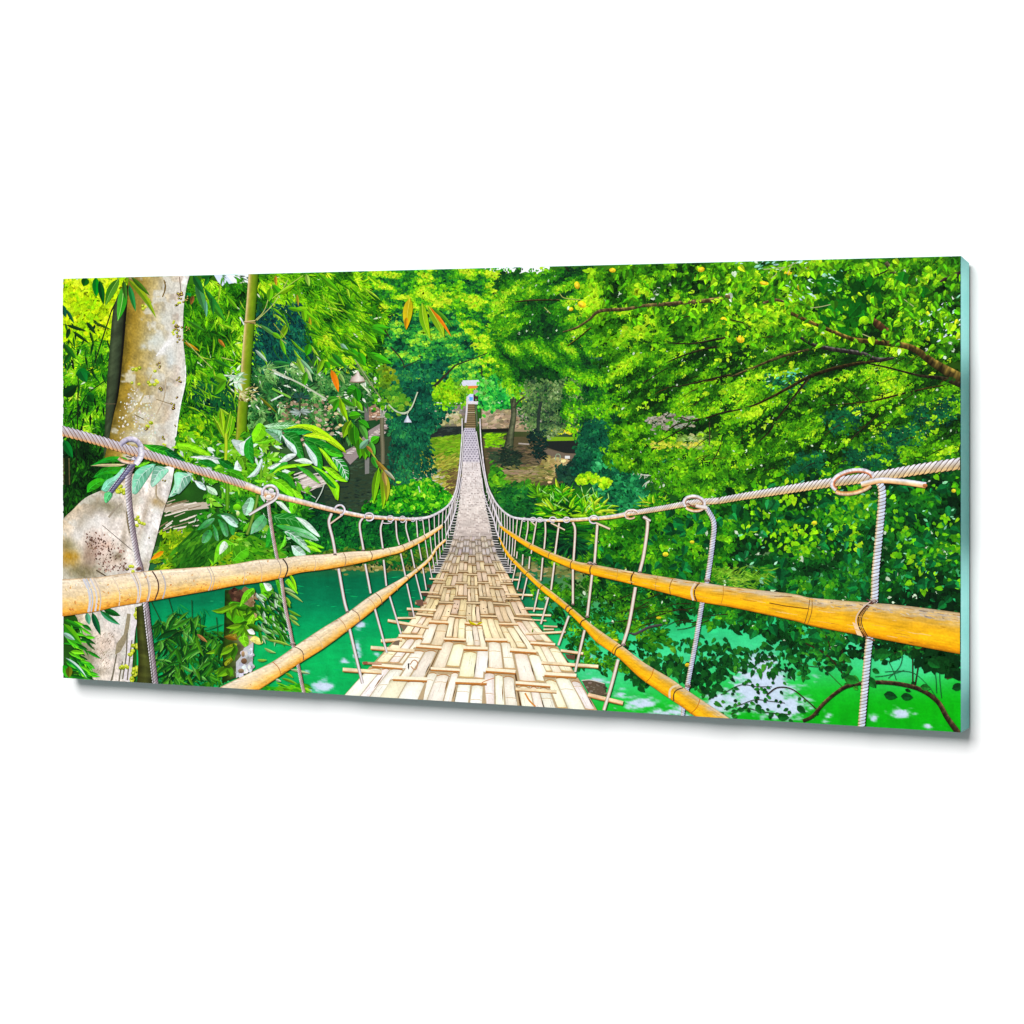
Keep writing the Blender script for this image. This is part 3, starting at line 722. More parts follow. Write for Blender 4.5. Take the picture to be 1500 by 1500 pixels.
for cx, cy, r in ((1376, 403, 9.5), (1360, 395, 6), (1340, 440, 7), (1095, 474, 0), (1266, 470, 8), (1150, 425, 6), (1110, 404, 5), (1382, 462, 8), (1330, 470, 6)):
    if r:
        over.disc(cx, cy, r, r*.85, (136, 206, 10), (170, 226, 14), ang=rng.uniform(-.6, .6))
        over.line([(cx - r*.7, cy + r*.5), (cx + r*.8, cy - r*.5)], .7, (96, 170, 6))
for p in ((1085, 497, 6.5, 5.5), (1174, 421, 6, 5.5), (853, 446, 6.5, 5), (846, 418, 4, 6), (837, 453, 3.5, 3), (898, 396, 5, 3.5), (1028, 395, 5, 4), (1155, 400, 6, 3.5), (1120, 415, 7, 3), (1060, 470, 5.5, 6)):
    over.disc(*p, (238, 196, 26), (250, 214, 60), n=8, ang=rng.uniform(-.6, .6))
foliage(over, px(1340, 470, 1404, 430, 1404, 500, 1360, 520), 44, 7, [(130, 190, 150), (200, 222, 226), (236, 242, 250)], 'blade', .3, (-50, -20), bias=.5, soft=3)
foliage(over, px(1140, 400, 1240, 390, 1220, 430, 1160, 440), 40, 6.5, [(90, 180, 130), (170, 214, 196), (226, 240, 236)], 'blade', .3, (-10, 50), bias=.5, soft=4)
foliage(over, px(1080, 378, 1180, 376, 1170, 392, 1080, 398), 34, 6.5, [(100, 180, 150), (226, 240, 240)], 'blade', .3, (-50, 20), bias=.5, soft=4)
foliage(over, px(1120, 545, 1170, 540, 1185, 560, 1130, 570), 24, 6, [(40, 150, 100), (110, 205, 170), (200, 232, 220)], 'blade', .3, (-60, 60), bias=.5, soft=4)

foliage(over, px(880, 400, 1406, 380, 1406, 690, 1060, 700, 940, 690, 880, 560), 800, 4.4, [(6, 36, 10), (14, 56, 10), (24, 80, 12)], 'leaf', .5, (110, 175), clump=(50, 12), rot=-20, bias=.45, amp=1.5, seed=35, sprig=4)
foliage(over, px(880, 400, 1406, 380, 1406, 690, 1060, 700, 940, 690, 880, 560), 700, 4.2, [(96, 180, 10), (140, 206, 12), (186, 228, 50)], 'leaf', .55, (110, 175), clump=(50, 12), rot=-20, bias=.5, amp=1.5, seed=36, sprig=4)
boughs = Ink('printed_boughs', 12e-6)
BR, BK = (92, 70, 30), (34, 32, 18)


def bough(p, w, c, hi=None):
    hi = np.asarray(c)*1.7 if hi is None else hi
    boughs.tube(p, w, [(-1, hi), (-.2, c), (1, np.asarray(c)*.5)], 2.0, jit=1.1, seed=len(boughs.items), jscale=(3, 2))


bough(q('G', 370, 370, 500, 430, 620, 480, 750, 530, 900, 548, 1100, 580, 1250, 680, 1420, 780), [5, 5, 5.5, 6, 7.5, 9, 12, 17], (74, 62, 26))
bough(q('G', 400, 500, 500, 560, 620, 590, 800, 618, 890, 655, 1000, 645), [4, 5, 6, 6.5, 8, 3], (40, 38, 34), (104, 98, 96))
bough(q('G', -40, 980, 150, 930, 350, 830, 480, 760, 620, 712, 760, 680, 880, 665), [1.6, 2.8, 4, 5, 5, 4.5, 3], (34, 28, 12), (70, 60, 26))
bough(q('G', 800, 670, 950, 700, 1150, 750, 1300, 770, 1420, 815), [2, 2.4, 3.4, 6, 9], (34, 30, 20))
bough(q('G', 480, 765, 390, 880, 300, 1000, 240, 1090, 170, 1160), [4, 3, 2.6, 2.6, 1.4], BK)
bough(q('G', -20, 770, 150, 700, 300, 640, 480, 592), [2.4, 3, 4, 3], (70, 62, 34))
bough(q('G', 560, 935, 780, 918, 900, 900, 1100, 850, 1300, 810), [1.2, 2, 2.6, 2.8, 2], (44, 38, 14))
bough(q('G', 680, 1200, 760, 1120, 870, 1020, 960, 930), [1.4, 1.8, 1.8, 1.2], BK)
bough(q('G', 860, 400, 900, 440, 960, 480), [5, 12, 8], (70, 48, 26))
bough(q('G', 950, 60, 1000, 130), [6, 8], (90, 86, 60))
bough(q('G', 1280, 180, 1320, 160, 1410, 130), [2, 6, 9], (40, 30, 26))
bough(q('G', 860, 150, 940, 120, 990, 90), 2, BK)
bough(q('G', 1000, 480, 940, 520, 960, 560), 2.4, BK)
bough(q('G', 700, 820, 770, 880, 800, 910), 1.4, BK)
bough(q('G', 0, 410, 80, 430, 130, 460), 1.8, BK)
bough(q('G', 200, 310, 270, 290, 330, 300), [3, 5, 3], (90, 74, 50))
bough(q('E', 420, 470, 510, 440, 590, 390, 660, 335, 830, 322, 940, 300, 1050, 292, 1300, 272, 1420, 260, 1500, 240), [1.5, 2.5, 3, 5, 5, 4, 5.5, 6, 7, 7], (80, 68, 40))
bough(q('E', 110, 275, 200, 265, 290, 262, 400, 262), [1.4, 2, 2, 1.4], (60, 52, 26))
bough(q('E', 450, 560, 540, 490, 600, 440), 1.5, (70, 64, 20))
bough(q('E', 1100, 540, 1250, 545, 1400, 520, 1500, 500), [1.5, 2.2, 3, 3.4], BK)
bough(q('E', 1010, 710, 1150, 640, 1300, 590, 1440, 560), [1.2, 2, 2.8, 3], BK)
bough(q('E', 1080, 830, 1200, 815, 1350, 780, 1500, 745), [1.2, 1.8, 2.6, 3], BK)
bough(q('E', 1080, 1120, 1150, 1070, 1240, 1045, 1330, 1030, 1420, 1000, 1510, 975), [1.6, 2, 2.8, 3.2, 2.6, 2.4], BK)
bough(q('E', 1020, 1190, 1150, 1120, 1250, 1060), [1.2, 1.8, 2], BK)
bough(q('E', 1095, 1018, 1180, 1022, 1240, 1040), 1.6, BK)
bough(q('E', 1366, 1050, 1366, 1180, 1360, 1200), 1.8, (60, 56, 34))
bough(q('E', 1380, 1320, 1430, 1220, 1450, 1150), 1.4, BK)
bough(q('E', 900, 830, 1000, 760, 1100, 700), 1.3, BK)
bough(q('E', 430, 40, 460, 80), 1.6, BK)
for a in ((190, 105, 330, 90, 410, 60), (250, 160, 330, 90), (350, 130, 380, 70), (640, 310, 560, 330, 480, 340), (740, 460, 790, 490, 860, 520), (1040, 270, 1120, 330)):
    boughs.line(q('G', *a), 1.2, (170, 176, 120))
for a in ((400, 220, 430, 250, 540, 262), (300, 310, 340, 350)):
    boughs.line(q('E', *a), 1.1, (170, 180, 90))
for i in range(70):
    x, y = rng.uniform(930, 1395), rng.uniform(420, 690); l = rng.uniform(10, 34); a = math.radians(rng.uniform(-45, -8))
    boughs.line([(x, y), (x + l*.5*math.cos(a), y + l*.5*math.sin(a) - 1.5), (x + l*math.cos(a), y + l*math.sin(a))], [.6, 1.4], ramp([(24, 22, 8), (70, 60, 20)], np.array([rng.random()]))[0])
sprigs = Ink('printed_leaf_sprigs', grain=True)
foliage(sprigs, px(900, 400, 1406, 385, 1406, 690, 1060, 700, 940, 640), 1300, 5, R_UP[1:], 'leaf', .6, (115, 178), clump=(60, 13), rot=-22, bias=.45, amp=1.9, lit=3, seed=39, sprig=5)
foliage(sprigs, px(1000, 390, 1406, 380, 1406, 520, 1100, 500), 260, 9, R_UP[1:], 'heart', .75, (20, 160), clump=(30, 16), bias=.5, amp=1.6, lit=2, seed=40, two=True)
dark = Ink('printed_low_foliage', grain=True)
low = px(868, 800, 930, 770, 1000, 735, 1090, 720, 1200, 690, 1406, 678, 1406, 980, 1340, 955, 1250, 962, 1180, 958, 1120, 935, 1060, 916, 960, 908, 900, 890, 860, 850)
foliage(dark, low, 12500, 7, R_DK, 'heart', .75, (0, 180), clump=(36, 24), bias=.38, amp=1.7, lit=2.6, seed=41, speck=.007, speckc=(206, 228, 196), sv=.5, sprig=3)
foliage(dark, px(870, 770, 960, 740, 1090, 725, 1060, 850, 960, 840, 880, 820), 3600, 6, [(6, 50, 10), (18, 90, 14), (46, 134, 14), (100, 186, 12), (160, 220, 30)], 'leaf', .6, (-30, 70), clump=(24, 14), bias=.44, amp=1.2, lit=2.4, seed=42, speck=.007, speckc=(206, 228, 196), sprig=4)
foliage(dark, px(1100, 700, 1250, 690, 1260, 800, 1180, 820, 1090, 790), 420, 6.5, [(14, 90, 12), (60, 150, 10), (130, 205, 10), (186, 230, 30)], 'heart', .7, (0, 180), clump=(18, 12), bias=.45, amp=1.6, seed=43)
foliage(dark, px(1290, 700, 1406, 690, 1406, 870, 1300, 860), 130, 8, [(20, 110, 14), (90, 180, 10), (160, 220, 20)], 'heart', .7, (0, 180), bias=.45, amp=1.6, seed=44)
foliage(dark, low, 330, 11.5, [(2, 48, 20), (6, 80, 34), (14, 110, 46), (40, 150, 80)], 'heart', .8, (10, 170), clump=(30, 20), bias=.45, seed=45, two=True, soft=0)
foliage(dark, px(1040, 836, 1120, 836, 1110, 858, 1040, 852), 200, 12, [(60, 120, 16), (100, 160, 30), (150, 190, 60)], 'blade', .14, (-50, 40), bias=.5, seed=46)
foliage(dark, px(1070, 715, 1406, 700, 1406, 860, 1070, 850), 60, 6, [(60, 160, 100), (130, 206, 160), (214, 238, 226)], 'leaf', .4, (-60, 60), bias=.4, seed=47)
for p in ((975, 812, 4.5, 3.5), (1014, 794, 3.5, 2.5), (1193, 766, 4, 3), (1397, 719, 3.5, 3)):
    dark.disc(*p, (224, 200, 40), n=7)
# leaves hanging over the water, right, with gaps
hang = Ink('printed_hanging_twigs', grain=True)
K_LV = [(4, 42, 16), (8, 66, 22), (18, 94, 28), (42, 126, 32), (96, 172, 36)]
foliage(hang, px(880, 850, 985, 870, 960, 960, 900, 985, 830, 975, 830, 940, 800, 880, 770, 870, 800, 850), 1900, 6, [(2, 40, 12), (8, 66, 16), (30, 104, 16), (80, 160, 14), (140, 205, 20)], 'leaf', .5, (-20, 60), clump=(20, 12), bias=.42, amp=1.3, lit=2, seed=51, speck=.007, speckc=(206, 228, 196), sprig=4)
foliage(hang, px(950, 930, 1060, 940, 1180, 950, 1180, 990, 1100, 985, 1010, 960), 230, 8, K_LV, 'heart', .6, (0, 150), clump=(16, 10), bias=.4, amp=1.4, seed=52)
for i in range(15):
    x, y = rng.uniform(880, 1050), rng.uniform(880, 930)
    hang.line([(x, y), (x + rng.uniform(10, 26), y - rng.uniform(2, 9)), (x + rng.uniform(30, 50), y - rng.uniform(4, 18))], [.7, 1.6], (40, 34, 16))
hang.tube(q('F', 800, 905, 840, 910, 920, 870, 1000, 855), [1.5, 4, 4, 3], [(-1, (90, 84, 90)), (1, (34, 26, 30))])


def twig(p, w, n, size, cols=K_LV, spread=5):
    hang.line(p, w, (48, 36, 20))
    c = resample(p, n)
    for x, y in c:
        for k in range(2):
            a = rng.uniform(0, 360); r = math.radians(a)
            s = np.array([x, y]) + rng.normal(0, spread, 2)
            col = ramp(cols, np.array([rng.random()*.8]))[0]
            hang.leaf(s, s + np.array([math.cos(r), abs(math.sin(r))*.8])*size*rng.uniform(.7, 1.2), size*.62, col, col*1.25, n=5)


twig(q('H', -60, 1240, 60, 1180, 160, 1190, 250, 1190), 1.0, 9, 8)
twig(q('H', -40, 1330, 60, 1300, 150, 1270, 250, 1280, 330, 1290), 1.0, 12, 8)
twig(q('H', 0, 1360, 80, 1320, 200, 1345, 360, 1360), 1.2, 8, 9)
twig(q('H', 220, 1240, 285, 1196, 370, 1204, 450, 1262, 535, 1340), 1.8, 4, 7)
twig(q('H', 720, 1180, 655, 1070, 570, 985, 455, 925), 2.4, 10, 11)
twig(q('H', 620, 1060, 560, 1070, 460, 1060, 360, 1010), 1.0, 8, 10)
twig(q('H', 620, 990, 590, 900, 560, 850), 1.6, 6, 10)
twig(q('H', 690, 1200, 620, 1130, 560, 1070), .9, 2, 7)
twig(q('H', 740, 1160, 690, 1040, 680, 960), 1.2, 8, 12)
twig(q('H', 880, 960, 960, 990, 1060, 970, 1180, 960), 1.2, 10, 14)
twig(q('H', 1110, 1180, 1110, 1010), 1.8, 2, 8)
twig(q('H', 1125, 1180, 1150, 1030), 1.8, 2, 8)
for a in ((960, 1030, 985, 1080, 1010, 1150), (940, 1100, 1040, 1095, 1120, 1110, 1200, 1180, 1255, 1260), (1230, 1070, 1250, 1130, 1255, 1230), (1275, 1060, 1275, 1150, 1285, 1260), (960, 1140, 1030, 1070, 1050, 1000), (1060, 1170, 1000, 1175, 920, 1150), (880, 1130, 960, 1120, 1060, 1090)):
    hang.line(q('H', *a), 1.0, (30, 90, 50))
hang.line(q('H', 1315, 1140, 1385, 1120), 3, (60, 40, 24))
hang.tube(q('H', 440, 1400, 500, 1370, 560, 1300, 640, 1230, 720, 1185, 850, 1165, 1000, 1170, 1150, 1205, 1260, 1280, 1320, 1380, 1400, 1490), [5, 5, 5, 5, 5.5, 5.5, 6, 6.5, 7, 7.5, 9], [(-1, (96, 80, 52)), (-.2, (58, 44, 30)), (1, (24, 22, 12))], jit=.8, jscale=(4, 2))
foliage(hang, q('H', 1140, 960, 1300, 950, 1400, 1000, 1400, 1100, 1250, 1080, 1160, 1040), 70, 14, [(2, 30, 12), (6, 50, 16), (14, 70, 20)], 'heart', .8, (20, 140), bias=.4, seed=53, soft=1)
for cx, cy, r, a in ((975, 1245, 10, .2), (1075, 1252, 9, .1), (1385, 1190, 9, -.4), (380, 1025, 9, .3), (600, 1080, 7, 0), (885, 1095, 6, .5), (740, 1150, 11, .3), (860, 1165, 10, .9), (1190, 1195, 8, .2), (930, 990, 13, 0), (320, 1375, 9, .1), (430, 1330, 8, .7), (170, 1330, 7, 1), (1240, 1050, 11, .6)):
    x, y = q('H', cx, cy)[0]
    c = ramp(K_LV, np.array([rng.uniform(.1, .6)]))[0]
    d = np.array([math.cos(a), math.sin(a)])*r
    hang.leaf((x - d[0], y - d[1]), (x + d[0], y + d[1]), r*1.25, c, c*1.3, n=6)
foliage(hang, q('F', 770, 1150, 900, 1050, 1100, 1040, 1060, 1160, 950, 1140, 960, 1230, 850, 1240), 120, 9, K_LV, 'heart', .7, (0, 150), clump=(12, 10), bias=.36, amp=1.4, seed=54, soft=2)
foliage(hang, q('F', 1000, 1120, 1500, 1020, 1500, 1130, 1350, 1200, 1300, 1330, 1230, 1260), 190, 9, K_LV, 'heart', .65, (0, 150), clump=(14, 9), bias=.36, amp=1.4, seed=55, soft=3)
foliage(hang, q('F', 860, 930, 1000, 880, 1040, 960, 900, 990), 90, 9, [(4, 54, 18), (30, 110, 16), (110, 180, 20)], 'leaf', .45, (-40, 60), bias=.4, seed=56, soft=3)
for p in ((900, 938, 6, 2.5), (965, 905, 4, 2), (1007, 974, 4, 3)):
    hang.disc(*p, (206, 176, 30), n=7)
# ---- left side: bamboo grove behind the tree
grove = Ink('printed_bamboo_grove', grain=True)
B_YG = [(70, 130, 4), (110, 176, 4), (140, 202, 4), (168, 218, 4), (194, 228, 8), (214, 236, 40)]
B_GR = [(6, 40, 10), (14, 76, 10), (34, 116, 12), (76, 164, 10), (130, 206, 14), (190, 232, 60)]
B_DK = [(3, 24, 14), (6, 48, 18), (14, 80, 20), (40, 122, 20), (96, 176, 20)]
foliage(grove, px(93, 410, 180, 408, 176, 520, 150, 540, 93, 560), 1500, 7, B_YG, 'blob', .7, clump=(22, 16), bias=.66, amp=.9, lit=1.2, rnd=.5, seed=61)
foliage(grove, px(93, 500, 165, 500, 158, 640, 93, 640), 2600, 9, B_GR, 'blade', .2, (20, 160), clump=(20, 14), bias=.46, amp=1.6, lit=2, seed=62, speck=.008, speckc=(214, 232, 190), sprig=5, step=.12, spread=55)
foliage(grove, px(93, 640, 170, 640, 160, 720, 93, 760), 1600, 9, [(2, 16, 8), (6, 36, 10), (14, 66, 12), (40, 116, 16), (90, 170, 20)], 'blade', .28, (40, 140), clump=(16, 14), bias=.38, amp=1.1, seed=63)
foliage(grove, px(262, 410, 366, 405, 366, 500, 352, 600, 345, 680, 260, 690, 268, 560), 4600, 12, [(4, 40, 8), (16, 84, 8), (48, 130, 8), (96, 182, 8), (150, 220, 10), (206, 240, 70)], 'blade', .15, (20, 110), clump=(26, 20), bias=.44, amp=1.7, lit=1.8, seed=64, speck=.008, speckc=(214, 232, 190), sprig=5, step=.12, spread=50)
foliage(grove, px(280, 560, 345, 545, 345, 600, 295, 610), 420, 9, [(3, 30, 26), (6, 58, 36), (12, 88, 40), (40, 120, 40)], 'blade', .35, (20, 120), bias=.4, seed=65)
foliage(grove, px(270, 600, 345, 600, 345, 660, 262, 660), 700, 8, B_GR, 'blade', .28, (10, 90), clump=(16, 12), bias=.42, seed=66)
foliage(grove, px(258, 610, 296, 600, 300, 640, 262, 650), 150, 6, [(40, 120, 10), (120, 190, 8), (190, 226, 10)], 'leaf', .5, (10, 90), bias=.6, seed=66, soft=2)
foliage(grove, px(372, 404, 520, 398, 560, 470, 540, 540, 480, 540, 440, 470, 385, 470), 5200, 11.5, [(8, 50, 10), (30, 104, 8), (80, 164, 6), (136, 208, 8), (204, 238, 40)], 'blade', .14, (5, 80), clump=(24, 16), bias=.44, amp=1.7, lit=2, seed=67, speck=.008, speckc=(214, 232, 190), sprig=5, step=.12, spread=50)
foliage(grove, px(380, 455, 440, 440, 455, 520, 430, 545, 372, 540), 1800, 6.5, [(2, 24, 34), (4, 48, 52), (8, 78, 66), (20, 110, 70), (70, 150, 100)], 'blade', .35, (20, 110), clump=(16, 12), bias=.42, seed=68)
foliage(grove, px(370, 530, 520, 540, 515, 640, 400, 640, 362, 640), 2400, 8.5, [(4, 36, 24), (14, 78, 36), (48, 118, 50), (90, 150, 70), (130, 180, 100), (190, 212, 170)], 'blade', .26, (-20, 90), clump=(14, 12), bias=.40, amp=1.6, seed=69, speck=.03, sprig=4, step=.12, spread=60)
foliage(grove, px(395, 590, 505, 580, 505, 640, 420, 645), 150, 5, [(96, 84, 60), (150, 130, 100), (196, 176, 150), (206, 180, 100)], 'blob', .5, (-30, 30), bias=.5, seed=70, soft=3)
foliage(grove, px(500, 545, 545, 545, 540, 600, 495, 600), 260, 7, [(10, 60, 30), (40, 110, 40), (110, 150, 90), (190, 206, 190), (230, 236, 236)], 'blade', .35, (-20, 90), bias=.45, seed=69, speck=.05)
# stems in the grove
for a, w in (((350, 290, 220, 690), 2), ((395, 200, 350, 290), 2.2), ((310, 740, 190, 830, 130, 950, 60, 1010), 1.6), ((135, 700, 130, 1000, 120, 1300), 1.8), ((100, 590, 105, 640), 1.4), ((60, 1230, 62, 1412), 6)):
    grove.line(q('A', *a), w, (20, 34, 14))
for a in ((40, 1240, 40, 1412), (75, 1240, 78, 1412)):
    grove.line(q('A', *a), 1.6, (92, 84, 50))
for i in range(70):                       # drooping dark sprays on bright ground
    x, y = rng.uniform(94, 165), rng.uniform(465, 640)
    a = math.radians(rng.uniform(30, 120)); l = rng.uniform(9, 20)
    grove.leaf((x, y), (x + l*math.cos(a), y + l*math.sin(a)), rng.uniform(2.2, 4), ramp(B_DK, np.array([rng.random()*.8]))[0], n=5)
for i in range(110):
    x, y = rng.uniform(272, 362), rng.uniform(410, 660)
    a = math.radians(rng.uniform(15, 110)); l = rng.uniform(14, 34)
    c = ramp(B_GR, np.array([rng.uniform(.25, 1)]))[0]
    grove.leaf((x, y), (x + l*math.cos(a), y + l*math.sin(a)), rng.uniform(1.6, 3.6), c, c*.75, n=5, bend=rng.uniform(-.1, .1))
for i in range(90):
    x, y = rng.uniform(378, 545), rng.uniform(402, 530)
    a = math.radians(rng.uniform(10, 75)); l = rng.uniform(14, 36)
    c = ramp(B_GR[1:], np.array([rng.uniform(.1, 1)]))[0]
    grove.leaf((x, y), (x + l*math.cos(a), y + l*math.sin(a)), rng.uniform(1.6, 3.8), c, c*.75, n=5, bend=rng.uniform(-.1, .1))
for a, b, w, c in (((840, 170), (840, 200), 12, (8, 140, 50)), ((880, 190), (862, 250), 6, (140, 90, 40)), ((820, 490), (920, 550), 5, (205, 150, 20)), ((1040, 470), (1085, 525), 5, (200, 130, 40)), ((1300, 840), (1420, 950), 4, (120, 130, 20)), ((1410, 60), (1415, 130), 5, (206, 150, 40))):
    grove.leaf(*q('A', *a), q('A', *b)[0], w, c) if False else grove.leaf(q('A', *a)[0], q('A', *b)[0], w, c)
for a in ((830, 480, 900, 560, 1000, 660), (1280, 350, 1340, 280, 1390, 120), (1290, 350, 1400, 240, 1490, 90), (1270, 370, 1400, 440, 1480, 500), (1360, 660, 1420, 690, 1500, 730), (1060, 590, 1140, 610)):
    grove.line(q('A', *a), 1.2, (170, 180, 100))
for a in ((1060, 705, 1170, 712), (1400, 690, 1500, 730), (1180, 330, 1210, 380), (1380, 870, 1460, 830)):
    grove.line(q('A', *a), 2.2, (214, 224, 214))

# dark bamboo culm behind the trunk, left
culm = Ink('printed_dark_culm', 6e-6)
culm.ribbon(q('A', 390, 190, 360, 290, 340, 500, 320, 760, 308, 1000, 298, 1240), q('A', 462, 120, 445, 330, 430, 520, 405, 760, 368, 960, 338, 1130), [(-1, (36, 52, 30)), (-.5, (62, 74, 50)), (.2, (50, 62, 42)), (.62, (34, 40, 26)), (.75, (14, 14, 12)), (1, (18, 16, 10))], 4, jit=.3)
culm.line(q('A', 300, 890, 375, 890), 1, (96, 84, 60))

# ---- the pale tree trunk
trunk = Ink('printed_tree_trunk')
trunk.mat = BARK_MAT
up = q('A', 462, 60, 452, 250, 436, 450, 420, 620, 396, 830, 365, 960, 335, 1110, 300, 1260)
lo = q('A', 858, 50, 832, 150, 815, 300, 814, 480, 826, 600, 829, 750, 800, 880, 780, 1010, 765, 1130, 745, 1230)
def bark(lanes, spots, white=.0):
    ts = np.array([v[0] for v in lanes]); cs = np.array([v[1] for v in lanes], float)

    def fn(s, t, x, y):
        w = fbm(x/9, y/16, 3) - .5
        tt = np.clip(t + .16*w, 0, 1)
        c = np.stack([np.interp(tt, ts, cs[:, k]) for k in range(3)], -1)
        c = c*(1 + .36*(fbm(x/5 + 9, y/9 + 4, 3) - .5) + .34*(fbm(x/1.7, y/2.6, 2) - .5) + .3*(fbm(x/22 + 3, y/30 + 2, 2) - .5))[..., None]
        p = fbm(x/13 + 40, y/15 + 7, 3) - .5 + white*(t - .45)
        m = np.clip((p - .05)/.05, 0, 1)[..., None]
        c = c*(1 - m*.75) + np.array([216, 214, 204])*m*.75*(1 + .12*(fbm(x/2, y/2, 2) - .5))[..., None]
        for cx, cy, rx, ry, a, col, k in spots:
            ca, sa = math.cos(math.radians(a)), math.sin(math.radians(a))
            dx, dy = (x - cx)*ca + (y - cy)*sa, -(x - cx)*sa + (y - cy)*ca
            g = np.exp(-((dx/rx)**2 + (dy/ry)**2))*(.65 + .8*(fbm(x/4 + 3, y/4 + 8, 3) - .2))
            g = np.clip(g*k, 0, 1)[..., None]
            c = c*(1-g) + np.array(col, float)*g
        return c
    return fn


def SP(t, *rows):
    out = []
    for cx, cy, rx, ry, a, col, k in rows:
        x, y = q(t, cx, cy)[0]; s = TILES[t][2]
        out.append((x, y, rx/s, ry/s, a, col, k))
    return out


WHT = (232, 230, 228)
trunk.field(up, lo, 34, bark([(0, (104, 88, 26)), (.08, (146, 120, 38)), (.25, (162, 140, 70)), (.42, (176, 158, 104)), (.6, (196, 184, 150)), (.78, (208, 196, 176)), (.9, (206, 190, 176)), (.96, (234, 230, 226)), (1, (206, 206, 198))],
            SP('A', (690, 330, 46, 44, 0, (208, 208, 196), 1), (640, 480, 66, 44, 0, (206, 210, 200), 1.1), (560, 520, 26, 22, 0, (204, 206, 196), 1), (700, 520, 20, 100, 35, WHT, 1.1), (745, 470, 22, 70, 10, WHT, .9), (730, 600, 30, 60, 0, (206, 214, 214), .9), (600, 690, 44, 22, 0, (206, 204, 190), .8), (560, 960, 80, 36, 0, (206, 204, 192), .8), (540, 1090, 110, 34, 0, (206, 206, 196), .9), (480, 860, 30, 160, 30, (150, 128, 66), .7), (640, 860, 26, 120, 20, (196, 178, 150), .7), (700, 940, 18, 130, 15, (180, 160, 130), .6), (520, 120, 50, 120, 0, (120, 96, 26), .6), (500, 300, 40, 120, 0, (140, 112, 32), .5), (790, 600, 12, 120, 5, (226, 216, 208), .7), (770, 980, 12, 110, 10, (236, 234, 232), .8)), white=.35))
LL = q('B', 480, 20, 400, 70, 335, 105, 190, 168, 100, 250, 22, 345, 18, 560, 18, 720, 60, 860, 130, 960, 150, 1100, 150, 1345)
LR = q('B', 760, -40, 748, 20, 742, 60, 722, 150, 690, 240, 660, 350, 630, 470, 605, 560, 570, 720, 545, 860, 505, 1010, 472, 1390)
SHD, OLV, PNK = (128, 116, 96), (112, 104, 64), (206, 176, 166)
trunk.field(LL, LR, 60, bark([(0, (200, 180, 150)), (.25, (226, 214, 200)), (.6, (236, 224, 214)), (.85, (228, 218, 208)), (.95, (242, 236, 232)), (1, (206, 198, 190))],
            SP('B', (80, 560, 70, 60, 20, (180, 136, 36), 1.2), (70, 470, 60, 40, 0, (120, 110, 60), .9), (170, 650, 110, 50, 0, OLV, 1.0), (330, 230, 120, 40, 15, (140, 132, 104), 1.0), (370, 290, 20, 80, 25, (160, 148, 128), .8), (465, 330, 10, 90, -5, (126, 112, 84), .9), (250, 470, 70, 80, 0, PNK, .8), (340, 580, 90, 60, 0, (196, 170, 150), .7), (390, 550, 30, 30, 0, (110, 96, 70), .8), (230, 250, 26, 90, 30, (150, 136, 112), .9), (150, 330, 24, 90, 25, (160, 146, 122), .9), (430, 440, 20, 120, 5, (150, 136, 116), .8), (500, 180, 30, 120, 10, (186, 174, 152), .8), (560, 300, 16, 150, 14, (176, 160, 140), .8), (560, 620, 26, 60, 20, (170, 150, 130), .8), (200, 520, 30, 90, 15, (140, 112, 90), .9), (320, 480, 60, 30, 0, (214, 180, 160), .9), (650, 205, 46, 30, 30, (150, 116, 50), .9), (640, 110, 30, 60, 0, (196, 180, 160), .5), (600, 380, 20, 170, 18, (240, 238, 236), .8), (280, 330, 120, 60, 0, (236, 230, 226), .7), (130, 420, 50, 70, 0, (232, 226, 222), .7), (300, 1130, 80, 110, 0, (206, 178, 156), .6), (190, 1180, 50, 130, 0, (136, 136, 104), .9), (260, 1300, 90, 40, 0, (150, 136, 112), .6), (380, 960, 70, 70, 0, (230, 226, 224), .7), (230, 560, 26, 80, 10, (150, 120, 100), .6)), white=.1))
foliage(trunk, q('B', 180, 390, 300, 400, 440, 520, 440, 640, 280, 650, 180, 480), 190, 2.6, [(70, 50, 42), (130, 96, 80), (190, 150, 134)], 'blob', .5, (20, 140), clump=(6, 6), bias=.45, amp=1.6, seed=74, soft=2)
foliage(trunk, q('B', 230, 1060, 380, 1020, 340, 1300, 200, 1300), 170, 3.2, [(96, 82, 60), (150, 128, 106), (206, 190, 176)], 'blade', .24, (100, 160), clump=(6, 6), bias=.45, amp=1.6, seed=75, soft=2)
foliage(trunk, q('A', 470, 780, 620, 840, 640, 1120, 380, 1110, 410, 900), 150, 2.6, [(206, 202, 186), (226, 226, 216)], 'blob', .6, clump=(8, 8), bias=.5, amp=1.4, seed=78, soft=2)
for a, w, c in (((470, 400, 455, 330, 450, 260), 3.2, (126, 112, 84)), ((620, 760, 622, 1000, 640, 1050), 0, (120, 110, 90)), ((290, 350, 420, 460, 480, 510), .9, (70, 60, 50)), ((330, 300, 380, 240, 420, 210), 3, (160, 148, 130)), ((640, 90, 640, 160, 680, 205, 700, 215), 2.4, (168, 150, 120)), ((250, 640, 330, 690), 2, (90, 76, 56))):
    if w:
        trunk.line(q('B', *a), w, c)
trunk.poly(q('U', 560, 395, 590, 400, 575, 520, 545, 640, 500, 720, 455, 745, 470, 650, 530, 570), (150, 138, 110))
trunk.poly(q('U', 590, 400, 640, 370, 640, 480, 612, 610, 590, 800, 578, 970, 530, 960, 545, 720, 590, 560), (226, 218, 220))
for a in ((470, 740, 440, 900, 420, 970), (520, 800, 500, 900, 490, 970), (560, 560, 550, 760, 520, 950), (600, 620, 570, 860, 560, 960), (450, 860, 430, 960)):
    trunk.line(q('U', *a), 2.0, (112, 104, 86))
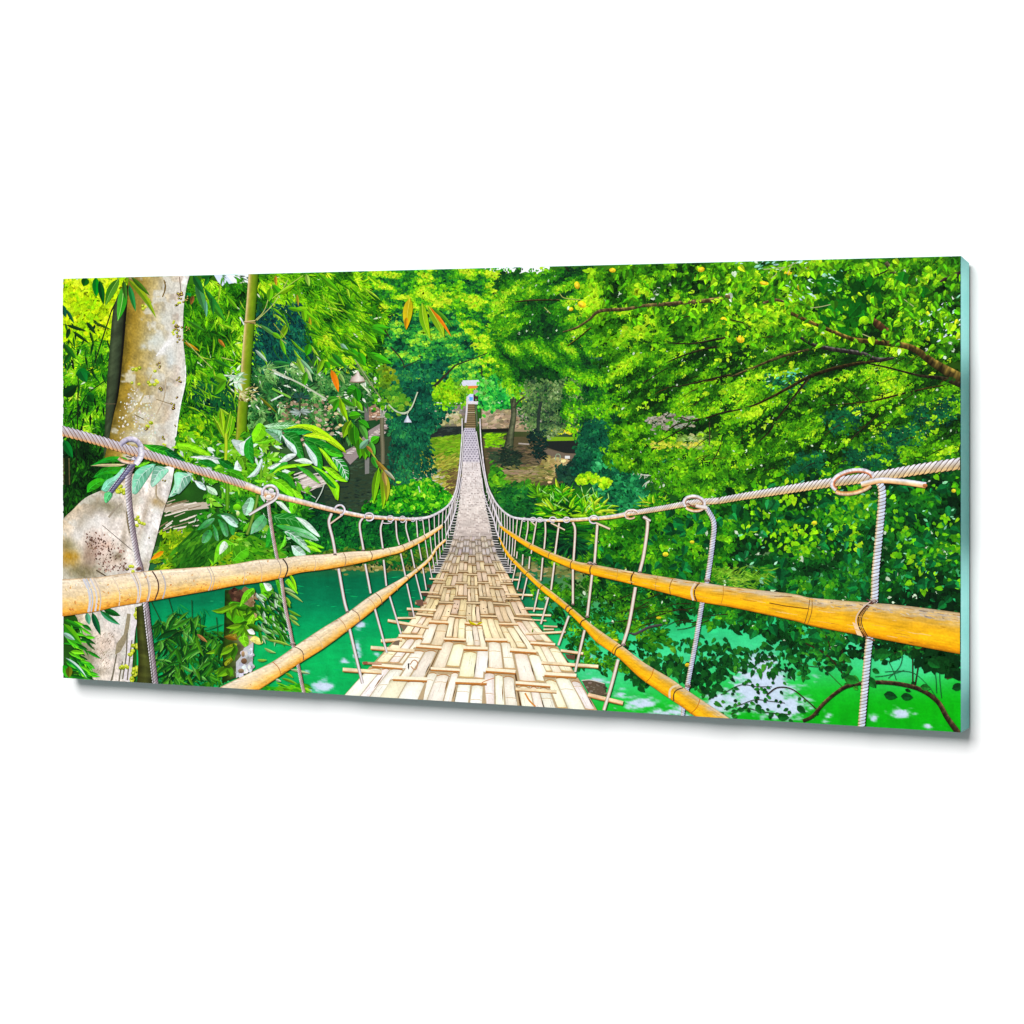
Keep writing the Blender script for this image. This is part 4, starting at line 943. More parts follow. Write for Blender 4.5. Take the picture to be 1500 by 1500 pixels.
for a, w, c in (((740, 470, 690, 520, 640, 580), 2, (236, 234, 232)), ((610, 700, 560, 830, 490, 940, 430, 980), 2.2, (190, 170, 110)), ((700, 730, 690, 850, 640, 960), 2, (186, 168, 140)), ((560, 680, 600, 860), 1, (170, 150, 110)), ((828, 640, 826, 750, 798, 880, 776, 1010, 762, 1120), 1.6, (240, 242, 240)), ((690, 90, 700, 140, 680, 200), 2, (120, 96, 44)), ((700, 100, 690, 180), 1.2, (110, 90, 50)), ((790, 70, 800, 170), 1.2, (110, 90, 70)), ((640, 860, 700, 880, 730, 890), 1, (120, 100, 60)), ((500, 960, 560, 990), 1.2, (110, 92, 50))):
    trunk.line(q('A', *a), w, c)




def cluster(t, cx, cy, r, n, s, cols=((120, 140, 10), (170, 186, 24), (206, 214, 60))):
    fig = Ink('printed_fig_cluster')
    for i in range(n):
        a = rng.uniform(0, 6.28); rr = r*math.sqrt(rng.random())
        x, y = q(t, cx + rr*math.cos(a), cy + rr*math.sin(a))[0]
        fig.disc(x, y, s, s*.95, ramp(cols, np.array([rng.random()]))[0], (214, 220, 90), n=9)


RED = ((44, 20, 16), (84, 40, 34), (120, 70, 60))
for t, cx, cy, r, n, s, c in (('A', 500, 670, 24, 4, 2.8, None), ('A', 538, 660, 8, 1, 3, None), ('A', 620, 760, 34, 6, 2.8, None), ('A', 628, 672, 10, 2, 2.4, None), ('A', 485, 755, 8, 1, 2.4, None), ('A', 530, 768, 8, 1, 2.4, None), ('A', 600, 1022, 24, 5, 2.8, None), ('A', 555, 265, 24, 3, 2.6, None), ('A', 605, 220, 18, 2, 2.4, None), ('A', 572, 1052, 8, 2, 2.2, RED), ('A', 790, 180, 20, 7, 2.2, RED), ('A', 790, 235, 30, 6, 1.8, RED), ('A', 800, 235, 16, 2, 2.0, None), ('A', 780, 400, 26, 10, 2.0, RED), ('A', 765, 430, 20, 5, 2.0, None), ('A', 790, 470, 26, 6, 1.7, RED), ('A', 655, 640, 20, 5, 1.8, RED), ('A', 665, 790, 16, 5, 2.0, RED), ('A', 790, 735, 18, 6, 1.6, RED), ('A', 742, 905, 22, 8, 1.9, RED), ('A', 770, 855, 12, 3, 1.5, RED), ('A', 690, 1110, 12, 3, 1.7, RED), ('A', 690, 1160, 14, 3, 1.8, None), ('A', 760, 1030, 8, 2, 1.2, RED), ('A', 840, 400, 20, 5, 1.7, RED), ('A', 840, 210, 16, 4, 1.6, RED), ('A', 758, 365, 10, 2, 1.8, None),
                            ('B', 410, 120, 34, 13, 2.8, None), ('B', 520, 310, 14, 3, 2.6, None), ('B', 535, 340, 26, 5, 2.6, None), ('B', 480, 630, 22, 5, 2.6, None), ('B', 450, 640, 10, 2, 2, RED), ('U', 650, 400, 46, 12, 3.4, None), ('U', 630, 690, 42, 8, 3.2, None), ('U', 590, 755, 26, 3, 2.6, None), ('U', 645, 890, 46, 13, 3.4, None), ('U', 510, 855, 18, 3, 3.0, None), ('U', 552, 845, 12, 2, 3.0, None), ('U', 615, 950, 24, 4, 3, None), ('B', 600, 430, 8, 1, 1.2, RED), ('B', 690, 70, 14, 3, 1.3, RED)):
    cluster(t, cx, cy, r, n, s) if c is None else cluster(t, cx, cy, r, n, s, c)

# ---- green bamboo culm
stalk = Ink('printed_green_culm', 8e-6)
SL = [(-1, (44, 84, 6)), (-.7, (84, 124, 10)), (-.2, (112, 142, 16)), (.25, (134, 152, 34)), (.55, (168, 160, 70)), (.75, (206, 184, 120)), (.9, (214, 196, 140)), (1, (150, 140, 60))]
SL2 = [(-1, (40, 76, 6)), (-.6, (84, 126, 8)), (0, (112, 146, 14)), (.5, (134, 156, 24)), (.85, (160, 166, 60)), (1, (96, 110, 30))]
stalk.tube(q('A', 1270, 40, 1258, 200, 1245, 358), 14.6, SL, 3, jit=.15)
stalk.tube(q('A', 1243, 372, 1226, 580, 1212, 800, 1206, 856), 15, SL, 3, jit=.15)
stalk.tube(q('A', 1203, 872, 1194, 1000, 1186, 1150, 1180, 1330), 15, SL2, 3, jit=.2)
stalk.tube(q('B', 1178, 20, 1168, 140, 1160, 240), 11, SL2, 3, jit=.2)
stalk.line(q('A', 1208, 362, 1282, 366), 2.4, (150, 130, 70))
stalk.line(q('A', 1210, 358, 1280, 352), 1.4, (214, 190, 140))
stalk.line(q('A', 1168, 862, 1243, 866), 2.2, (110, 100, 30))
foliage(stalk, q('A', 1150, 800, 1280, 780, 1270, 860, 1180, 870), 60, 6, [(110, 110, 40), (190, 180, 120), (226, 226, 200)], 'blade', .3, (-70, 70), bias=.5, seed=82, soft=2)
foliage(stalk, q('A', 1080, 690, 1170, 690, 1180, 770, 1110, 760), 40, 9, [(90, 150, 60), (190, 220, 190), (235, 242, 236)], 'blade', .3, (-70, 70), bias=.5, seed=82, soft=3)
stalk.tube(q('B', 1100, 80, 1102, 240), 5.6, [(-1, (40, 90, 20)), (0, (80, 150, 30)), (1, (40, 84, 16))])

# ---- hanging leaves in the upper part of the picture
hleaf = Ink('printed_hanging_leaves', 30e-6)


def L(t, a, b, w, c, c2=None, bend=0., vein=None, ink=None):
    (ink or hleaf).leaf(q(t, *a)[0], q(t, *b)[0], w, c, c2, bend, vein)


L('A', (250, 70), (252, 200), 11, (0, 150, 20), (0, 110, 26)); L('A', (275, 90), (300, 250), 9, (4, 90, 20), (2, 60, 18))
L('A', (400, 80), (312, 255), 13, (84, 150, 34), (54, 120, 20), .05, (130, 190, 70)); L('A', (432, 120), (392, 355), 14, (44, 156, 26), (70, 170, 40), -.03, (170, 220, 120))
L('A', (455, 80), (640, 335), 9, (150, 180, 20), (100, 140, 16), -.06); L('A', (465, 120), (507, 292), 8, (40, 150, 70), (20, 110, 40)); L('A', (190, 75), (170, 130), 12, (8, 96, 12))
L('A', (480, 70), (600, 190), 7, (70, 120, 20), (50, 90, 16)); L('A', (430, 90), (445, 220), 7, (60, 120, 30))
for a, b, w, c in (((35, 250), (55, 330), 8, (10, 90, 60)), ((60, 280), (110, 370), 5, (20, 100, 60)), ((60, 380), (190, 420), 5, (14, 60, 20)), ((80, 400), (60, 470), 6, (10, 60, 20)), ((190, 360), (250, 440), 6, (16, 66, 24)), ((230, 360), (350, 410), 4, (50, 96, 20)), ((100, 420), (210, 500), 5, (20, 70, 16)), ((210, 420), (240, 520), 4, (30, 80, 16)), ((120, 700), (215, 690), 17, (4, 110, 30)), ((150, 680), (190, 750), 14, (8, 120, 40)), ((40, 840), (130, 770), 16, (6, 56, 16)), ((190, 850), (240, 830), 14, (14, 96, 20)), ((200, 830), (235, 880), 11, (10, 80, 16)), ((40, 1120), (100, 1240), 12, (4, 120, 40)), ((40, 500), (120, 600), 9, (30, 110, 20)), ((90, 560), (40, 640), 8, (20, 100, 16))):
    L('A', a, b, w, c)
for a, b, w, c in (((930, 70), (1000, 60), 8, (20, 120, 30)), ((980, 70), (950, 130), 7, (30, 130, 40)), ((950, 140), (1090, 355), 9, (36, 136, 40)), ((900, 100), (960, 300), 12, (70, 150, 80)), ((960, 220), (965, 330), 5, (110, 190, 150)), ((880, 60), (950, 180), 10, (24, 110, 40)), ((980, 220), (1090, 360), 8, (60, 150, 30)), ((1000, 200), (1010, 320), 6, (30, 120, 40)), ((840, 350), (960, 420), 5, (60, 140, 30)), ((1100, 200), (1170, 280), 6, (110, 190, 20)), ((1440, 470), (1480, 575), 6, (110, 200, 20)), ((1480, 370), (1440, 470), 6, (130, 190, 20)), ((1380, 140), (1370, 230), 10, (110, 200, 10)), ((1020, 710), (1100, 740), 14, (110, 196, 20)), ((1090, 740), (1020, 830), 10, (90, 180, 16)), ((1310, 380), (1430, 460), 6, (90, 160, 70)), ((1280, 540), (1360, 620), 5, (190, 220, 190)), ((1010, 600), (1130, 660), 5, (40, 130, 30))):
    L('A', a, b, w, c)
for a, b, w, c in (((0, 120), (60, 190), 9, (70, 180, 8)), ((40, 180), (150, 120), 8, (150, 220, 10)), ((150, 270), (310, 300), 9, (140, 214, 16)), ((190, 285), (320, 370), 10, (130, 220, 10)), ((200, 280), (215, 360), 8, (120, 205, 10)), ((100, 270), (210, 290), 6, (100, 190, 10)), ((100, 390), (60, 470), 6, (130, 190, 20)), ((55, 480), (85, 570), 6, (110, 205, 20)), ((240, 500), (220, 580), 11, (60, 176, 8)), ((440, 500), (495, 550), 6, (150, 205, 170)), ((500, 530), (610, 650), 11, (50, 170, 20)), ((560, 560), (600, 640), 12, (60, 180, 10)), ((620, 560), (775, 632), 11, (70, 196, 20)), ((640, 390), (760, 400), 9, (70, 190, 20)), ((640, 400), (740, 440), 9, (60, 176, 20)), ((600, 430), (680, 500), 12, (120, 214, 10)), ((300, 50), (440, 170), 8, (90, 186, 10)), ((220, 50), (240, 130), 7, (170, 220, 80)), ((160, 590), (210, 700), 8, (150, 210, 60)), ((180, 600), (270, 700), 6, (140, 200, 150)), ((210, 650), (260, 750), 6, (190, 214, 160)), ((330, 600), (290, 700), 8, (130, 200, 20)), ((360, 600), (440, 650), 10, (80, 180, 20)), ((340, 620), (370, 660), 10, (60, 170, 10)), ((220, 680), (200, 790), 9, (80, 176, 20)), ((380, 560), (480, 660), 8, (40, 140, 30)), ((0, 620), (120, 630), 6, (40, 140, 60)), ((0, 430), (60, 470), 7, (110, 200, 20)), ((430, 690), (470, 760), 6, (150, 196, 100)), ((240, 330), (250, 400), 4, (196, 170, 30)), ((160, 180), (170, 260), 4, (180, 160, 40))):
    L('C', a, b, w, c)
for i in range(70):
    x, y = q('C', rng.uniform(200, 620), rng.uniform(160, 560))[0]
    a = math.radians(rng.uniform(15, 70)); l = rng.uniform(12, 30)
    c = ramp([(20, 90, 20), (44, 140, 14), (100, 190, 10), (160, 220, 20)], np.array([rng.random()]))[0]
    hleaf.leaf((x, y), (x + l*math.cos(a), y + l*math.sin(a)), rng.uniform(1.8, 4), c, c*.75, n=5, bend=rng.uniform(-.08, .08))
hleaf.line(q('C', 0, 670, 100, 720, 200, 770, 350, 860), 2.4, (190, 196, 170)); hleaf.line(q('C', 0, 790, 120, 850), 3, (120, 190, 60)); hleaf.line(q('C', 0, 660, 110, 640), 1.6, (110, 180, 90))
hleaf.line(q('C', 0, 210, 100, 130, 200, 60), 1.2, (170, 200, 80)); hleaf.line(q('C', 10, 370, 90, 470), 1, (150, 160, 60))
hleaf.line(q('C', 175, 820, 180, 1000), 3, (50, 70, 46))
for i in range(14):
    a = math.radians(rng.uniform(0, 360)); p0 = q('C', 180, 850)[0]
    hleaf.leaf(p0, p0 + np.array([math.cos(a)*16, math.sin(a)*9]), 3, (40, 90, 76), n=4)
    a = math.radians(rng.uniform(0, 360)); p0 = q('C', 180, 940)[0]
    hleaf.leaf(p0, p0 + np.array([math.cos(a)*16, math.sin(a)*8]), 3, (170, 190, 180), n=4)
# the yellow and orange leaves
L('C', (890, 205), (866, 410), 14, (196, 186, 10), (214, 190, 20), .02, (226, 214, 60)); L('C', (868, 330), (866, 410), 7, (240, 170, 10)); L('C', (968, 238), (1020, 462), 13, (150, 200, 14), (110, 176, 10), .06, (190, 220, 60))
L('C', (1005, 255), (1112, 462), 14, (150, 190, 20), (120, 170, 20), -.04, (190, 214, 60)); L('C', (1015, 262), (1158, 458), 5, (248, 140, 20), (226, 120, 10), -.03); L('C', (1030, 270), (1165, 395), 6, (84, 160, 30), (60, 130, 20), -.05)
L('C', (380, 668), (428, 815), 9, (246, 140, 14), (236, 120, 10), -.03)
# cable, lamps
for a, w, c in (((255, 40, 330, 150, 420, 290, 500, 410), 1.5, (150, 160, 110)), ((270, 80, 350, 210, 480, 370), 1.2, (110, 130, 80)), ((310, 265, 390, 345), 2, (214, 230, 190)), ((565, 455, 640, 520, 720, 528, 775, 480, 830, 340), 1.8, (196, 206, 176)), ((600, 490, 690, 540, 750, 525), 1.4, (176, 190, 160)), ((735, 560, 740, 520), 1.2, (170, 180, 160)), ((1195, 560, 1130, 700), 0, (0, 0, 0))):
    if w:
        wire = Ink('printed_cable')
        wire.line(q('W', *a), w, c)
wire = Ink('printed_cable')
wire.line(q('T', 1200, 550, 1175, 620, 1130, 700), 1.4, (190, 205, 190)); wire.line(q('T', 1060, 620, 1130, 665), 1.0, (200, 205, 196)); wire.line(q('T', 1030, 770, 1110, 745), .9, (190, 205, 190))
lamp = Ink('printed_bell_lamp')
lamp.ribbon(q('W', 278, 150, 250, 190, 225, 205, 210, 250), q('W', 290, 150, 310, 190, 335, 205, 350, 245), [(-1, (150, 130, 120)), (-.4, (214, 196, 186)), (.2, (236, 228, 220)), (1, (170, 156, 140))], 2)
lamp.line(q('W', 210, 246, 280, 250, 350, 242), 1.6, (140, 120, 100))
lamp = Ink('printed_bell_lamp')
lamp.ribbon(q('W', 732, 556, 722, 580, 710, 600, 704, 618), q('W', 744, 556, 752, 580, 768, 600, 776, 618), [(-1, (160, 170, 190)), (0, (226, 230, 240)), (1, (190, 196, 210))], 2)
# hanging vine in front of the second bridge
vine = Ink('printed_vine', 16e-6)
vine.line(q('W', 110, 380, 150, 480, 210, 640, 320, 780, 400, 880, 460, 970), 2, (170, 180, 60))
for a, b, w, c in (((0, 410), (110, 390), 7, (60, 150, 30)), ((10, 440), (120, 400), 7, (110, 190, 60)), ((110, 400), (60, 520), 9, (60, 170, 10)), ((120, 395), (195, 610), 9, (150, 214, 10)), ((130, 400), (250, 470), 8, (60, 150, 16)), ((240, 390), (260, 480), 7, (110, 196, 30)), ((270, 420), (325, 515), 8, (120, 205, 20)), ((190, 300), (290, 330), 12, (50, 160, 20)), ((270, 300), (290, 430), 12, (30, 140, 10)), ((180, 360), (240, 330), 9, (40, 140, 16)), ((200, 560), (310, 545), 12, (70, 180, 10)), ((220, 600), (150, 760), 13, (120, 176, 10)), ((230, 620), (225, 820), 13, (80, 160, 10)), ((250, 640), (280, 870), 15, (50, 140, 10)), ((290, 600), (390, 670), 12, (50, 160, 20)), ((300, 640), (370, 780), 10, (90, 180, 60)), ((300, 760), (300, 950), 13, (70, 160, 10)), ((330, 790), (350, 960), 13, (90, 176, 10)), ((350, 800), (390, 940), 9, (60, 150, 20)), ((400, 800), (480, 750), 12, (70, 190, 20)), ((300, 860), (385, 770), 9, (130, 190, 150)), ((390, 790), (440, 920), 8, (90, 190, 60)), ((360, 830), (420, 900), 5, (190, 130, 60)), ((410, 930), (460, 1040), 9, (60, 176, 40)), ((440, 955), (620, 1150), 7, (170, 140, 50)), ((520, 1050), (625, 1145), 5, (190, 190, 160)), ((475, 1030), (425, 1360), 11, (120, 190, 16)), ((500, 1040), (512, 1410), 10, (150, 205, 16)), ((530, 1080), (545, 1345), 9, (176, 180, 40)), ((515, 1060), (545, 1200), 7, (190, 160, 80)), ((340, 650), (330, 640), 3, (60, 160, 20))):
    L('W', a, b, w, c, None, rng.uniform(-.05, .05), np.array(c)*1.2 if w > 10 else None, vine)

# ---- broad-leaved plants by the left handrail
plant = Ink('printed_broad_leaf_plant', 60e-6)
# water-side sprays below the rails
foliage(plant, px(220, 890, 330, 885, 330, 1000, 225, 1000), 220, 20, [(0, 96, 50), (2, 120, 56), (30, 150, 70), (70, 190, 110)], 'blade', .12, (10, 110), clump=(16, 12), bias=.45, seed=90, sprig=6, step=.1, spread=60)
foliage(plant, px(225, 930, 330, 920, 330, 1005, 235, 1000), 180, 15, [(4, 50, 14), (12, 84, 16), (40, 120, 14), (90, 160, 20), (40, 170, 90)], 'blade', .15, (30, 140), clump=(20, 16), bias=.42, amp=1.4, seed=91, sprig=7, step=.1, spread=75)
PG = [(4, 56, 18), (16, 92, 24), (44, 132, 26), (84, 172, 34), (130, 206, 110)]
for cx, cy, n_, l_ in ((850, 470, 12, 30), (960, 430, 12, 34), (1110, 430, 14, 36), (1180, 560, 14, 36), (1000, 560, 16, 34), (880, 640, 14, 30), (1080, 640, 22, 44), (1220, 700, 14, 34), (860, 800, 16, 34), (1000, 840, 14, 34), (1180, 860, 14, 34), (1290, 780, 12, 30), (930, 930, 12, 26), (1330, 600, 8, 26)):
    x_, y_ = q('U', cx, cy)[0]
    fan(plant, x_, y_, n_, l_, 190, 350, 5.0, PG, .2, .42)
    plant.line([(x_, y_), (x_ + rng.uniform(-24, 24), y_ - rng.uniform(14, 34))], 1.0, (30, 60, 20))
foliage(plant, px(320, 700, 440, 700, 450, 830, 300, 830, 230, 830), 1900, 12, [(4, 50, 14), (14, 90, 18), (40, 132, 20), (90, 180, 20), (150, 210, 60)], 'blade', .3, (-30, 80), clump=(18, 12), bias=.44, amp=1.6, seed=92, speck=.04, speckc=(190, 226, 190), sprig=5, step=.12, spread=55)
foliage(plant, px(225, 790, 330, 760, 345, 830, 222, 840), 900, 10, [(20, 70, 10), (50, 110, 10), (96, 150, 10), (150, 190, 14), (196, 214, 30)], 'blade', .3, (-60, 30), clump=(14, 10), bias=.48, amp=1.5, seed=93, sprig=5, step=.12, spread=55)
plant.poly(q('T', 320, 780, 480, 790, 520, 900, 420, 1000, 300, 1200, 30, 1230, 0, 1060, 160, 900), (30, 92, 18))
foliage(plant, q('T', 300, 820, 440, 860, 420, 1040, 280, 1200, 20, 1220, 20, 1060, 160, 920), 420, 13, [(14, 60, 10), (26, 90, 14), (50, 120, 20), (90, 160, 26)], 'blade', .28, (110, 150), clump=(16, 12), bias=.45, seed=94, soft=2)
foliage(plant, q('T', 560, 980, 800, 1060, 830, 1150, 440, 1180, 470, 1060), 240, 13, [(20, 80, 10), (44, 124, 14), (90, 170, 16), (150, 205, 80)], 'blade', .3, (0, 70), clump=(14, 10), bias=.48, seed=95, soft=2)
foliage(plant, px(262, 640, 400, 640, 420, 700, 400, 730, 330, 715, 262, 690), 1100, 11, [(10, 70, 14), (36, 120, 18), (90, 180, 14), (150, 214, 50), (200, 226, 180)], 'blade', .34, (-40, 60), clump=(14, 10), bias=.45, seed=96, speck=.08, speckc=(214, 232, 220), sprig=5, step=.12, spread=55)


def shape(t, pts, c, hl=None, ink=plant, streak=None, ns=0):
    """a traced leaf: two halves about its midrib, tone running from base to tip, fine side veins"""
    p = resample(np.vstack([q(t, *pts), q(t, *pts)[:1]]), 41)[:-1]
    c = np.asarray(c, float); c1 = c*1.12 if hl is None else np.asarray(hl, float)
    e = p[:, None] - p[None]
    dd = np.hypot(e[..., 0], e[..., 1]); i0, i1 = np.unravel_index(dd.argmax(), dd.shape)
    if p[i0][1] > p[i1][1] and abs(p[i0][1] - p[i1][1]) > abs(p[i0][0] - p[i1][0]):
        i0, i1 = i1, i0
    p = np.roll(p, -i0, axis=0); m = (i1 - i0) % len(p)
    A, B = p[:m+1], np.vstack([p[m:], p[:1]])[::-1]
    A, B = resample(A, 15), resample(B, 15)
    mid = (A + B)/2
    k = rng.uniform(.76, .92)
    lo, hi = (k, 1.06) if rng.random() < .6 else (1.06, k)
    s = np.linspace(0, 1, 15)[:, None]
    base_c = c*(1-s) + c1*s
    for E, f in ((A, lo), (B, hi)):
        G = np.stack([mid, mid*.5 + E*.5, E], 1)
        Cg = np.stack([base_c*f*.92, base_c*f*1.03, base_c*f*.97], 1)*(1 + .16*(rng.random((15, 1, 1)) - .5))
        ink.grid(G, np.clip(Cg, 0, 255))
    L_ = np.hypot(*(A[0] - A[-1])); W_ = np.hypot(*(A - B).T).max()
    if W_ > 5:
        sv = np.minimum(c*1.25 + 22, 255) if streak is None else np.asarray(streak, float)
        ink.tube(mid[1:-1], [1.3, .6], [(-1, sv), (1, sv*.9)], 3)
        nv = max(4, ns or int(L_/7))
        for E in (A, B):
            for r in np.linspace(1.5, 11.5, nv):
                a = mid[int(r)]; b_ = E[min(14, int(r) + 2)]
                ink.tube([a, a*.5 + b_*.5, a*.1 + b_*.9], [.8 if streak is None else 1.2, .35], [(-1, sv), (1, sv*.9)], 3)


GW, GD, GB = (180, 210, 194), (20, 124, 26), (140, 218, 12)
shape('A', (550, 1150, 700, 1165, 800, 1240, 760, 1260, 640, 1215), (40, 150, 16), (16, 110, 20)); shape('A', (735, 1175, 800, 1145, 900, 1152, 995, 1225, 900, 1200, 830, 1185), GB, (90, 190, 10))
shape('A', (690, 1180, 760, 1200, 830, 1262, 740, 1250), (4, 90, 30)); shape('A', (210, 1292, 330, 1232, 440, 1238, 450, 1270, 360, 1265), (6, 116, 20), (60, 176, 20)); shape('A', (215, 1290, 300, 1278, 440, 1280, 370, 1296), (190, 176, 130))
shape('A', (225, 1370, 300, 1302, 430, 1298, 440, 1330, 330, 1352), (10, 120, 16), (70, 180, 16)); shape('A', (200, 1420, 280, 1352, 360, 1345, 350, 1410), (20, 130, 20)); shape('X', (240, 640, 250, 560, 330, 505, 400, 520, 360, 580, 290, 620), (30, 150, 16), (60, 180, 20))
shape('X', (370, 610, 410, 530, 500, 480, 580, 400, 560, 500, 470, 570, 420, 630), (110, 196, 160), (160, 214, 190)); shape('X', (400, 640, 470, 620, 470, 670, 420, 730, 398, 700), (80, 180, 110))
shape('X', (655, 640, 660, 500, 720, 410, 860, 370, 850, 420, 760, 560, 690, 650), (100, 196, 150), (140, 214, 180), streak=(190, 232, 214), ns=7); shape('X', (820, 560, 840, 450, 880, 390, 985, 420, 960, 470, 850, 580), (120, 205, 166), (170, 222, 196), streak=(200, 234, 220), ns=6)
shape('X', (985, 685, 1040, 560, 1050, 450, 1195, 490, 1140, 560, 1060, 650), (110, 205, 150), (176, 226, 200), streak=(214, 238, 226), ns=6); shape('X', (660, 400, 740, 360, 820, 355, 740, 400), (90, 180, 20))
shape('T', (0, 220, 90, 225, 200, 265, 285, 325, 180, 305, 60, 262, 0, 262), (120, 214, 14), (150, 224, 20)); shape('T', (100, 330, 200, 320, 320, 330, 380, 380, 300, 380, 200, 350), (190, 220, 206), (200, 220, 208)); shape('T', (330, 350, 400, 345, 470, 410, 480, 440, 380, 415), (10, 96, 20))
shape('T', (160, 360, 260, 350, 330, 400, 250, 410), (16, 110, 24)); shape('T', (380, 435, 470, 430, 540, 480, 540, 520, 460, 490), (50, 140, 12)); shape('T', (465, 430, 480, 370, 515, 360, 530, 440, 500, 440), (190, 214, 200))
shape('T', (490, 330, 560, 320, 555, 440, 500, 370), (80, 140, 14))
# bamboo shoot
for a in (((300, 0), (395, 170), 8), ((330, 40), (395, 190), 7), ((455, 0), (420, 190), 11), ((410, 20), (400, 160), 9), ((360, -60), (380, 120), 8), ((440, -40), (400, 140), 8)):
    L('T', a[0], a[1], a[2], ramp([(90, 176, 10), (160, 214, 16)], np.array([rng.random()]))[0], None, 0, (190, 226, 60), plant)
plant.tube(q('T', 400, 140, 402, 250, 398, 355), [5, 5, 4.5], [(-1, (120, 160, 10)), (0, (196, 214, 50)), (1, (110, 150, 10))])
plant.tube(q('T', 412, 520, 412, 640, 410, 760), 6, [(-1, (50, 110, 10)), (0, (100, 170, 30)), (1, (50, 100, 14))])
plant.tube(q('T', 690, 370, 685, 480, 680, 570), [3, 4.4, 4.4], [(-1, (60, 120, 10)), (0, (120, 180, 40)), (1, (50, 110, 14))])
plant.tube(q('T', 660, 640, 640, 740, 600, 880, 570, 960), 4.6, [(-1, (60, 110, 20)), (0, (130, 160, 60)), (1, (60, 110, 20))])
plant.disc(*q('T', 750, 505)[0], 4.6, 4.2, (90, 140, 20), (140, 190, 60)); plant.disc(*q('T', 490, 740)[0], 6, 5, (110, 196, 20)); plant.disc(*q('T', 497, 790)[0], 2.5, 3.5, (200, 220, 140))
# the big fans right of the culm
shape('T', (700, 75, 860, 45, 1010, 65, 1000, 95, 860, 105, 760, 100), (150, 200, 150), (70, 160, 60)); shape('T', (615, 215, 612, 140, 672, 52, 730, 110, 700, 180), (110, 214, 10), (140, 226, 20)); shape('T', (620, 215, 760, 178, 850, 180, 790, 200, 680, 225), (90, 170, 14))
shape('T', (850, 222, 770, 160, 722, 105, 850, 118, 850, 180), GW, (120, 190, 140), streak=(60, 140, 70), ns=5)
shape('T', (540, 210, 446, 185, 480, 260, 548, 320, 600, 200, 610, 152), (200, 222, 214), (204, 222, 214)); shape('T', (612, 155, 556, 215, 550, 310, 600, 370, 626, 392, 626, 250), (22, 136, 30), (40, 150, 30))
shape('T', (1000, 100, 1120, 95, 1160, 115, 1080, 130, 1020, 150), (130, 196, 170)); shape('T', (860, 112, 960, 90, 1100, 120, 1010, 150, 900, 150), (20, 130, 40))
shape('T', (862, 108, 1000, 64, 1130, 78, 1230, 140, 1330, 225, 1386, 302, 1240, 215, 1110, 130, 990, 92), (150, 220, 10), (176, 230, 12)); shape('T', (1020, 158, 1120, 132, 1210, 150, 1260, 200, 1150, 180), (170, 226, 20))
shape('T', (1020, 170, 1130, 180, 1250, 230, 1340, 290, 1350, 330, 1220, 300, 1080, 230), (14, 116, 26), (24, 130, 24), streak=(60, 160, 50), ns=5)
shape('T', (855, 150, 900, 130, 975, 135, 1010, 200, 1040, 372, 970, 310, 900, 230), (20, 130, 30), (30, 140, 30), streak=(80, 170, 80), ns=7); shape('T', (852, 140, 900, 190, 960, 240, 975, 310, 900, 245), (184, 210, 202))
shape('T', (1032, 200, 1130, 240, 1175, 300, 1190, 400, 1172, 440, 1120, 370), (20, 128, 30), (40, 150, 20)); shape('T', (1032, 205, 1100, 280, 1140, 340, 1138, 410, 1080, 330), (182, 208, 200))
shape('T', (1150, 250, 1200, 280, 1280, 380, 1320, 450, 1250, 400), (140, 214, 14)); shape('T', (1190, 255, 1260, 270, 1330, 300, 1350, 330, 1250, 320), (60, 170, 20))
shape('T', (1250, 330, 1340, 340, 1398, 420, 1402, 500, 1380, 535, 1330, 470, 1290, 390), (24, 140, 40), (40, 160, 40), streak=(220, 238, 228), ns=7)
shape('T', (1180, 405, 1260, 420, 1330, 480, 1392, 532, 1290, 510), (130, 218, 14)); shape('T', (1090, 395, 1190, 440, 1310, 545, 1322, 600, 1306, 690, 1240, 575, 1150, 460), (110, 205, 12), (150, 224, 12)); shape('T', (1110, 410, 1200, 470, 1300, 580, 1240, 560), (20, 110, 20))
shape('T', (830, 370, 900, 310, 970, 305, 960, 330, 880, 375), (190, 214, 200), (214, 228, 220)); shape('T', (950, 360, 1040, 340, 1110, 380, 1040, 385), (196, 220, 196))
shape('T', (745, 470, 790, 400, 890, 370, 900, 395, 820, 440), (40, 140, 30)); shape('T', (765, 475, 850, 405, 1000, 385, 1110, 390, 1000, 410, 860, 430), (130, 214, 14)); shape('T', (960, 395, 1060, 430, 1120, 480, 1168, 550, 1060, 480), (24, 130, 20), (130, 205, 60))
shape('T', (790, 470, 870, 455, 930, 500, 972, 590, 890, 560), (22, 112, 16), (40, 140, 20)); shape('T', (735, 420, 800, 385, 850, 380, 780, 430), (190, 216, 200)); shape('T', (755, 520, 850, 510, 930, 580, 950, 660, 860, 610), (110, 205, 14)); shape('T', (930, 580, 1000, 620, 1030, 670, 970, 660), (120, 205, 20))
shape('T', (570, 500, 640, 430, 690, 340, 700, 380, 650, 480), (176, 206, 190)); shape('T', (630, 520, 690, 505, 720, 530, 660, 540), (110, 196, 20)); shape('T', (530, 740, 590, 660, 630, 690, 600, 790, 550, 800), (130, 200, 150), (190, 222, 200)); shape('T', (140, 520, 210, 540, 240, 600, 180, 580), (190, 222, 214)); shape('T', (240, 560, 310, 590, 330, 640, 260, 620), (170, 214, 170))
shape('T', (910, 700, 990, 698, 960, 788, 925, 792), (90, 196, 16)); shape('T', (0, 450, 90, 465, 125, 500, 50, 600, 0, 625), (120, 205, 160), (170, 224, 200), streak=(214, 238, 226), ns=5)
shape('T', (800, 690, 860, 700, 930, 790, 860, 750), (190, 220, 190))
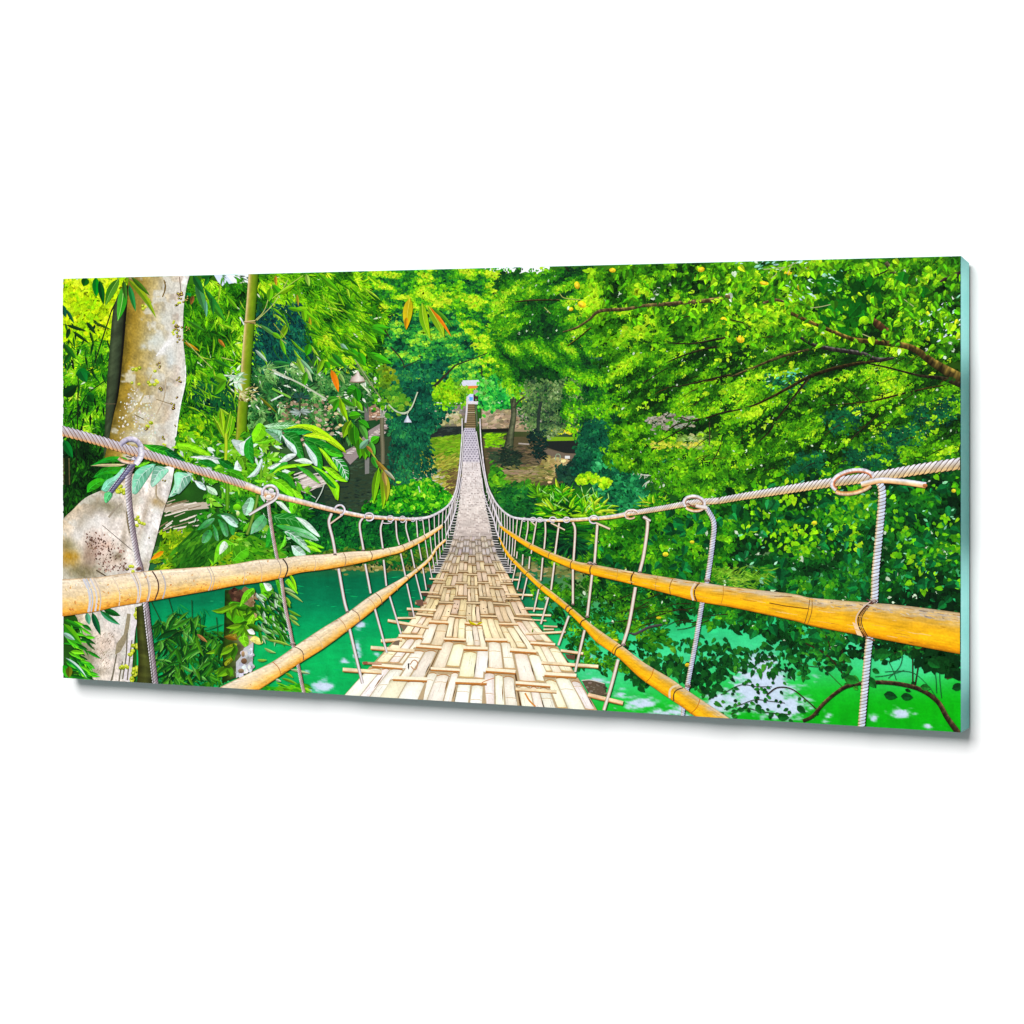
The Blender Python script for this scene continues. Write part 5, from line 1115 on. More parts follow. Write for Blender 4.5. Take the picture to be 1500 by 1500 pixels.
shape('T', (775, 800, 900, 785, 1000, 810, 1090, 880, 1168, 992, 1050, 930, 900, 880, 790, 868), (14, 110, 24), (40, 150, 40), streak=(90, 180, 90), ns=8); shape('T', (960, 815, 1040, 840, 1110, 900, 1168, 985, 1080, 930), (190, 220, 200))
shape('T', (790, 880, 920, 890, 1060, 930, 1158, 1016, 1010, 975, 880, 930), (30, 136, 40), (190, 226, 206)); shape('T', (860, 935, 940, 930, 1040, 1020, 1088, 1110, 990, 1040), (40, 150, 60), (206, 230, 214), streak=(214, 236, 226), ns=6)
shape('T', (1030, 1000, 1100, 1020, 1205, 1072, 1110, 1060), (110, 205, 14)); shape('T', (1050, 1050, 1120, 1060, 1180, 1105, 1100, 1090), (130, 214, 20)); shape('T', (930, 1050, 1000, 1060, 1050, 1130, 960, 1130), (176, 216, 190)); shape('T', (600, 960, 620, 870, 700, 800, 735, 860, 690, 920), (60, 150, 80), (150, 205, 170))
shape('T', (830, 1090, 870, 1000, 880, 960, 890, 1040), (90, 190, 30)); shape('T', (720, 1070, 740, 920, 770, 900, 790, 1000, 760, 1060), (30, 136, 30))
for a in ((320, 800, 420, 790, 500, 850, 470, 880), (330, 830, 400, 870, 420, 970, 380, 960), (410, 840, 470, 880, 470, 960, 440, 950), (290, 870, 330, 930, 340, 1010, 310, 990), (210, 960, 260, 920, 290, 960, 250, 1020, 205, 1025), (160, 930, 230, 850, 310, 830, 250, 900)):
    shape('T', a, (26, 120, 40), (120, 190, 140) if rng.random() < .5 else (50, 150, 60))
shape('T', (355, 800, 440, 820, 500, 900, 430, 880), (170, 212, 190)); shape('T', (300, 1205, 320, 1070, 390, 1000, 480, 1060, 400, 1130), (84, 176, 16), (120, 205, 30)); shape('T', (345, 1125, 350, 1060, 385, 1015, 418, 1055, 370, 1110), (196, 222, 190)); shape('T', (450, 1180, 470, 1060, 560, 1060, 590, 1120, 540, 1165), (70, 160, 16)); shape('T', (255, 1150, 300, 1190, 290, 1210), (110, 200, 20))
L('X', (945, 1170), (825, 1250), 7, (246, 170, 10), (236, 140, 10), 0, None, plant)
# lower left bamboo sprays
for i in range(80):
    x, y = rng.uniform(92, 128), rng.uniform(905, 990)
    a = math.radians(rng.uniform(5, 75)); l = rng.uniform(14, 30)
    c = ramp([(6, 50, 10), (10, 96, 14), (40, 150, 16), (110, 196, 20)], np.array([rng.random()]))[0]
    plant.leaf((x, y), (x + l*math.cos(a), y + l*math.sin(a)), rng.uniform(3, 6.5), c, np.minimum(c*1.3 + 10, 255), n=6, bend=rng.uniform(-.12, .12))
L('U', (40, 770), (220, 940), 6, (205, 232, 222), (20, 140, 60), -.05, None, plant); L('U', (20, 830), (75, 940), 11, (20, 170, 20), (60, 180, 20), 0, None, plant); L('U', (70, 840), (70, 940), 10, (110, 120, 16), None, 0, None, plant)
L('U', (265, 385), (335, 580), 9, (10, 110, 50), (4, 70, 40), 0, None, plant); L('U', (220, 390), (240, 490), 8, (90, 190, 140), None, 0, None, plant); L('U', (360, 360), (505, 415), 9, (10, 100, 26), None, 0, None, plant); L('U', (330, 370), (500, 490), 8, (14, 110, 40), (60, 160, 110), .04, None, plant); L('U', (20, 480), (180, 660), 12, (90, 180, 14), (40, 140, 14), 0, None, plant); L('U', (20, 560), (120, 620), 7, (170, 214, 196), None, 0, None, plant); L('U', (30, 450), (190, 520), 7, (40, 150, 20), None, 0, None, plant)
# small tree stem below the rail
plant.ribbon(q('V', 140, 300, 132, 600, 120, 900, 110, 1230), q('V', 430, 300, 430, 600, 420, 820, 405, 1110), [(-1, (24, 46, 8)), (-.75, (34, 60, 10)), (-.4, (50, 66, 22)), (.1, (86, 92, 56)), (.6, (140, 124, 92)), (.9, (176, 160, 130)), (1, (110, 110, 60))], 4, jit=.6, jscale=(8, 6))
foliage(plant, q('V', 180, 300, 300, 300, 280, 420, 230, 400), 30, 7, [(50, 30, 20), (90, 60, 44), (120, 84, 66)], 'blob', .6, bias=.5, soft=2)
foliage(plant, q('V', 360, 300, 435, 300, 420, 560, 370, 560), 40, 7, [(110, 84, 50), (160, 130, 96), (196, 166, 140)], 'blob', .6, bias=.5, soft=2)
plant.poly(q('V', 300, 960, 330, 880, 385, 850, 424, 820, 412, 1100, 250, 1180, 250, 1020), (190, 192, 196))
foliage(plant, q('V', 310, 960, 420, 860, 408, 1090, 260, 1160), 70, 6, [(140, 140, 140), (206, 206, 214), (236, 236, 240)], 'blob', .6, bias=.55, soft=2)
plant.disc(*q('V', 330, 1010)[0], 4.5, 4.5, (110, 80, 56)); plant.disc(*q('V', 300, 1110)[0], 4.5, 3.5, (130, 110, 84)); plant.disc(*q('V', 320, 940)[0], 2.6, 4.5, (160, 130, 96))
shape('V', (150, 560, 190, 420, 300, 430, 400, 480, 430, 570, 330, 710, 240, 640), (60, 150, 10), (90, 180, 10)); shape('V', (280, 480, 330, 330, 420, 280, 440, 320, 370, 400), (90, 180, 14), (120, 200, 30)); shape('V', (320, 720, 340, 640, 420, 540, 440, 600, 400, 680), (120, 190, 20))
shape('V', (430, 610, 470, 560, 590, 500, 600, 510, 520, 580), (110, 200, 14)); shape('V', (480, 600, 560, 560, 690, 560, 600, 600), (90, 180, 30)); shape('V', (130, 770, 200, 740, 290, 740, 230, 800), (140, 110, 30), (110, 120, 20)); shape('V', (90, 950, 140, 870, 240, 830, 260, 850, 180, 910), (130, 150, 14)); shape('V', (270, 790, 340, 720, 380, 820, 340, 870), (110, 190, 20)); shape('V', (380, 800, 440, 760, 520, 820, 470, 845), (226, 214, 110)); shape('V', (130, 1030, 200, 960, 240, 940, 220, 1000, 150, 1060), (120, 130, 16))
for cx, cy, n_, l_ in ((240, 470, 9, 26), (330, 640, 9, 24), (200, 860, 8, 28), (420, 470, 8, 24), (170, 1080, 7, 26)):
    x_, y_ = q('V', cx, cy)[0]
    fan(plant, x_, y_, n_, l_, 180, 360, 7.5, [(30, 84, 10), (60, 130, 10), (96, 170, 14), (130, 196, 24)], .2, .5)
shape('V', (360, 700, 410, 690, 440, 740, 390, 740), (226, 226, 214)); shape('V', (480, 400, 500, 320, 490, 230, 620, 280, 600, 350, 540, 410), (80, 176, 14), (110, 196, 20)); shape('V', (520, 230, 590, 240, 610, 290, 560, 310), (206, 226, 210)); shape('V', (735, 220, 780, 190, 850, 300, 870, 345, 800, 290), (110, 200, 14)); shape('V', (780, 150, 810, 160, 845, 230, 850, 310), (140, 214, 16)); shape('V', (640, 200, 700, 200, 740, 300, 730, 450, 690, 380), (60, 150, 16))
for i in range(110):
    x, y = q('V', rng.uniform(440, 720), rng.uniform(300, 760))[0]
    a = math.radians(rng.uniform(20, 80)); l = rng.uniform(10, 26)
    c = ramp([(4, 60, 24), (20, 110, 20), (70, 170, 16), (170, 220, 150), (214, 236, 220)], np.array([rng.random()]))[0]
    plant.leaf((x, y), (x + l*math.cos(a), y + l*math.sin(a)), rng.uniform(2.4, 5), c, c*.7, n=5, bend=rng.uniform(-.15, .15))
for a in (((720, 280), (845, 335)), ((740, 310), (920, 425)), ((740, 370), (800, 440)), ((770, 500), (900, 565)), ((780, 550), (870, 605)), ((800, 600), (885, 660)), ((760, 400), (790, 480)), ((560, 800), (800, 860)), ((600, 640), (740, 830)), ((530, 880), (650, 930)), ((460, 1000), (560, 1000)), ((640, 1190), (700, 1215)), ((740, 1130), (820, 1180)), ((780, 1090), (990, 1135)), ((700, 1180), (890, 1260))):
    L('V', a[0], a[1], 4, ramp([(60, 160, 20), (150, 200, 40), (206, 226, 206)], np.array([rng.random()]))[0], None, rng.uniform(-.06, .06), None, plant)
foliage(plant, q('V', 440, 1260, 900, 1240, 920, 1300, 520, 1320), 90, 17, [(10, 100, 30), (40, 160, 16), (120, 205, 16), (190, 226, 190)], 'blade', .2, (0, 40), bias=.5, seed=97, soft=2)
for i in range(10):
    x, y = rng.uniform(226, 330), rng.uniform(915, 995); a = math.radians(rng.uniform(40, 140)); l = rng.uniform(16, 34)
    c = ramp([(6, 46, 10), (24, 84, 12), (60, 120, 14)], np.array([rng.random()]))[0]
    plant.leaf((x, y), (x + l*math.cos(a), y + l*math.sin(a)), rng.uniform(4, 8), c, c*1.3, n=6, bend=rng.uniform(-.1, .1))
plant.ribbon(q('U', 640, 340, 645, 600, 655, 800, 640, 990), q('U', 705, 320, 730, 560, 770, 800, 790, 990), [(-1, (40, 40, 10)), (0, (70, 76, 30)), (.6, (56, 60, 26)), (1, (24, 30, 16))], 4, jit=.4)
for a in (((1150, 570), (1240, 640), 5, (190, 130, 70)), ((1380, 590), (1500, 620), 6, (140, 100, 20))):
    L('U', a[0], a[1], a[2], a[3], None, 0, None, plant)
# ---- the woven bamboo deck
deck = Ink('printed_bridge_deck', 40e-6)
LE = px(680.7, 627, 679.8, 652, 679, 677, 677, 703, 675, 723, 672.7, 745, 668, 771, 663.5, 790, 657, 810, 650, 823, 641.5, 842, 633, 860, 623, 885, 613, 900, 599, 918.5, 580, 945, 552, 976, 524, 1006, 500, 1034)
RE = px(697, 627, 700.5, 652, 704, 677, 707, 703, 710, 723, 713, 743, 719.5, 771, 723, 790, 730, 812, 738, 828, 749, 848, 758, 867, 768, 885, 775, 897, 791, 916, 817, 941, 842, 978, 864, 1013, 888, 1054)
LE, RE = LE[LE[:, 1].argsort()], RE[RE[:, 1].argsort()]


def edge(E, y):
    return np.interp(y, E[:, 1], E[:, 0])


def dk(s, y):
    l, r = edge(LE, y), edge(RE, y)
    w = r - l
    return np.stack([l + s*w, y + (s - .5)*.055*w*np.clip((y - 800)/120, 0, 1)], -1)


yy = np.linspace(627, 1052, 170)
cols = ramp([(196, 190, 204), (206, 198, 206), (222, 212, 212), (226, 214, 206), (206, 192, 184), (172, 158, 150), (168, 146, 112), (128, 100, 62), (104, 76, 44), (90, 62, 34)], np.interp(yy, [627, 676, 678, 745, 775, 800, 830, 870, 920, 1050], [0, .11, .24, .33, .44, .55, .66, .78, .9, 1]))
G = np.stack([dk(np.full(170, s), yy) for s in np.linspace(0, 1, 9)], 1)
deck.grid(G, np.repeat(cols[:, None], 9, 1)*rng.uniform(.92, 1.08, (170, 9, 1)))
# far stretch: lattice of slats, then a fine weave
for i in range(15):
    y = 629 + i*3.3
    for j in range(5):
        s = (j + (.5 if i % 2 else 0))/5
        x, yq = dk(np.array(s + .05), np.array(y))
        deck.poly([(x, y - 1.1), (x + 1.6, y), (x, y + 1.1), (x - 1.6, y)], (130, 122, 140))
for y in np.arange(679, 790, 2.6):
    n = 7
    for j in range(n):
        if rng.random() < .6:
            s = (j + .5*(int(y/2.6) % 2) + rng.uniform(-.1, .1))/n
            a = dk(np.array(s), np.array(y)); b = dk(np.array(min(s + .09, 1)), np.array(y))
            deck.line([a, b], .8, ramp([(150, 134, 134), (190, 172, 164), (120, 104, 100)], np.array([rng.random()]))[0])
for y in np.arange(680, 792, 4.6):
    for s in np.linspace(.08, .92, 8):
        if rng.random() < .5:
            a = dk(np.array(s), np.array(y)); b = dk(np.array(s), np.array(y + 3.6))
            deck.line([a, b], .7, (246, 238, 232) if rng.random() < .6 else (170, 154, 148))
rows = [1062.0]
while rows[-1] > 786:
    y = rows[-1]
    rows.append(y - np.interp(y, [780, 800, 850, 900, 950, 1000, 1060], [3.6, 4.6, 8.6, 14.2, 19.6, 26, 31]))
C_S = [0, .145, .29, .425, .56, .70, .85, 1.0]
TONE = [(790, (196, 184, 178)), (806, (184, 176, 174)), (822, (206, 190, 168)), (845, (224, 204, 172)), (880, (222, 202, 170)), (905, (244, 224, 192)), (940, (255, 244, 224)), (1000, (255, 250, 238)), (1060, (255, 252, 244))]
TY = [t[0] for t in TONE]; TC = np.array([t[1] for t in TONE], float)


def tone(y):
    return np.array([np.interp(y, TY, TC[:, k]) for k in range(3)])


CJ = [.10, -.07, .12, -.09, .06, -.12, .09]
SJ = rng.uniform(-.012, .012, (8, 64))
SJ[0] = SJ[7] = 0
for j in range(len(rows) - 2, 0, -1):
    for i in range(7):
        if (i + j) % 2:
            continue
        h = rows[j-1] - rows[min(j+1, len(rows)-1)]
        yb, yt = rows[j-1] + CJ[i]*h, rows[min(j+1, len(rows)-1)] + CJ[i]*h
        near = np.clip((yb - 800)/200, 0, 1)
        y0, y1 = yb - h*rng.uniform(.03, .07), yt + h*rng.uniform(.06, .11)
        near = np.clip((yb - 800)/200, 0, 1)
        s0, s1 = C_S[i] + SJ[i, j], C_S[i+1] + SJ[i+1, j]
        if i in (0, 6):
            s0, s1 = (s0, s1 + .01) if i == 0 else (s0 - .01, s1)
        deck.poly([dk(np.array(s0 - .004), np.array(y1 - h*.03)), dk(np.array(s1 + .004), np.array(y1 - h*.03)), dk(np.array(s1 + .004), np.array(y0 + h*.05)), dk(np.array(s0 - .004), np.array(y0 + h*.05))], tone(yb)*(.42 + .32*near)*np.array([1, .88, .70]))
        ns = rng.choice([2, 3, 3]) if yb > 830 else 2
        cuts = np.linspace(s0, s1, ns + 1); cuts[1:-1] += rng.uniform(-.012, .012, ns - 1)
        for a, b in zip(cuts[:-1], cuts[1:]):
            c = np.clip(tone((yb + yt)/2)*rng.uniform(.93, 1.07)*np.array([1, rng.uniform(.96, 1.0), rng.uniform(.88, 1.0)]), 0, 255)
            ya, yz = y0 + h*rng.uniform(-.07, .05), y1 + h*rng.uniform(-.05, .07)
            m = (b - a)*rng.uniform(.01, .09)
            ys = np.linspace(ya, yz, 7)
            ss = np.array([a + m, a + (b-a)*.14, a + (b-a)*.4, a + (b-a)*.72, b - m*1.6, b - m])
            g = np.stack([dk(np.full(7, s), ys) for s in ss], 1)
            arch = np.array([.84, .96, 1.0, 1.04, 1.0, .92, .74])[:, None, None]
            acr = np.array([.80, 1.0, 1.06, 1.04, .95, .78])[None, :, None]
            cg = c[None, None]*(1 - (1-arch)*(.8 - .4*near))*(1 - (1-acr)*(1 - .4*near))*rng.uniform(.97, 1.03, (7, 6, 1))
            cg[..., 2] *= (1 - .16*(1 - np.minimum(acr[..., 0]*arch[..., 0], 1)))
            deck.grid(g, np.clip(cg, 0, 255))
            if near > .12:
                wd = .6 + .9*near
                k = h*.05*rng.uniform(.5, 1.2)
                for yy_, sg, cc in ((yz, 1, (.74, .56, .36)), (ya, -.5, (.84, .70, .52))):
                    deck.line([dk(np.array(a + (b-a)*u), np.array(yy_ + sg*k*(abs(u - .5)*2)**2)) for u in (.04, .25, .5, .75, .96)], wd, c*np.array(cc))
            if near > .25:
                for _ in range(2):                     # grain
                    s = a + (b-a)*rng.uniform(.15, .85); t0 = rng.uniform(0, .5); t1 = t0 + rng.uniform(.2, .45)
                    deck.line([dk(np.array(s), np.array(ya + (yz-ya)*t0)), dk(np.array(s), np.array(ya + (yz-ya)*t1))], .7, c*rng.choice([.86, .92, 1.08]))
                if rng.random() < .42:                 # culm joint
                    t = rng.uniform(.2, .8); y = ya + (yz-ya)*t
                    p = [dk(np.array(a + (b-a)*u), np.array(y - h*.03*math.sin(u*math.pi))) for u in (.08, .35, .65, .9)]
                    deck.line(p, .9, c*np.array([.86, .76, .6])); deck.line([v + np.array([0, 1.0]) for v in p], .7, c*1.06)
            if rng.random() < (.8 if near > .2 else .35):
                s = b + rng.uniform(-.006, .006); t0 = rng.uniform(0, .4); t1 = t0 + rng.uniform(.3, .6)
                deck.line([dk(np.array(s), np.array(ya + (yz-ya)*t0)), dk(np.array(s + rng.uniform(-.005, .005)), np.array(ya + (yz-ya)*min(t1, 1)))], [.4, .8 + near*rng.uniform(.3, 1.7), .4], (74, 56, 34) if rng.random() < .7 else (150, 110, 60))
for j in range(1, len(rows) - 1):
    for i in range(7):
        if (i + j) % 2 == 0:
            continue
        y = rows[j] + CJ[i]*(rows[j-1] - rows[j+1])
        th = (rows[j-1] - rows[j+1])*.5*rng.uniform(.12, .19)
        s0, s1 = C_S[i] - .004, C_S[i+1] + .004
        a, b = dk(np.array(s0), np.array(y)), dk(np.array(s1), np.array(y + rng.uniform(-1.4, 1.6)*np.clip((y-850)/60, 0, 1)))
        c = tone(y)*np.array([1, .97, .9])
        deck.line([a + np.array([0, th*.75]), b + np.array([0, th*.75])], th*.75, (196, 128, 58) if y > 905 else (120, 96, 62))
        if y > 890:
            deck.line([a + np.array([0, th*1.15]), b + np.array([0, th*1.1])], max(.6, th*.2), (120, 70, 30))
        deck.line([a, b], th, np.clip(c*1.0, 0, 255))
        if y < 895:
            deck.line([a - np.array([0, th*.7]), b - np.array([0, th*.7])], max(.6, th*.4), (110, 88, 64))
for i in range(60):                          # dark gaps in the shaded stretch
    y = rng.uniform(790, 900); s = rng.uniform(.05, .95)
    p = dk(np.array(s), np.array(y)); r = (y - 770)/110
    deck.poly([p + np.array([-1.2, -.7])*r, p + np.array([1.2, -.6])*r, p + np.array([.6, 1])*r], (62, 44, 34))
deck.line(q('Q', 90, 800, 130, 770, 230, 735), 1.3, (206, 140, 90)); deck.line(q('Q', 520, 880, 560, 950, 620, 1010), 2.4, (214, 140, 60)); deck.line(q('P', 760, 700, 800, 650, 845, 680, 820, 760, 770, 720), 1.6, (190, 140, 100))
deck.poly(q('P', 735, 690, 755, 680, 750, 760, 738, 740), (60, 50, 40))
# little yellow leaf and sprig on the deck
deck.leaf(*q('P', 1405, 205, 1440, 260), 3, (200, 190, 0)); deck.leaf(*q('P', 1410, 240, 1495, 262), 3.6, (240, 224, 0)); deck.leaf(*q('P', 1495, 262, 1560, 232), 3.2, (230, 214, 10))
deck.leaf(*q('Q', 590, 310, 598, 262), 2.2, (110, 140, 20)); deck.leaf(*q('Q', 580, 320, 690, 318), 1.6, (130, 140, 30))

# ---- loose stick ends on both edges
stick = Ink('printed_stick_ends', 16e-6)


def stk(a, b, w, c=(240, 218, 178), dkc=(170, 110, 60)):
    a, b = np.asarray(a, float), np.asarray(b, float)
    stick.tube([a, b], [w, w], [(-1, np.minimum(np.array(c)*1.05, 255)), (.1, c), (.45, np.array(c)*np.array([.92, .82, .66])), (.75, dkc), (1, np.array(dkc)*.6)], 3, jit=.2)


BRN = (120, 104, 84)
for a, b, w, c in (((503, 981), (560, 985), 6.4, None), ((532, 971), (560, 972), 3.6, (206, 160, 130)), ((544, 949), (608, 954), 6.2, None), ((559, 939), (590, 937), 5.4, None), ((569, 909), (629, 919.5), 4.6, None), ((583, 905.5), (610, 905), 3.2, None), ((597, 892), (640, 894), 4.2, None), ((609, 883.5), (626, 883), 4, (190, 150, 120)), ((616, 867.5), (640, 868), 2.6, None), ((630, 847.8), (652, 848.6), 2.6, None), ((634, 838), (648, 838.2), 1.8, (206, 196, 180)),
                   ((765, 892), (797, 892), 2.4, None), ((757, 900), (808, 901.4), 3.2, None), ((782, 908), (801, 909), 2, None), ((797, 917), (817, 918), 2.6, (230, 190, 160)), ((797, 922), (812, 922), 2.6, None), ((771, 928.6), (829, 925.6), 3.6, None), ((822, 953), (855, 957.5), 4.4, None), ((794, 971), (877, 976.5), 5.6, None), ((756, 1009.6), (816, 1013.4), 5.6, None), ((862, 1018), (913, 1030), 6.6, (244, 206, 166)), ((735, 848.4), (763, 849.4), 2.6, None), ((741, 870.4), (781, 872), 3.2, None), ((770, 890.4), (790, 891.4), 2.6, None), ((748, 826.4), (758, 827), 1.6, (206, 196, 180))):
    stk(a, b, w, c or (243, 222, 184))
for p, c in ((q('Q', 1060, 758, 1150, 755, 1280, 790, 1292, 905, 1230, 900, 1120, 872), (92, 78, 62)), (q('Q', 900, 508, 1000, 518, 995, 562, 925, 552), (96, 66, 50)), (q('P', 240, 670, 290, 665, 300, 690, 250, 700), (150, 84, 64)), (q('P', 600, 440, 650, 430, 640, 490, 560, 480), BRN), (q('P', 650, 265, 740, 270, 690, 340), BRN), (q('P', 745, 120, 840, 125, 810, 170, 745, 165), BRN), (q('R', 75, 1100, 160, 1090, 170, 1165, 100, 1160), (110, 80, 66)), (q('R', 140, 1010, 215, 1012, 215, 1055, 160, 1045), (84, 56, 46)), (q('R', 205, 920, 262, 915, 255, 960, 215, 950), (70, 60, 46)), (q('R', 1245, 970, 1310, 965, 1310, 1005, 1260, 1000), (90, 76, 56))):
    stick.poly(p, c)
stick.line(q('Q', 1060, 760, 1150, 757, 1280, 790), 1.2, (214, 206, 196))
foliage(stick, q('Q', 1080, 780, 1280, 800, 1285, 890, 1120, 865), 26, 4, [(60, 50, 40), (110, 96, 80), (130, 120, 106)], 'blob', .4, (-10, 20), bias=.5, soft=1)
for k in range(30):                          # short far ends
    y = 838 - k*3.3 - .02*k*k
    if y < 700:
        break
    l, r = edge(LE, y), edge(RE, y); w = np.interp(y, [700, 838], [3.4, 13])
    c = ramp([(84, 84, 80), (190, 186, 184), (226, 220, 214)], np.array([rng.random()]))[0]
    stick.line([(l - w*rng.uniform(.6, 1), y), (l + 2, y + .4)], np.interp(y, [700, 838], [.9, 1.6]), c)
    stick.line([(r - 2, y), (r + w*rng.uniform(.6, 1), y + .5)], np.interp(y, [700, 838], [.9, 1.6]), c)
    stick.line([(l - w*.7, y + 1.5), (l, y + 1.6)], np.interp(y, [700, 838], [.8, 1.5]), (50, 52, 54))
    stick.line([(r, y + 1.5), (r + w*.7, y + 1.6)], np.interp(y, [700, 838], [.8, 1.5]), (50, 52, 54))

# ---- vertical ties, bamboo rails, handrail ropes (back to front)
WH, PK = (226, 220, 220), (214, 186, 170)


def tie(pts, w, a=WH, b=(176, 150, 140), ties=None):
    ties = ties or Ink('printed_tie_rope')
    ties.tube(px(*pts), w, [(-1, np.asarray(b)*.92), (-.35, a), (.2, np.minimum(np.asarray(a)*1.05, 255)), (.7, b), (1, np.asarray(b)*.7)], 2)


tops = [(620, 759.4), (629, 756.5), (637, 753), (644, 750), (650, 746), (655, 742), (660, 736), (664, 729), (667, 722), (670, 713), (672, 704), (673.5, 694), (675, 683), (676, 672), (677, 660), (678, 648)]
bots = [(634, 848), (638, 838), (642, 828), (646, 818), (650, 806), (655, 797), (658, 788), (661, 778), (663, 768), (666, 756), (668, 744), (670, 732), (672, 720), (674, 706), (675.5, 690), (677, 672)]
for (x0, y0), (x1, y1) in zip(tops, bots):
    tie((x0, y0, (x0+x1)/2 - 1.2, (y0+y1)/2, x1, y1), np.interp(y1, [670, 850], [.8, 1.7]))
tops = [(753, 758), (748, 756), (744, 753), (740, 750), (735, 745), (731, 740), (727, 734), (723, 728), (720, 721), (717, 714), (715, 706), (713, 697), (711, 687), (709.5, 676), (708, 664)]
bots = [(748, 838), (745, 828), (741, 818), (738, 808), (734, 798), (731, 789), (728, 780), (725, 770), (722, 758), (719, 746), (716.5, 734), (714, 722), (712, 708), (710, 694), (708.5, 680)]
for (x0, y0), (x1, y1) in zip(tops, bots):
    tie((x0, y0, (x0+x1)/2 + 1.2, (y0+y1)/2, x1, y1), np.interp(y1, [670, 850], [.8, 1.7]))
for w, segs in ((4.4, ((487, 752, 483, 765, 488.6, 790, 492.5, 812), (497, 833, 505, 878, 510, 897), (513, 921, 522.7, 962.7, 532, 1001))), (3.4, ((533, 758, 528, 770, 533.7, 806), (536, 826, 544, 869), (549.6, 890, 567.7, 956))), (2.9, ((562, 762, 558.7, 776, 562, 804), (563, 820, 567, 858), (571, 871, 588.4, 928))), (2.5, ((581, 762, 582.5, 785, 586, 798), (588, 811, 595, 844), (597, 855, 607.6, 903))), (2.3, ((596.7, 762, 596, 774, 601.7, 796), (603, 805, 608.5, 832), (609.7, 841, 619, 878))), (2.1, ((611, 761, 613, 787), (614, 796, 618.7, 821), (620, 830, 625.5, 864)))):
    tk = Ink('printed_tie_rope')
    for s in segs:
        tie(s, w, ties=tk)
tie((503, 754, 485, 767), 2.6, (226, 206, 190), (190, 150, 120))
for w, segs in ((5, ((944, 757, 949.6, 766, 944, 811, 937.6, 838), (931.6, 860, 922, 914, 913, 944), (906, 966, 896, 1004, 885, 1040))), (4, ((876, 768, 871.6, 826), (868, 842, 861, 902), (857, 923, 843, 984))), (3.5, ((840, 765, 843.4, 778, 841, 821), (840, 834, 840, 885), (834, 902, 818.6, 945))), (3, ((820, 766, 813, 818), (813, 824, 808, 864), (804, 875, 793, 914))), (2.6, ((799.6, 764, 800, 780, 798, 804), (796, 817, 793, 850), (790, 863, 782.6, 896))), (2.3, ((787, 763, 779, 811), (777, 815, 775.6, 833), (773, 846, 765.6, 878))), (2.1, ((774.4, 763, 774, 775, 769.6, 799), (767, 812, 766, 828), (764, 838, 758.6, 864))), (1.9, ((766, 761, 761, 792), (758.6, 808, 757.6, 818), (756.6, 828, 751.4, 852))), (1.8, ((759, 759.6, 754, 815),))):
    tk = Ink('printed_tie_rope')
    for s in segs:
        tie(s, w, (230, 220, 210), (190, 160, 134), tk)
tie((874, 766, 894.6, 775), 3.2, (232, 216, 190), (196, 160, 120)); tie((808, 766, 828.6, 776.4), 2.2, (232, 216, 190), (196, 160, 120)); tie((779, 764, 786, 770), 2, (232, 216, 190)); tie((943, 757, 954, 763), 3.4)
# the close, coarse ties with their lay showing
LT, LM, LB, LD = (236, 230, 232), (206, 192, 192), (176, 140, 130), (104, 74, 66)
ties = Ink('printed_tie_rope')
ties.rope(px(203, 664, 194, 684, 189.5, 700, 190.5, 735, 196.5, 781, 203, 817, 207, 832, 215, 886, 218.5, 917, 223.8, 960, 229, 1002), [9.5, 9.5, 9, 8.6, 8.4, 8.2, 8.2, 8.4, 8.6, 8.6, 8.6], (130, 114, 124), (214, 204, 210), (240, 236, 240), (70, 54, 58), .5, .45)
ties.line(px(213.5, 890, 221.5, 960, 226, 1000), 1.2, (60, 50, 46))
ties.rope(px(202, 672, 186, 692, 163, 721), [9, 8, 7], (84, 82, 120), (190, 190, 214), (226, 220, 236), (70, 62, 84), .5, .3)
ties.line(px(195, 676, 162, 720), 1.6, (50, 52, 84))
ties = Ink('printed_tie_rope')
ties.rope(px(394, 732, 397, 759, 402, 790, 407, 816, 412.7, 845, 418.5, 886, 426, 923, 430, 943, 437.6, 974, 442, 996, 446.5, 1015), 5, LB, LM, LT, LD, .5, .45)
ties = Ink('printed_tie_rope')
ties.rope(px(1036, 744, 1046.5, 766, 1043.8, 801, 1036.6, 850, 1029, 884, 1020, 938, 1008, 1002, 1001.6, 1038, 1000, 1050), [7, 7.6, 7.6, 7.2, 7, 6.8, 6.8, 5.6, 5.4], (180, 190, 220), (230, 230, 236), (214, 196, 170), (96, 80, 70), .5, .3)
ties = Ink('printed_tie_rope')
ties.rope(px(1288.5, 705, 1293, 724, 1288.6, 780, 1283, 840, 1281, 879, 1273.4, 940, 1269, 984, 1262, 1064), [11, 11.6, 11.4, 11.2, 11, 10.6, 10.6, 10.4], (196, 210, 234), (232, 234, 240), (230, 204, 150), (96, 74, 50), .46, .2)


BL = [(-1, (190, 156, 116)), (-.9, (244, 228, 204)), (-.55, (242, 220, 186)), (-.1, (240, 214, 170)), (.35, (242, 200, 126)), (.7, (244, 182, 78)), (.9, (232, 156, 46)), (1, (176, 114, 34))]
BRR = [(-1, (160, 134, 94)), (-.9, (226, 198, 150)), (-.68, (214, 178, 112)), (-.42, (222, 172, 62)), (0, (244, 180, 26)), (.5, (252, 188, 18)), (.82, (240, 162, 10)), (.95, (206, 128, 10)), (1, (140, 88, 14))]


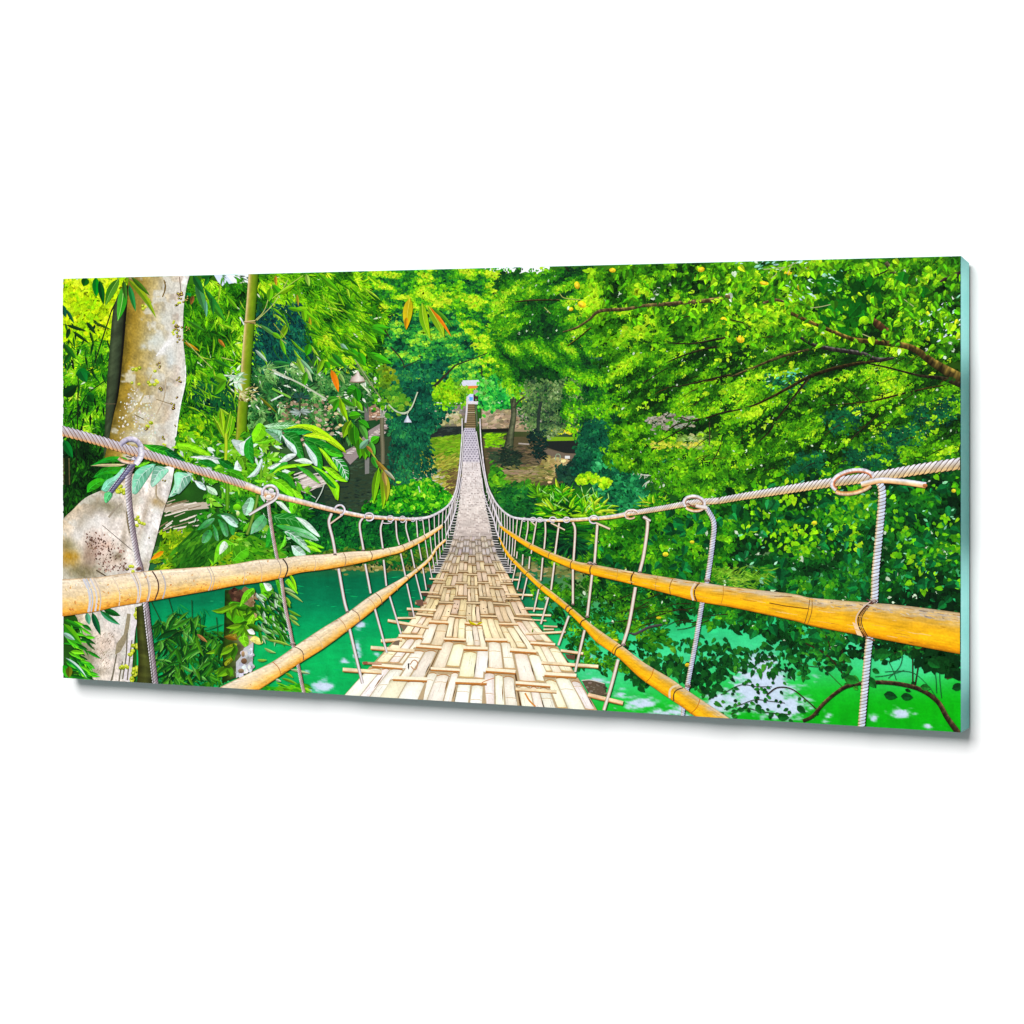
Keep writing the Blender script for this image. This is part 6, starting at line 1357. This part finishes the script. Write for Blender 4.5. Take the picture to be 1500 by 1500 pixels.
def culm_skin(lanes, k, seed, stretch=1.0):
    ts = (np.array([v[0] for v in lanes]) + 1)/2; cs = np.array([v[1] for v in lanes], float)

    def fn(s, t, x, y):
        n = fbm(x/(3.2*stretch) + seed*11, y/2.4 + seed*5, 3) - .5; w = fbm(x/22 + seed, y/9, 2) - .5
        tt = np.clip(t + .22*n*(1 if stretch == 1 else .6) + .1*w, 0, 1)
        tt = np.where((t < .06) | (t > .94), t, tt)
        c = np.stack([np.interp(tt, ts, cs[:, j]) for j in range(3)], -1)
        if stretch > 1:                       # greyed, weathered upper side
            m = np.clip((fbm(x/26 + 7*seed, y/3.4, 3) - .46)/.12, 0, 1)*np.clip((.42 - t)/.2, 0, 1)*np.clip((x - 840)/160, .25, 1)
            c = c*(1 - .7*m[..., None]) + np.array([204, 186, 164])*.7*m[..., None]
        fib = fbm(x/30 + seed, t*34, 2) - .5
        return c*(1 + k*2*(fbm(x/(1.6*stretch) + 3*seed, y/1.3, 2) - .5)*.6 + .16*w + .22*fib)[..., None]
    return fn


UL_u = px(88, 848.5, 140, 846, 172, 841.5, 221, 836, 268, 832.5, 311.7, 829.5, 345, 826, 380, 820, 413.7, 818, 440, 814, 479, 811.6, 515, 808, 545, 806.6, 570, 802.5, 590, 798, 622, 783.6, 649, 767.5)
UL_l = px(88, 903.5, 140, 896, 172, 888.5, 221, 880.6, 268, 872, 311.7, 864.5, 345, 858, 380, 853, 413.7, 846.5, 440, 839, 479, 834, 515, 827.5, 545, 821, 570, 814, 590, 808.6, 622, 792, 650, 772.5)
railUL = Ink('printed_bamboo_rail')
railUL.field(UL_u, UL_l, 34, culm_skin(BL, .22, 1), 2.2)
LL_u = px(318, 1009, 354, 991.5, 398, 970.5, 434, 946, 471, 921.5, 509, 898, 545, 872, 595, 843.7, 627, 818.8, 640, 800.7, 653, 789)
LL_l = px(350, 1030, 404, 995, 435, 974.5, 476, 949, 513, 921.5, 554, 889, 597, 851, 629, 823.5, 641, 805.5, 655, 791.8)
railLL = Ink('printed_bamboo_rail')
railLL.field(LL_u, LL_l, 16, culm_skin(BL, .2, 2), 2.2)
UR_u = px(733, 767, 744, 775, 785, 799, 838, 820, 867, 826, 931.6, 838, 994, 848, 1030, 853.5, 1070, 859, 1120, 865, 1166, 870.5, 1192, 876, 1274, 882.6, 1334, 888, 1414, 898.5)
UR_l = px(733, 771.6, 743, 781, 780, 806, 835.6, 832, 864, 841, 927, 856, 984, 871, 1025, 881.6, 1070, 889, 1120, 899.6, 1166, 909.8, 1195, 918, 1269, 932, 1334, 944.4, 1414, 959.5)
railUR = Ink('printed_bamboo_rail')
railUR.field(UR_u, UR_l, 34, culm_skin(BRR, .16, 3, 6), 2.2)
LR_u = px(731, 783, 744, 806, 759, 823, 790, 851.6, 809, 866, 835.6, 887.6, 864, 911.6, 886, 928, 912, 946, 946, 971.6, 982, 993, 1006, 1010, 1042, 1034, 1074, 1055)
LR_l = px(731, 786, 742, 811, 754, 825.5, 787.6, 859, 807, 875.6, 833, 897, 855, 919, 874, 940, 905, 962, 936, 991, 965, 1012, 994, 1031.6, 1018, 1049, 1034, 1062)
railLR = Ink('printed_bamboo_rail')
railLR.field(LR_u, LR_l, 24, culm_skin(BRR, .16, 4, 5), 2.2)


def across(U, Lw, x, bulge, w, c, t0=0.02, t1=.98, off=0.0):
    """a ring round a rail at abscissa x"""
    u = np.array([x, np.interp(x, U[:, 0], U[:, 1])])
    i = np.interp(x, U[:, 0], np.arange(len(U)))
    slope = (np.interp(x + 4, U[:, 0], U[:, 1]) - np.interp(x - 4, U[:, 0], U[:, 1]))/8
    th = np.interp(x, Lw[:, 0], Lw[:, 1]) - u[1]
    n = np.array([-slope, 1.0]); n /= np.hypot(*n)
    # meet the lower edge along the normal
    hh = th/(1 + slope*slope)**.5 if abs(slope) > .1 else th
    d = np.array([1.0, slope]); d /= np.hypot(*d)
    p = [u + n*hh*t + d*bulge*math.sin(t*math.pi) + d*off*t for t in np.linspace(t0, t1, 7)]
    {id(UL_u): railUL, id(LL_u): railLL, id(UR_u): railUR, id(LR_u): railLR}[id(U)].line(p, w, c, 2)


for x, b, w, c in ((196, 6, 1.4, (176, 164, 156)), (199, 6, 1.6, (216, 208, 206)), (211, 6, 1.6, (170, 160, 156)), (213, 6, 1.2, (220, 210, 206)), (224, 8, 2.0, (84, 56, 50)), (236, 6, 2.0, (186, 180, 180)), (304, 6, 1.4, (196, 184, 176)), (308, 6, 1.0, (176, 162, 150)), (352, 5, 1.0, (206, 184, 160)), (407, 5, 1.1, (150, 134, 124)), (415, 6, 2.0, (60, 48, 46)), (504, 3, 1.1, (150, 116, 90)), (543, 3, 1.2, (120, 92, 70)), (590, 2, 1.1, (150, 110, 76)), (604, 1.5, 1, (176, 136, 96)), (380, 3, 1, (206, 180, 150)), (460, 3, .9, (206, 180, 150)), (570, 2, 1, (190, 160, 120)), (622, 1, 1, (130, 100, 70))):
    across(UL_u, UL_l, x, b, w, c)
for x0, wd, c in ((127, 3.4, (206, 206, 214)), (131, 2.2, (190, 194, 206)), (137, 2.6, (214, 210, 212)), (142, 2, (206, 190, 176)), (196, 2, (214, 206, 206)), (168, 1.6, (226, 206, 180))):
    across(UL_u, UL_l, x0 - 4, 6, wd, c, .02, .97, 5)
for x, b, w, c in ((400, 3, 1.2, (190, 120, 60)), (432, 6, 1.4, (110, 84, 70)), (516, 4, 1.2, (140, 110, 90)), (497, 2.5, 1, (190, 140, 90)), (551, 3, 1.2, (120, 90, 66)), (595, 2.2, 1.2, (120, 90, 60)), (540, 2, .9, (200, 150, 100)), (460, 3, .9, (214, 180, 140)), (610, 1.4, 1, (120, 84, 50)), (577, 2, .9, (200, 150, 90)), (632, 1, .9, (130, 90, 50))):
    across(LL_u, LL_l, x, b, w, c)
for x, b, w, c in ((869, -2.4, 1.8, (76, 50, 34)), (930, -3, 2.2, (70, 46, 30)), (987, -3, 1.3, (150, 104, 40)), (1026, -6, 2.2, (90, 60, 40)), (1021, -5, 3, (226, 206, 180)), (1190, 3, 1.4, (160, 112, 34)), (1187, 1.5, 1.1, (110, 76, 30)), (840, -2, 1.4, (110, 76, 50)), (808, -1.6, 1.2, (140, 100, 60)), (780, -1.2, 1, (150, 110, 70)), (1060, 2, .9, (190, 130, 30)), (905, 2, .9, (206, 150, 50)), (965, -2, .9, (190, 140, 60))):
    across(UR_u, UR_l, x, b, w, c)
for dx, w, c in ((0, 2, (60, 36, 26)), (2.6, 1.4, (120, 70, 50)), (5, 1.4, (50, 40, 40)), (-3, 1.6, (214, 190, 176))):
    railUR.line(px(1280 + dx, 880, 1267 + dx, 890, 1258 + dx, 904, 1259 + dx, 918, 1267 + dx, 933), w, c, 2)
railUR.poly(px(1249, 911, 1256, 914, 1264, 932, 1256, 930), (244, 206, 160)); railUR.line(px(1270, 878, 1284, 883), 2, (90, 70, 66)); railUR.line(px(1268, 934, 1282, 938), 2, (130, 90, 70))
for x, b, w, c in ((756, -1, 1.2, (120, 80, 30)), (775, -1, 1.2, (110, 76, 30)), (797, -1.6, 1.2, (130, 90, 30)), (835, -2, 2.2, (130, 90, 60)), (840, -2, 1.6, (84, 50, 26)), (859, -3, 1.8, (84, 56, 30)), (912, -4, 1.8, (84, 60, 34)), (907, -2, 1, (150, 100, 30)), (958, 3, 1.2, (200, 120, 20)), (1026, 3, 1.2, (190, 110, 20)), (1002, -7, 1.8, (90, 60, 40)), (996, -7, 2.8, (226, 206, 170)), (885, -2, .9, (206, 150, 40)), (820, -1, .9, (190, 130, 30))):
    across(LR_u, LR_l, x, b, w, c)
# weathered streaks on the golden rails
for i in range(80):
    x = rng.uniform(850, 1400); t = rng.uniform(.05, .9); l = rng.uniform(6, 26)
    u = lambda xx: np.array([xx, np.interp(xx, UR_u[:, 0], UR_u[:, 1])*(1-t) + np.interp(xx, UR_l[:, 0], UR_l[:, 1])*t])
    railUR.line([u(x), u(x + l/2) + rng.normal(0, .4, 2), u(x + l)], [.4, rng.uniform(.6, 1.6), .4], ramp([(170, 112, 24), (216, 150, 40), (244, 206, 130)], np.array([rng.random()**(.6 if t > .3 else 1.6)]))[0])
for i in range(70):
    x = rng.uniform(1190, 1404); t = rng.uniform(.04, .22)
    y = np.interp(x, UR_u[:, 0], UR_u[:, 1])*(1-t) + np.interp(x, UR_l[:, 0], UR_l[:, 1])*t
    railUR.line([(x, y), (x + rng.uniform(3, 12), y + rng.uniform(.5, 3))], rng.uniform(.7, 1.6), ramp([(130, 110, 90), (206, 196, 186), (232, 190, 110)], np.array([rng.random()]))[0])
railUR.line(q('H', 240, 680, 350, 700, 480, 716), 1.6, (130, 84, 20)); railUR.line(q('H', 270, 640, 380, 640), 1, (150, 120, 90))
for i in range(150):                         # speckled skin of the pale rails
    big = rng.random() < .65
    if big:
        x = rng.uniform(93, 470); t = rng.uniform(.1, .95); y = np.interp(x, UL_u[:, 0], UL_u[:, 1])*(1-t) + np.interp(x, UL_l[:, 0], UL_l[:, 1])*t
    else:
        x = rng.uniform(345, 600); t = rng.uniform(.1, .9); y = np.interp(x, LL_u[:, 0], LL_u[:, 1])*(1-t) + np.interp(x, LL_l[:, 0], LL_l[:, 1])*t
    s = np.interp(x, [93, 600], [2.4, .9])
    (railUL if big else railLL).disc(x, y, s*rng.uniform(.5, 1.2), s*rng.uniform(.3, .7), ramp([(206, 130, 60), (232, 180, 120), (248, 226, 196)], np.array([np.clip(1 - t + rng.normal(0, .3), 0, 1)]))[0], n=6, ang=rng.uniform(0, 3))

hand = Ink('printed_handrail_rope')
HL = px(86, 628.5, 93, 631, 142, 644, 194, 660, 221, 667, 266, 681, 312, 695, 361, 711, 390, 722, 415, 728.5, 440, 734.5, 487, 746.5, 530, 755.5, 545, 757, 577, 759.6, 604, 760.6, 629, 757.4, 649, 747.6, 661, 736.6, 669, 719, 673, 697, 675.4, 677, 677, 657, 678.4, 637, 678.4, 613)
HLw = [15, 15, 14.6, 14.2, 14, 13, 12, 10.8, 9.8, 8.6, 8, 7, 6, 5.8, 5.2, 4.6, 4, 3.4, 3.1, 2.8, 2.5, 2.3, 2.1, 1.9, 1.6]
n1 = 8
hand.rope(HL[:n1+1], HLw[:n1+1], (206, 202, 214), (206, 184, 174), (236, 176, 110), (110, 76, 60), .46, .6)
tl = [(-1, (190, 186, 200)), (-.6, (238, 232, 234)), (-.1, (226, 206, 190)), (.4, (230, 186, 136)), (.8, (206, 150, 96)), (1, (130, 90, 60))]
hand.tube(HL[n1-1:16], HLw[n1-1:16], tl, 2, jit=.25, jscale=(2, 3))
tl2 = [(-1, (200, 196, 206)), (-.2, (236, 230, 234)), (.5, (206, 196, 200)), (1, (130, 124, 130))]
hand.tube(HL[15:], HLw[15:], tl2, 2, jit=.2, jscale=(2, 3))
hand = Ink('printed_handrail_rope')
HR = px(704.4, 613, 705, 632, 706.6, 654, 710, 683, 715, 710, 722, 727, 730, 740, 744, 753.4, 761, 759.6, 802, 762.4, 831, 762, 867, 760, 898, 757, 927, 751.6, 970, 744.6, 1018, 736, 1054, 733.4, 1090, 727, 1106, 724.6, 1160, 716, 1219, 706.6, 1286, 696.6, 1346, 685, 1414, 673.5)
HR[-4:, 1] += np.array([0, 1.0, 2.6, 4.5])
HRw = [1.6, 1.8, 2, 2.2, 2.5, 2.8, 3, 3.2, 3.5, 4.2, 4.6, 5.2, 6, 6.8, 7.6, 8.6, 9.4, 10.2, 10.8, 12.2, 13.4, 15, 16, 17.6]
hand.tube(HR[:10], HRw[:10], tl2, 2, jit=.2, jscale=(2, 3))
tr = [(-1, (206, 196, 206)), (-.6, (240, 234, 234)), (-.1, (232, 216, 196)), (.4, (238, 206, 150)), (.8, (230, 176, 104)), (1, (150, 104, 60))]
hand.tube(HR[9:15], HRw[9:15], tr, 2, jit=.25, jscale=(2, 3)); hand.rope(HR[13:17], HRw[13:17], (230, 226, 234), (226, 206, 176), (240, 200, 140), (140, 116, 96), .5, -.6)
hand.rope(HR[16:], HRw[16:], (232, 230, 240), (214, 190, 150), (242, 200, 134), (96, 76, 64), .5, -.6)
# inner lines running to the far end
hand = Ink('printed_inner_ropes')
for p, w in ((q('R', 500, 0, 462, 110, 412, 205), 2.6), (q('R', 548, 20, 492, 200, 432, 350), 2.4), (q('R', 970, 0, 1036, 175, 1075, 240), 3.2), (q('R', 918, 20, 985, 180, 1008, 280, 1040, 370), 2.4), (px(663, 740, 671, 722, 675, 700, 678, 677, 680, 652, 681, 632), 1.5), (px(723, 740, 716, 722, 711, 700, 706.6, 677, 702, 652, 699, 632), 1.5), (px(669, 744, 674, 722, 677.6, 700), 1.3), (px(716, 742, 710, 722, 707, 700), 1.3)):
    hand.tube(p, w, tl2, 2)
# the hitches round the handrails
knot = Ink('printed_rope_knots', 20e-6)


def ring(cx, cy, rx, ry, w, a0, a1, ang=0, cols=((190, 190, 214), (236, 232, 238), (196, 170, 170))):
    a = np.radians(np.linspace(a0, a1, 22)); c, s = math.cos(math.radians(ang)), math.sin(math.radians(ang))
    p = np.stack([cx + rx*np.cos(a)*c - ry*np.sin(a)*s, cy + rx*np.cos(a)*s + ry*np.sin(a)*c], -1)
    knot.tube(p[::2], w, [(-1, cols[0]), (-.2, cols[1]), (.4, cols[2]), (1, np.asarray(cols[2])*.55)], 1.5, jit=.3, jscale=(2, 2))


ring(192, 662, 17, 19, 7.5, -160, 20, 12, ((214, 206, 226), (196, 190, 206), (160, 154, 180))); ring(190, 668, 17, 9, 6, 20, 150, 10, ((150, 130, 130), (230, 200, 170), (206, 150, 100)))
knot.tube(px(207, 655, 209, 663, 206, 672, 200, 680), [8, 9, 9, 8.5], [(-1, (196, 190, 206)), (0, (236, 232, 240)), (1, (150, 144, 166))], 1.5, jit=.3, jscale=(2, 2))
knot.line(px(186, 668, 194, 670, 199, 667), 1.4, (84, 70, 70))
ring(397, 722, 11, 10.5, 4.6, -200, 60, 0); ring(396, 724, 8, 7, 4, 20, 170, 0, ((206, 180, 160), (236, 220, 206), (206, 150, 100)))
knot.tube(px(408, 726, 402, 733, 386, 742, 366, 754), [4.4, 4.4, 4.2, 3.8], [(-1, (214, 206, 206)), (-.2, (240, 234, 234)), (.5, (176, 160, 156)), (1, (110, 96, 90))], 1.5)
knot.disc(399, 719, 4, 3.4, (214, 206, 214)); knot.disc(395, 728, 4.2, 3, (236, 226, 220))
ring(499, 747, 7, 7, 3.2, -190, 100); ring(542, 757, 6.4, 5.4, 2.6, -200, 150); ring(573, 759.6, 5, 4, 1.8, -200, 150); ring(591, 760.6, 4.2, 4.4, 1.6, -200, 150); ring(606, 761, 3, 3, 1.3, -200, 150); ring(617, 760, 2.6, 2.6, 1.1, -200, 150); ring(568, 764, 8, 2.6, 1.6, 20, 170)
ring(1250, 705, 30, 15, 7, 150, 372, -11, ((196, 190, 206), (240, 238, 240), (214, 130, 84))); ring(1250, 711, 28, 11, 6.4, 25, 165, -11, ((150, 110, 84), (238, 206, 170), (232, 170, 96)))
knot.tube(px(1262, 710, 1290, 704, 1322, 706, 1357, 711), [8, 8.6, 8.6, 9], [(-1, (206, 206, 226)), (-.5, (242, 240, 242)), (.1, (232, 206, 166)), (.7, (232, 176, 110)), (1, (120, 80, 50))], 2, jit=.2)
knot.disc(1355.6, 711.4, 3.6, 3, (176, 110, 60))
ring(1018, 737, 14.5, 9.5, 5.6, 140, 380, 8, ((196, 190, 206), (240, 238, 240), (190, 150, 130))); ring(1018, 740, 14, 8, 4.6, 20, 150, 8, ((206, 170, 140), (238, 216, 190), (214, 140, 70)))
knot.line(px(1008, 737, 1016, 742, 1024, 741), 2.2, (130, 76, 60)); knot.tube(px(1020, 741, 1030, 743, 1037, 744), [5, 6, 6.6], [(-1, (214, 206, 206)), (0, (240, 232, 226)), (1, (176, 130, 90))], 1.5)
ring(926, 753, 9.4, 5.6, 3.6, 120, 370, -6, ((206, 190, 190), (242, 234, 230), (206, 160, 120))); ring(924, 756, 7, 3.6, 3, 20, 160, 0, ((206, 170, 140), (238, 216, 190), (214, 150, 90)))
ring(871, 761, 6.4, 5.4, 2.6, 60, 380); ring(831, 761.4, 4.4, 3.6, 2, 0, 360); ring(811, 761, 4.8, 3.6, 1.9, 60, 380); ring(792, 761.4, 4, 3, 1.6, 0, 360); ring(782, 761, 4, 3, 1.6, 60, 380); ring(769, 761, 3, 2.6, 1.3, 60, 380)
for x, y, s in ((205, 833, 5), (430, 943, 4), (865, 825, 4), (871.4, 826, 3.6), (938, 838, 3), (1037, 850, 4.4), (914, 944, 3.6), (861, 903, 3), (1008, 1004, 4.6), (840, 885, 2.4), (533, 806, 2.4), (492, 812, 2.6), (562, 804, 1.8), (1281, 880, 5), (510, 896, 2.2)):
    knot.disc(x, y, s, s*.6, (150, 130, 124), (226, 216, 214), ang=rng.uniform(-.4, .4)); knot.line([(x - s, y + s*.4), (x, y - s*.2), (x + s, y + s*.5)], 1.1, (84, 56, 46))
knot.disc(205, 833, 3.2, 2.4, (110, 70, 60))
# =================================================================== THE PANEL
panel = bpy.data.objects.new('glass_print', None)
panel.empty_display_size = 0.1
panel.location = (0, 0, 0)
panel['label'] = 'thick glass panel printed with a bamboo footbridge in green jungle, on white wall'
panel['category'] = 'glass print'
panel['kind'] = 'thing'
scene.collection.objects.link(panel)

# glass body: straight sides, fine front arris, back edge ground in towards the wall
ar = 0.0003
rings = [(PW/2 - ar, PH/2 - ar, -PH/2 + ar, 0.0), (PW/2, PH/2, -PH/2, ar), (PW/2, PH/2 - 0.0068, -PH/2 + 0.0034, PT - .0007), (PW/2 - .0007, PH/2 - 0.0075, -PH/2 + 0.0041, PT)]
V, Fc = [], []
for hx, zt, zb, y in rings:
    V += [(-hx, y, zb), (hx, y, zb), (hx, y, zt), (-hx, y, zt)]
Fc.append((0, 1, 2, 3))
for r in range(3):
    for k in range(4):
        a, b = r*4 + k, r*4 + (k+1) % 4
        Fc.append((a, a + 4, b + 4, b))
Fc.append((15, 14, 13, 12))
me = bpy.data.meshes.new('glass_pane'); me.from_pydata(V, [], Fc); me.update()
gm, nt, b = new_mat('green_tinted_glass')
tc = nt.nodes.new('ShaderNodeTexCoord'); nz = nt.nodes.new('ShaderNodeTexNoise'); nz.inputs['Scale'].default_value = 30
cr = nt.nodes.new('ShaderNodeValToRGB')
cr.color_ramp.elements[0].position = .3; cr.color_ramp.elements[0].color = (*(lin((78, 160, 153))), 1)
cr.color_ramp.elements[1].position = .7; cr.color_ramp.elements[1].color = (*(lin((88, 168, 161))), 1)
nt.links.new(tc.outputs['Object'], nz.inputs['Vector']); nt.links.new(nz.outputs['Fac'], cr.inputs[0]); nt.links.new(cr.outputs[0], b.inputs['Base Color'])
b.inputs['Roughness'].default_value = .22; b.inputs['IOR'].default_value = 1.5; b.inputs['Specular IOR Level'].default_value = .3
b.inputs['Coat Weight'].default_value = .2
me.materials.append(gm)
pane = bpy.data.objects.new('glass_pane', me); scene.collection.objects.link(pane); pane.parent = panel

z = 30e-6
picture = None
for Lr in LAYERS:
    o, z = build_layer(Lr, z, panel if picture is None else picture)
    if picture is None:
        picture = o

# =================================================================== THE WALL
wm, nt, b = new_mat('white_wall_paint')
tc = nt.nodes.new('ShaderNodeTexCoord'); nz = nt.nodes.new('ShaderNodeTexNoise'); nz.inputs['Scale'].default_value = 160; nz.inputs['Detail'].default_value = 4
bp = nt.nodes.new('ShaderNodeBump'); bp.inputs['Strength'].default_value = .03; bp.inputs['Distance'].default_value = .001
nt.links.new(tc.outputs['Object'], nz.inputs['Vector']); nt.links.new(nz.outputs['Fac'], bp.inputs['Height']); nt.links.new(bp.outputs[0], b.inputs['Normal'])
b.inputs['Base Color'].default_value = (.835, .835, .835, 1); b.inputs['Roughness'].default_value = .9; b.inputs['Specular IOR Level'].default_value = .1
me = bpy.data.meshes.new('wall'); wy0 = PT + GAP
me.from_pydata([(-4, wy0, -2.5), (4, wy0, -2.5), (4, wy0, 2.5), (-4, wy0, 2.5), (-4, wy0 + .12, -2.5), (4, wy0 + .12, -2.5), (4, wy0 + .12, 2.5), (-4, wy0 + .12, 2.5)], [],
               [(0, 1, 2, 3), (7, 6, 5, 4), (0, 4, 5, 1), (1, 5, 6, 2), (2, 6, 7, 3), (3, 7, 4, 0)])
me.materials.append(wm)
wall = bpy.data.objects.new('wall', me); scene.collection.objects.link(wall); wall['kind'] = 'structure'
wall['label'] = 'plain white wall behind the glass panel'

# =================================================================== CAMERA AND LAMPS
th = math.radians(34.26)
Rv = np.array([math.cos(th), math.sin(th), 0]); Fv = np.array([-math.sin(th), math.cos(th), 0])
C = np.array([PW/2, 0, 0]) - .47105*Rv - 3.6352*Fv
cam = bpy.data.cameras.new('camera'); cam.sensor_width = 36; cam.lens = 121.8; cam.shift_y = -.11327; cam.clip_end = 100
co = bpy.data.objects.new('camera', cam); scene.collection.objects.link(co)
co.location = (C[0], C[1], .10306); co.rotation_euler = (math.radians(90), 0, th)
scene.camera = co


def area(name, loc, target, size, power, size_y):
    l = bpy.data.lights.new(name, 'AREA'); l.shape = 'RECTANGLE'; l.size = size; l.size_y = size_y; l.energy = power
    o = bpy.data.objects.new(name, l); scene.collection.objects.link(o); o.location = loc
    from mathutils import Vector
    d = Vector(target) - Vector(loc)
    o.rotation_euler = d.to_track_quat('-Z', 'Y').to_euler()
    return o


az, el, R = math.radians(9), math.radians(36), 16.0
area('key_softbox', (-R*math.cos(el)*math.sin(az), -R*math.cos(el)*math.cos(az), R*math.sin(el)), (0, 0, 0), 11.6, 3950, 9.6)


def spot(name, loc, target, power, deg):
    l = bpy.data.lights.new(name, 'SPOT'); l.energy = power; l.color = (1, .52, .54); l.spot_size = math.radians(deg); l.spot_blend = 1.0; l.shadow_soft_size = .01
    o = bpy.data.objects.new(name, l); scene.collection.objects.link(o); o.location = loc
    from mathutils import Vector
    o.rotation_euler = (Vector(target) - Vector(loc)).to_track_quat('-Z', 'Y').to_euler()


# two added spots stand in for pale reflections on the right-hand glass edge
spot('added_edge_spot', (PW/2 + .5, .008, .19), (PW/2, .009, .19), 24, 17)
spot('added_edge_spot', (PW/2 + .5, .008, -.135), (PW/2, .009, -.135), 24, 21)
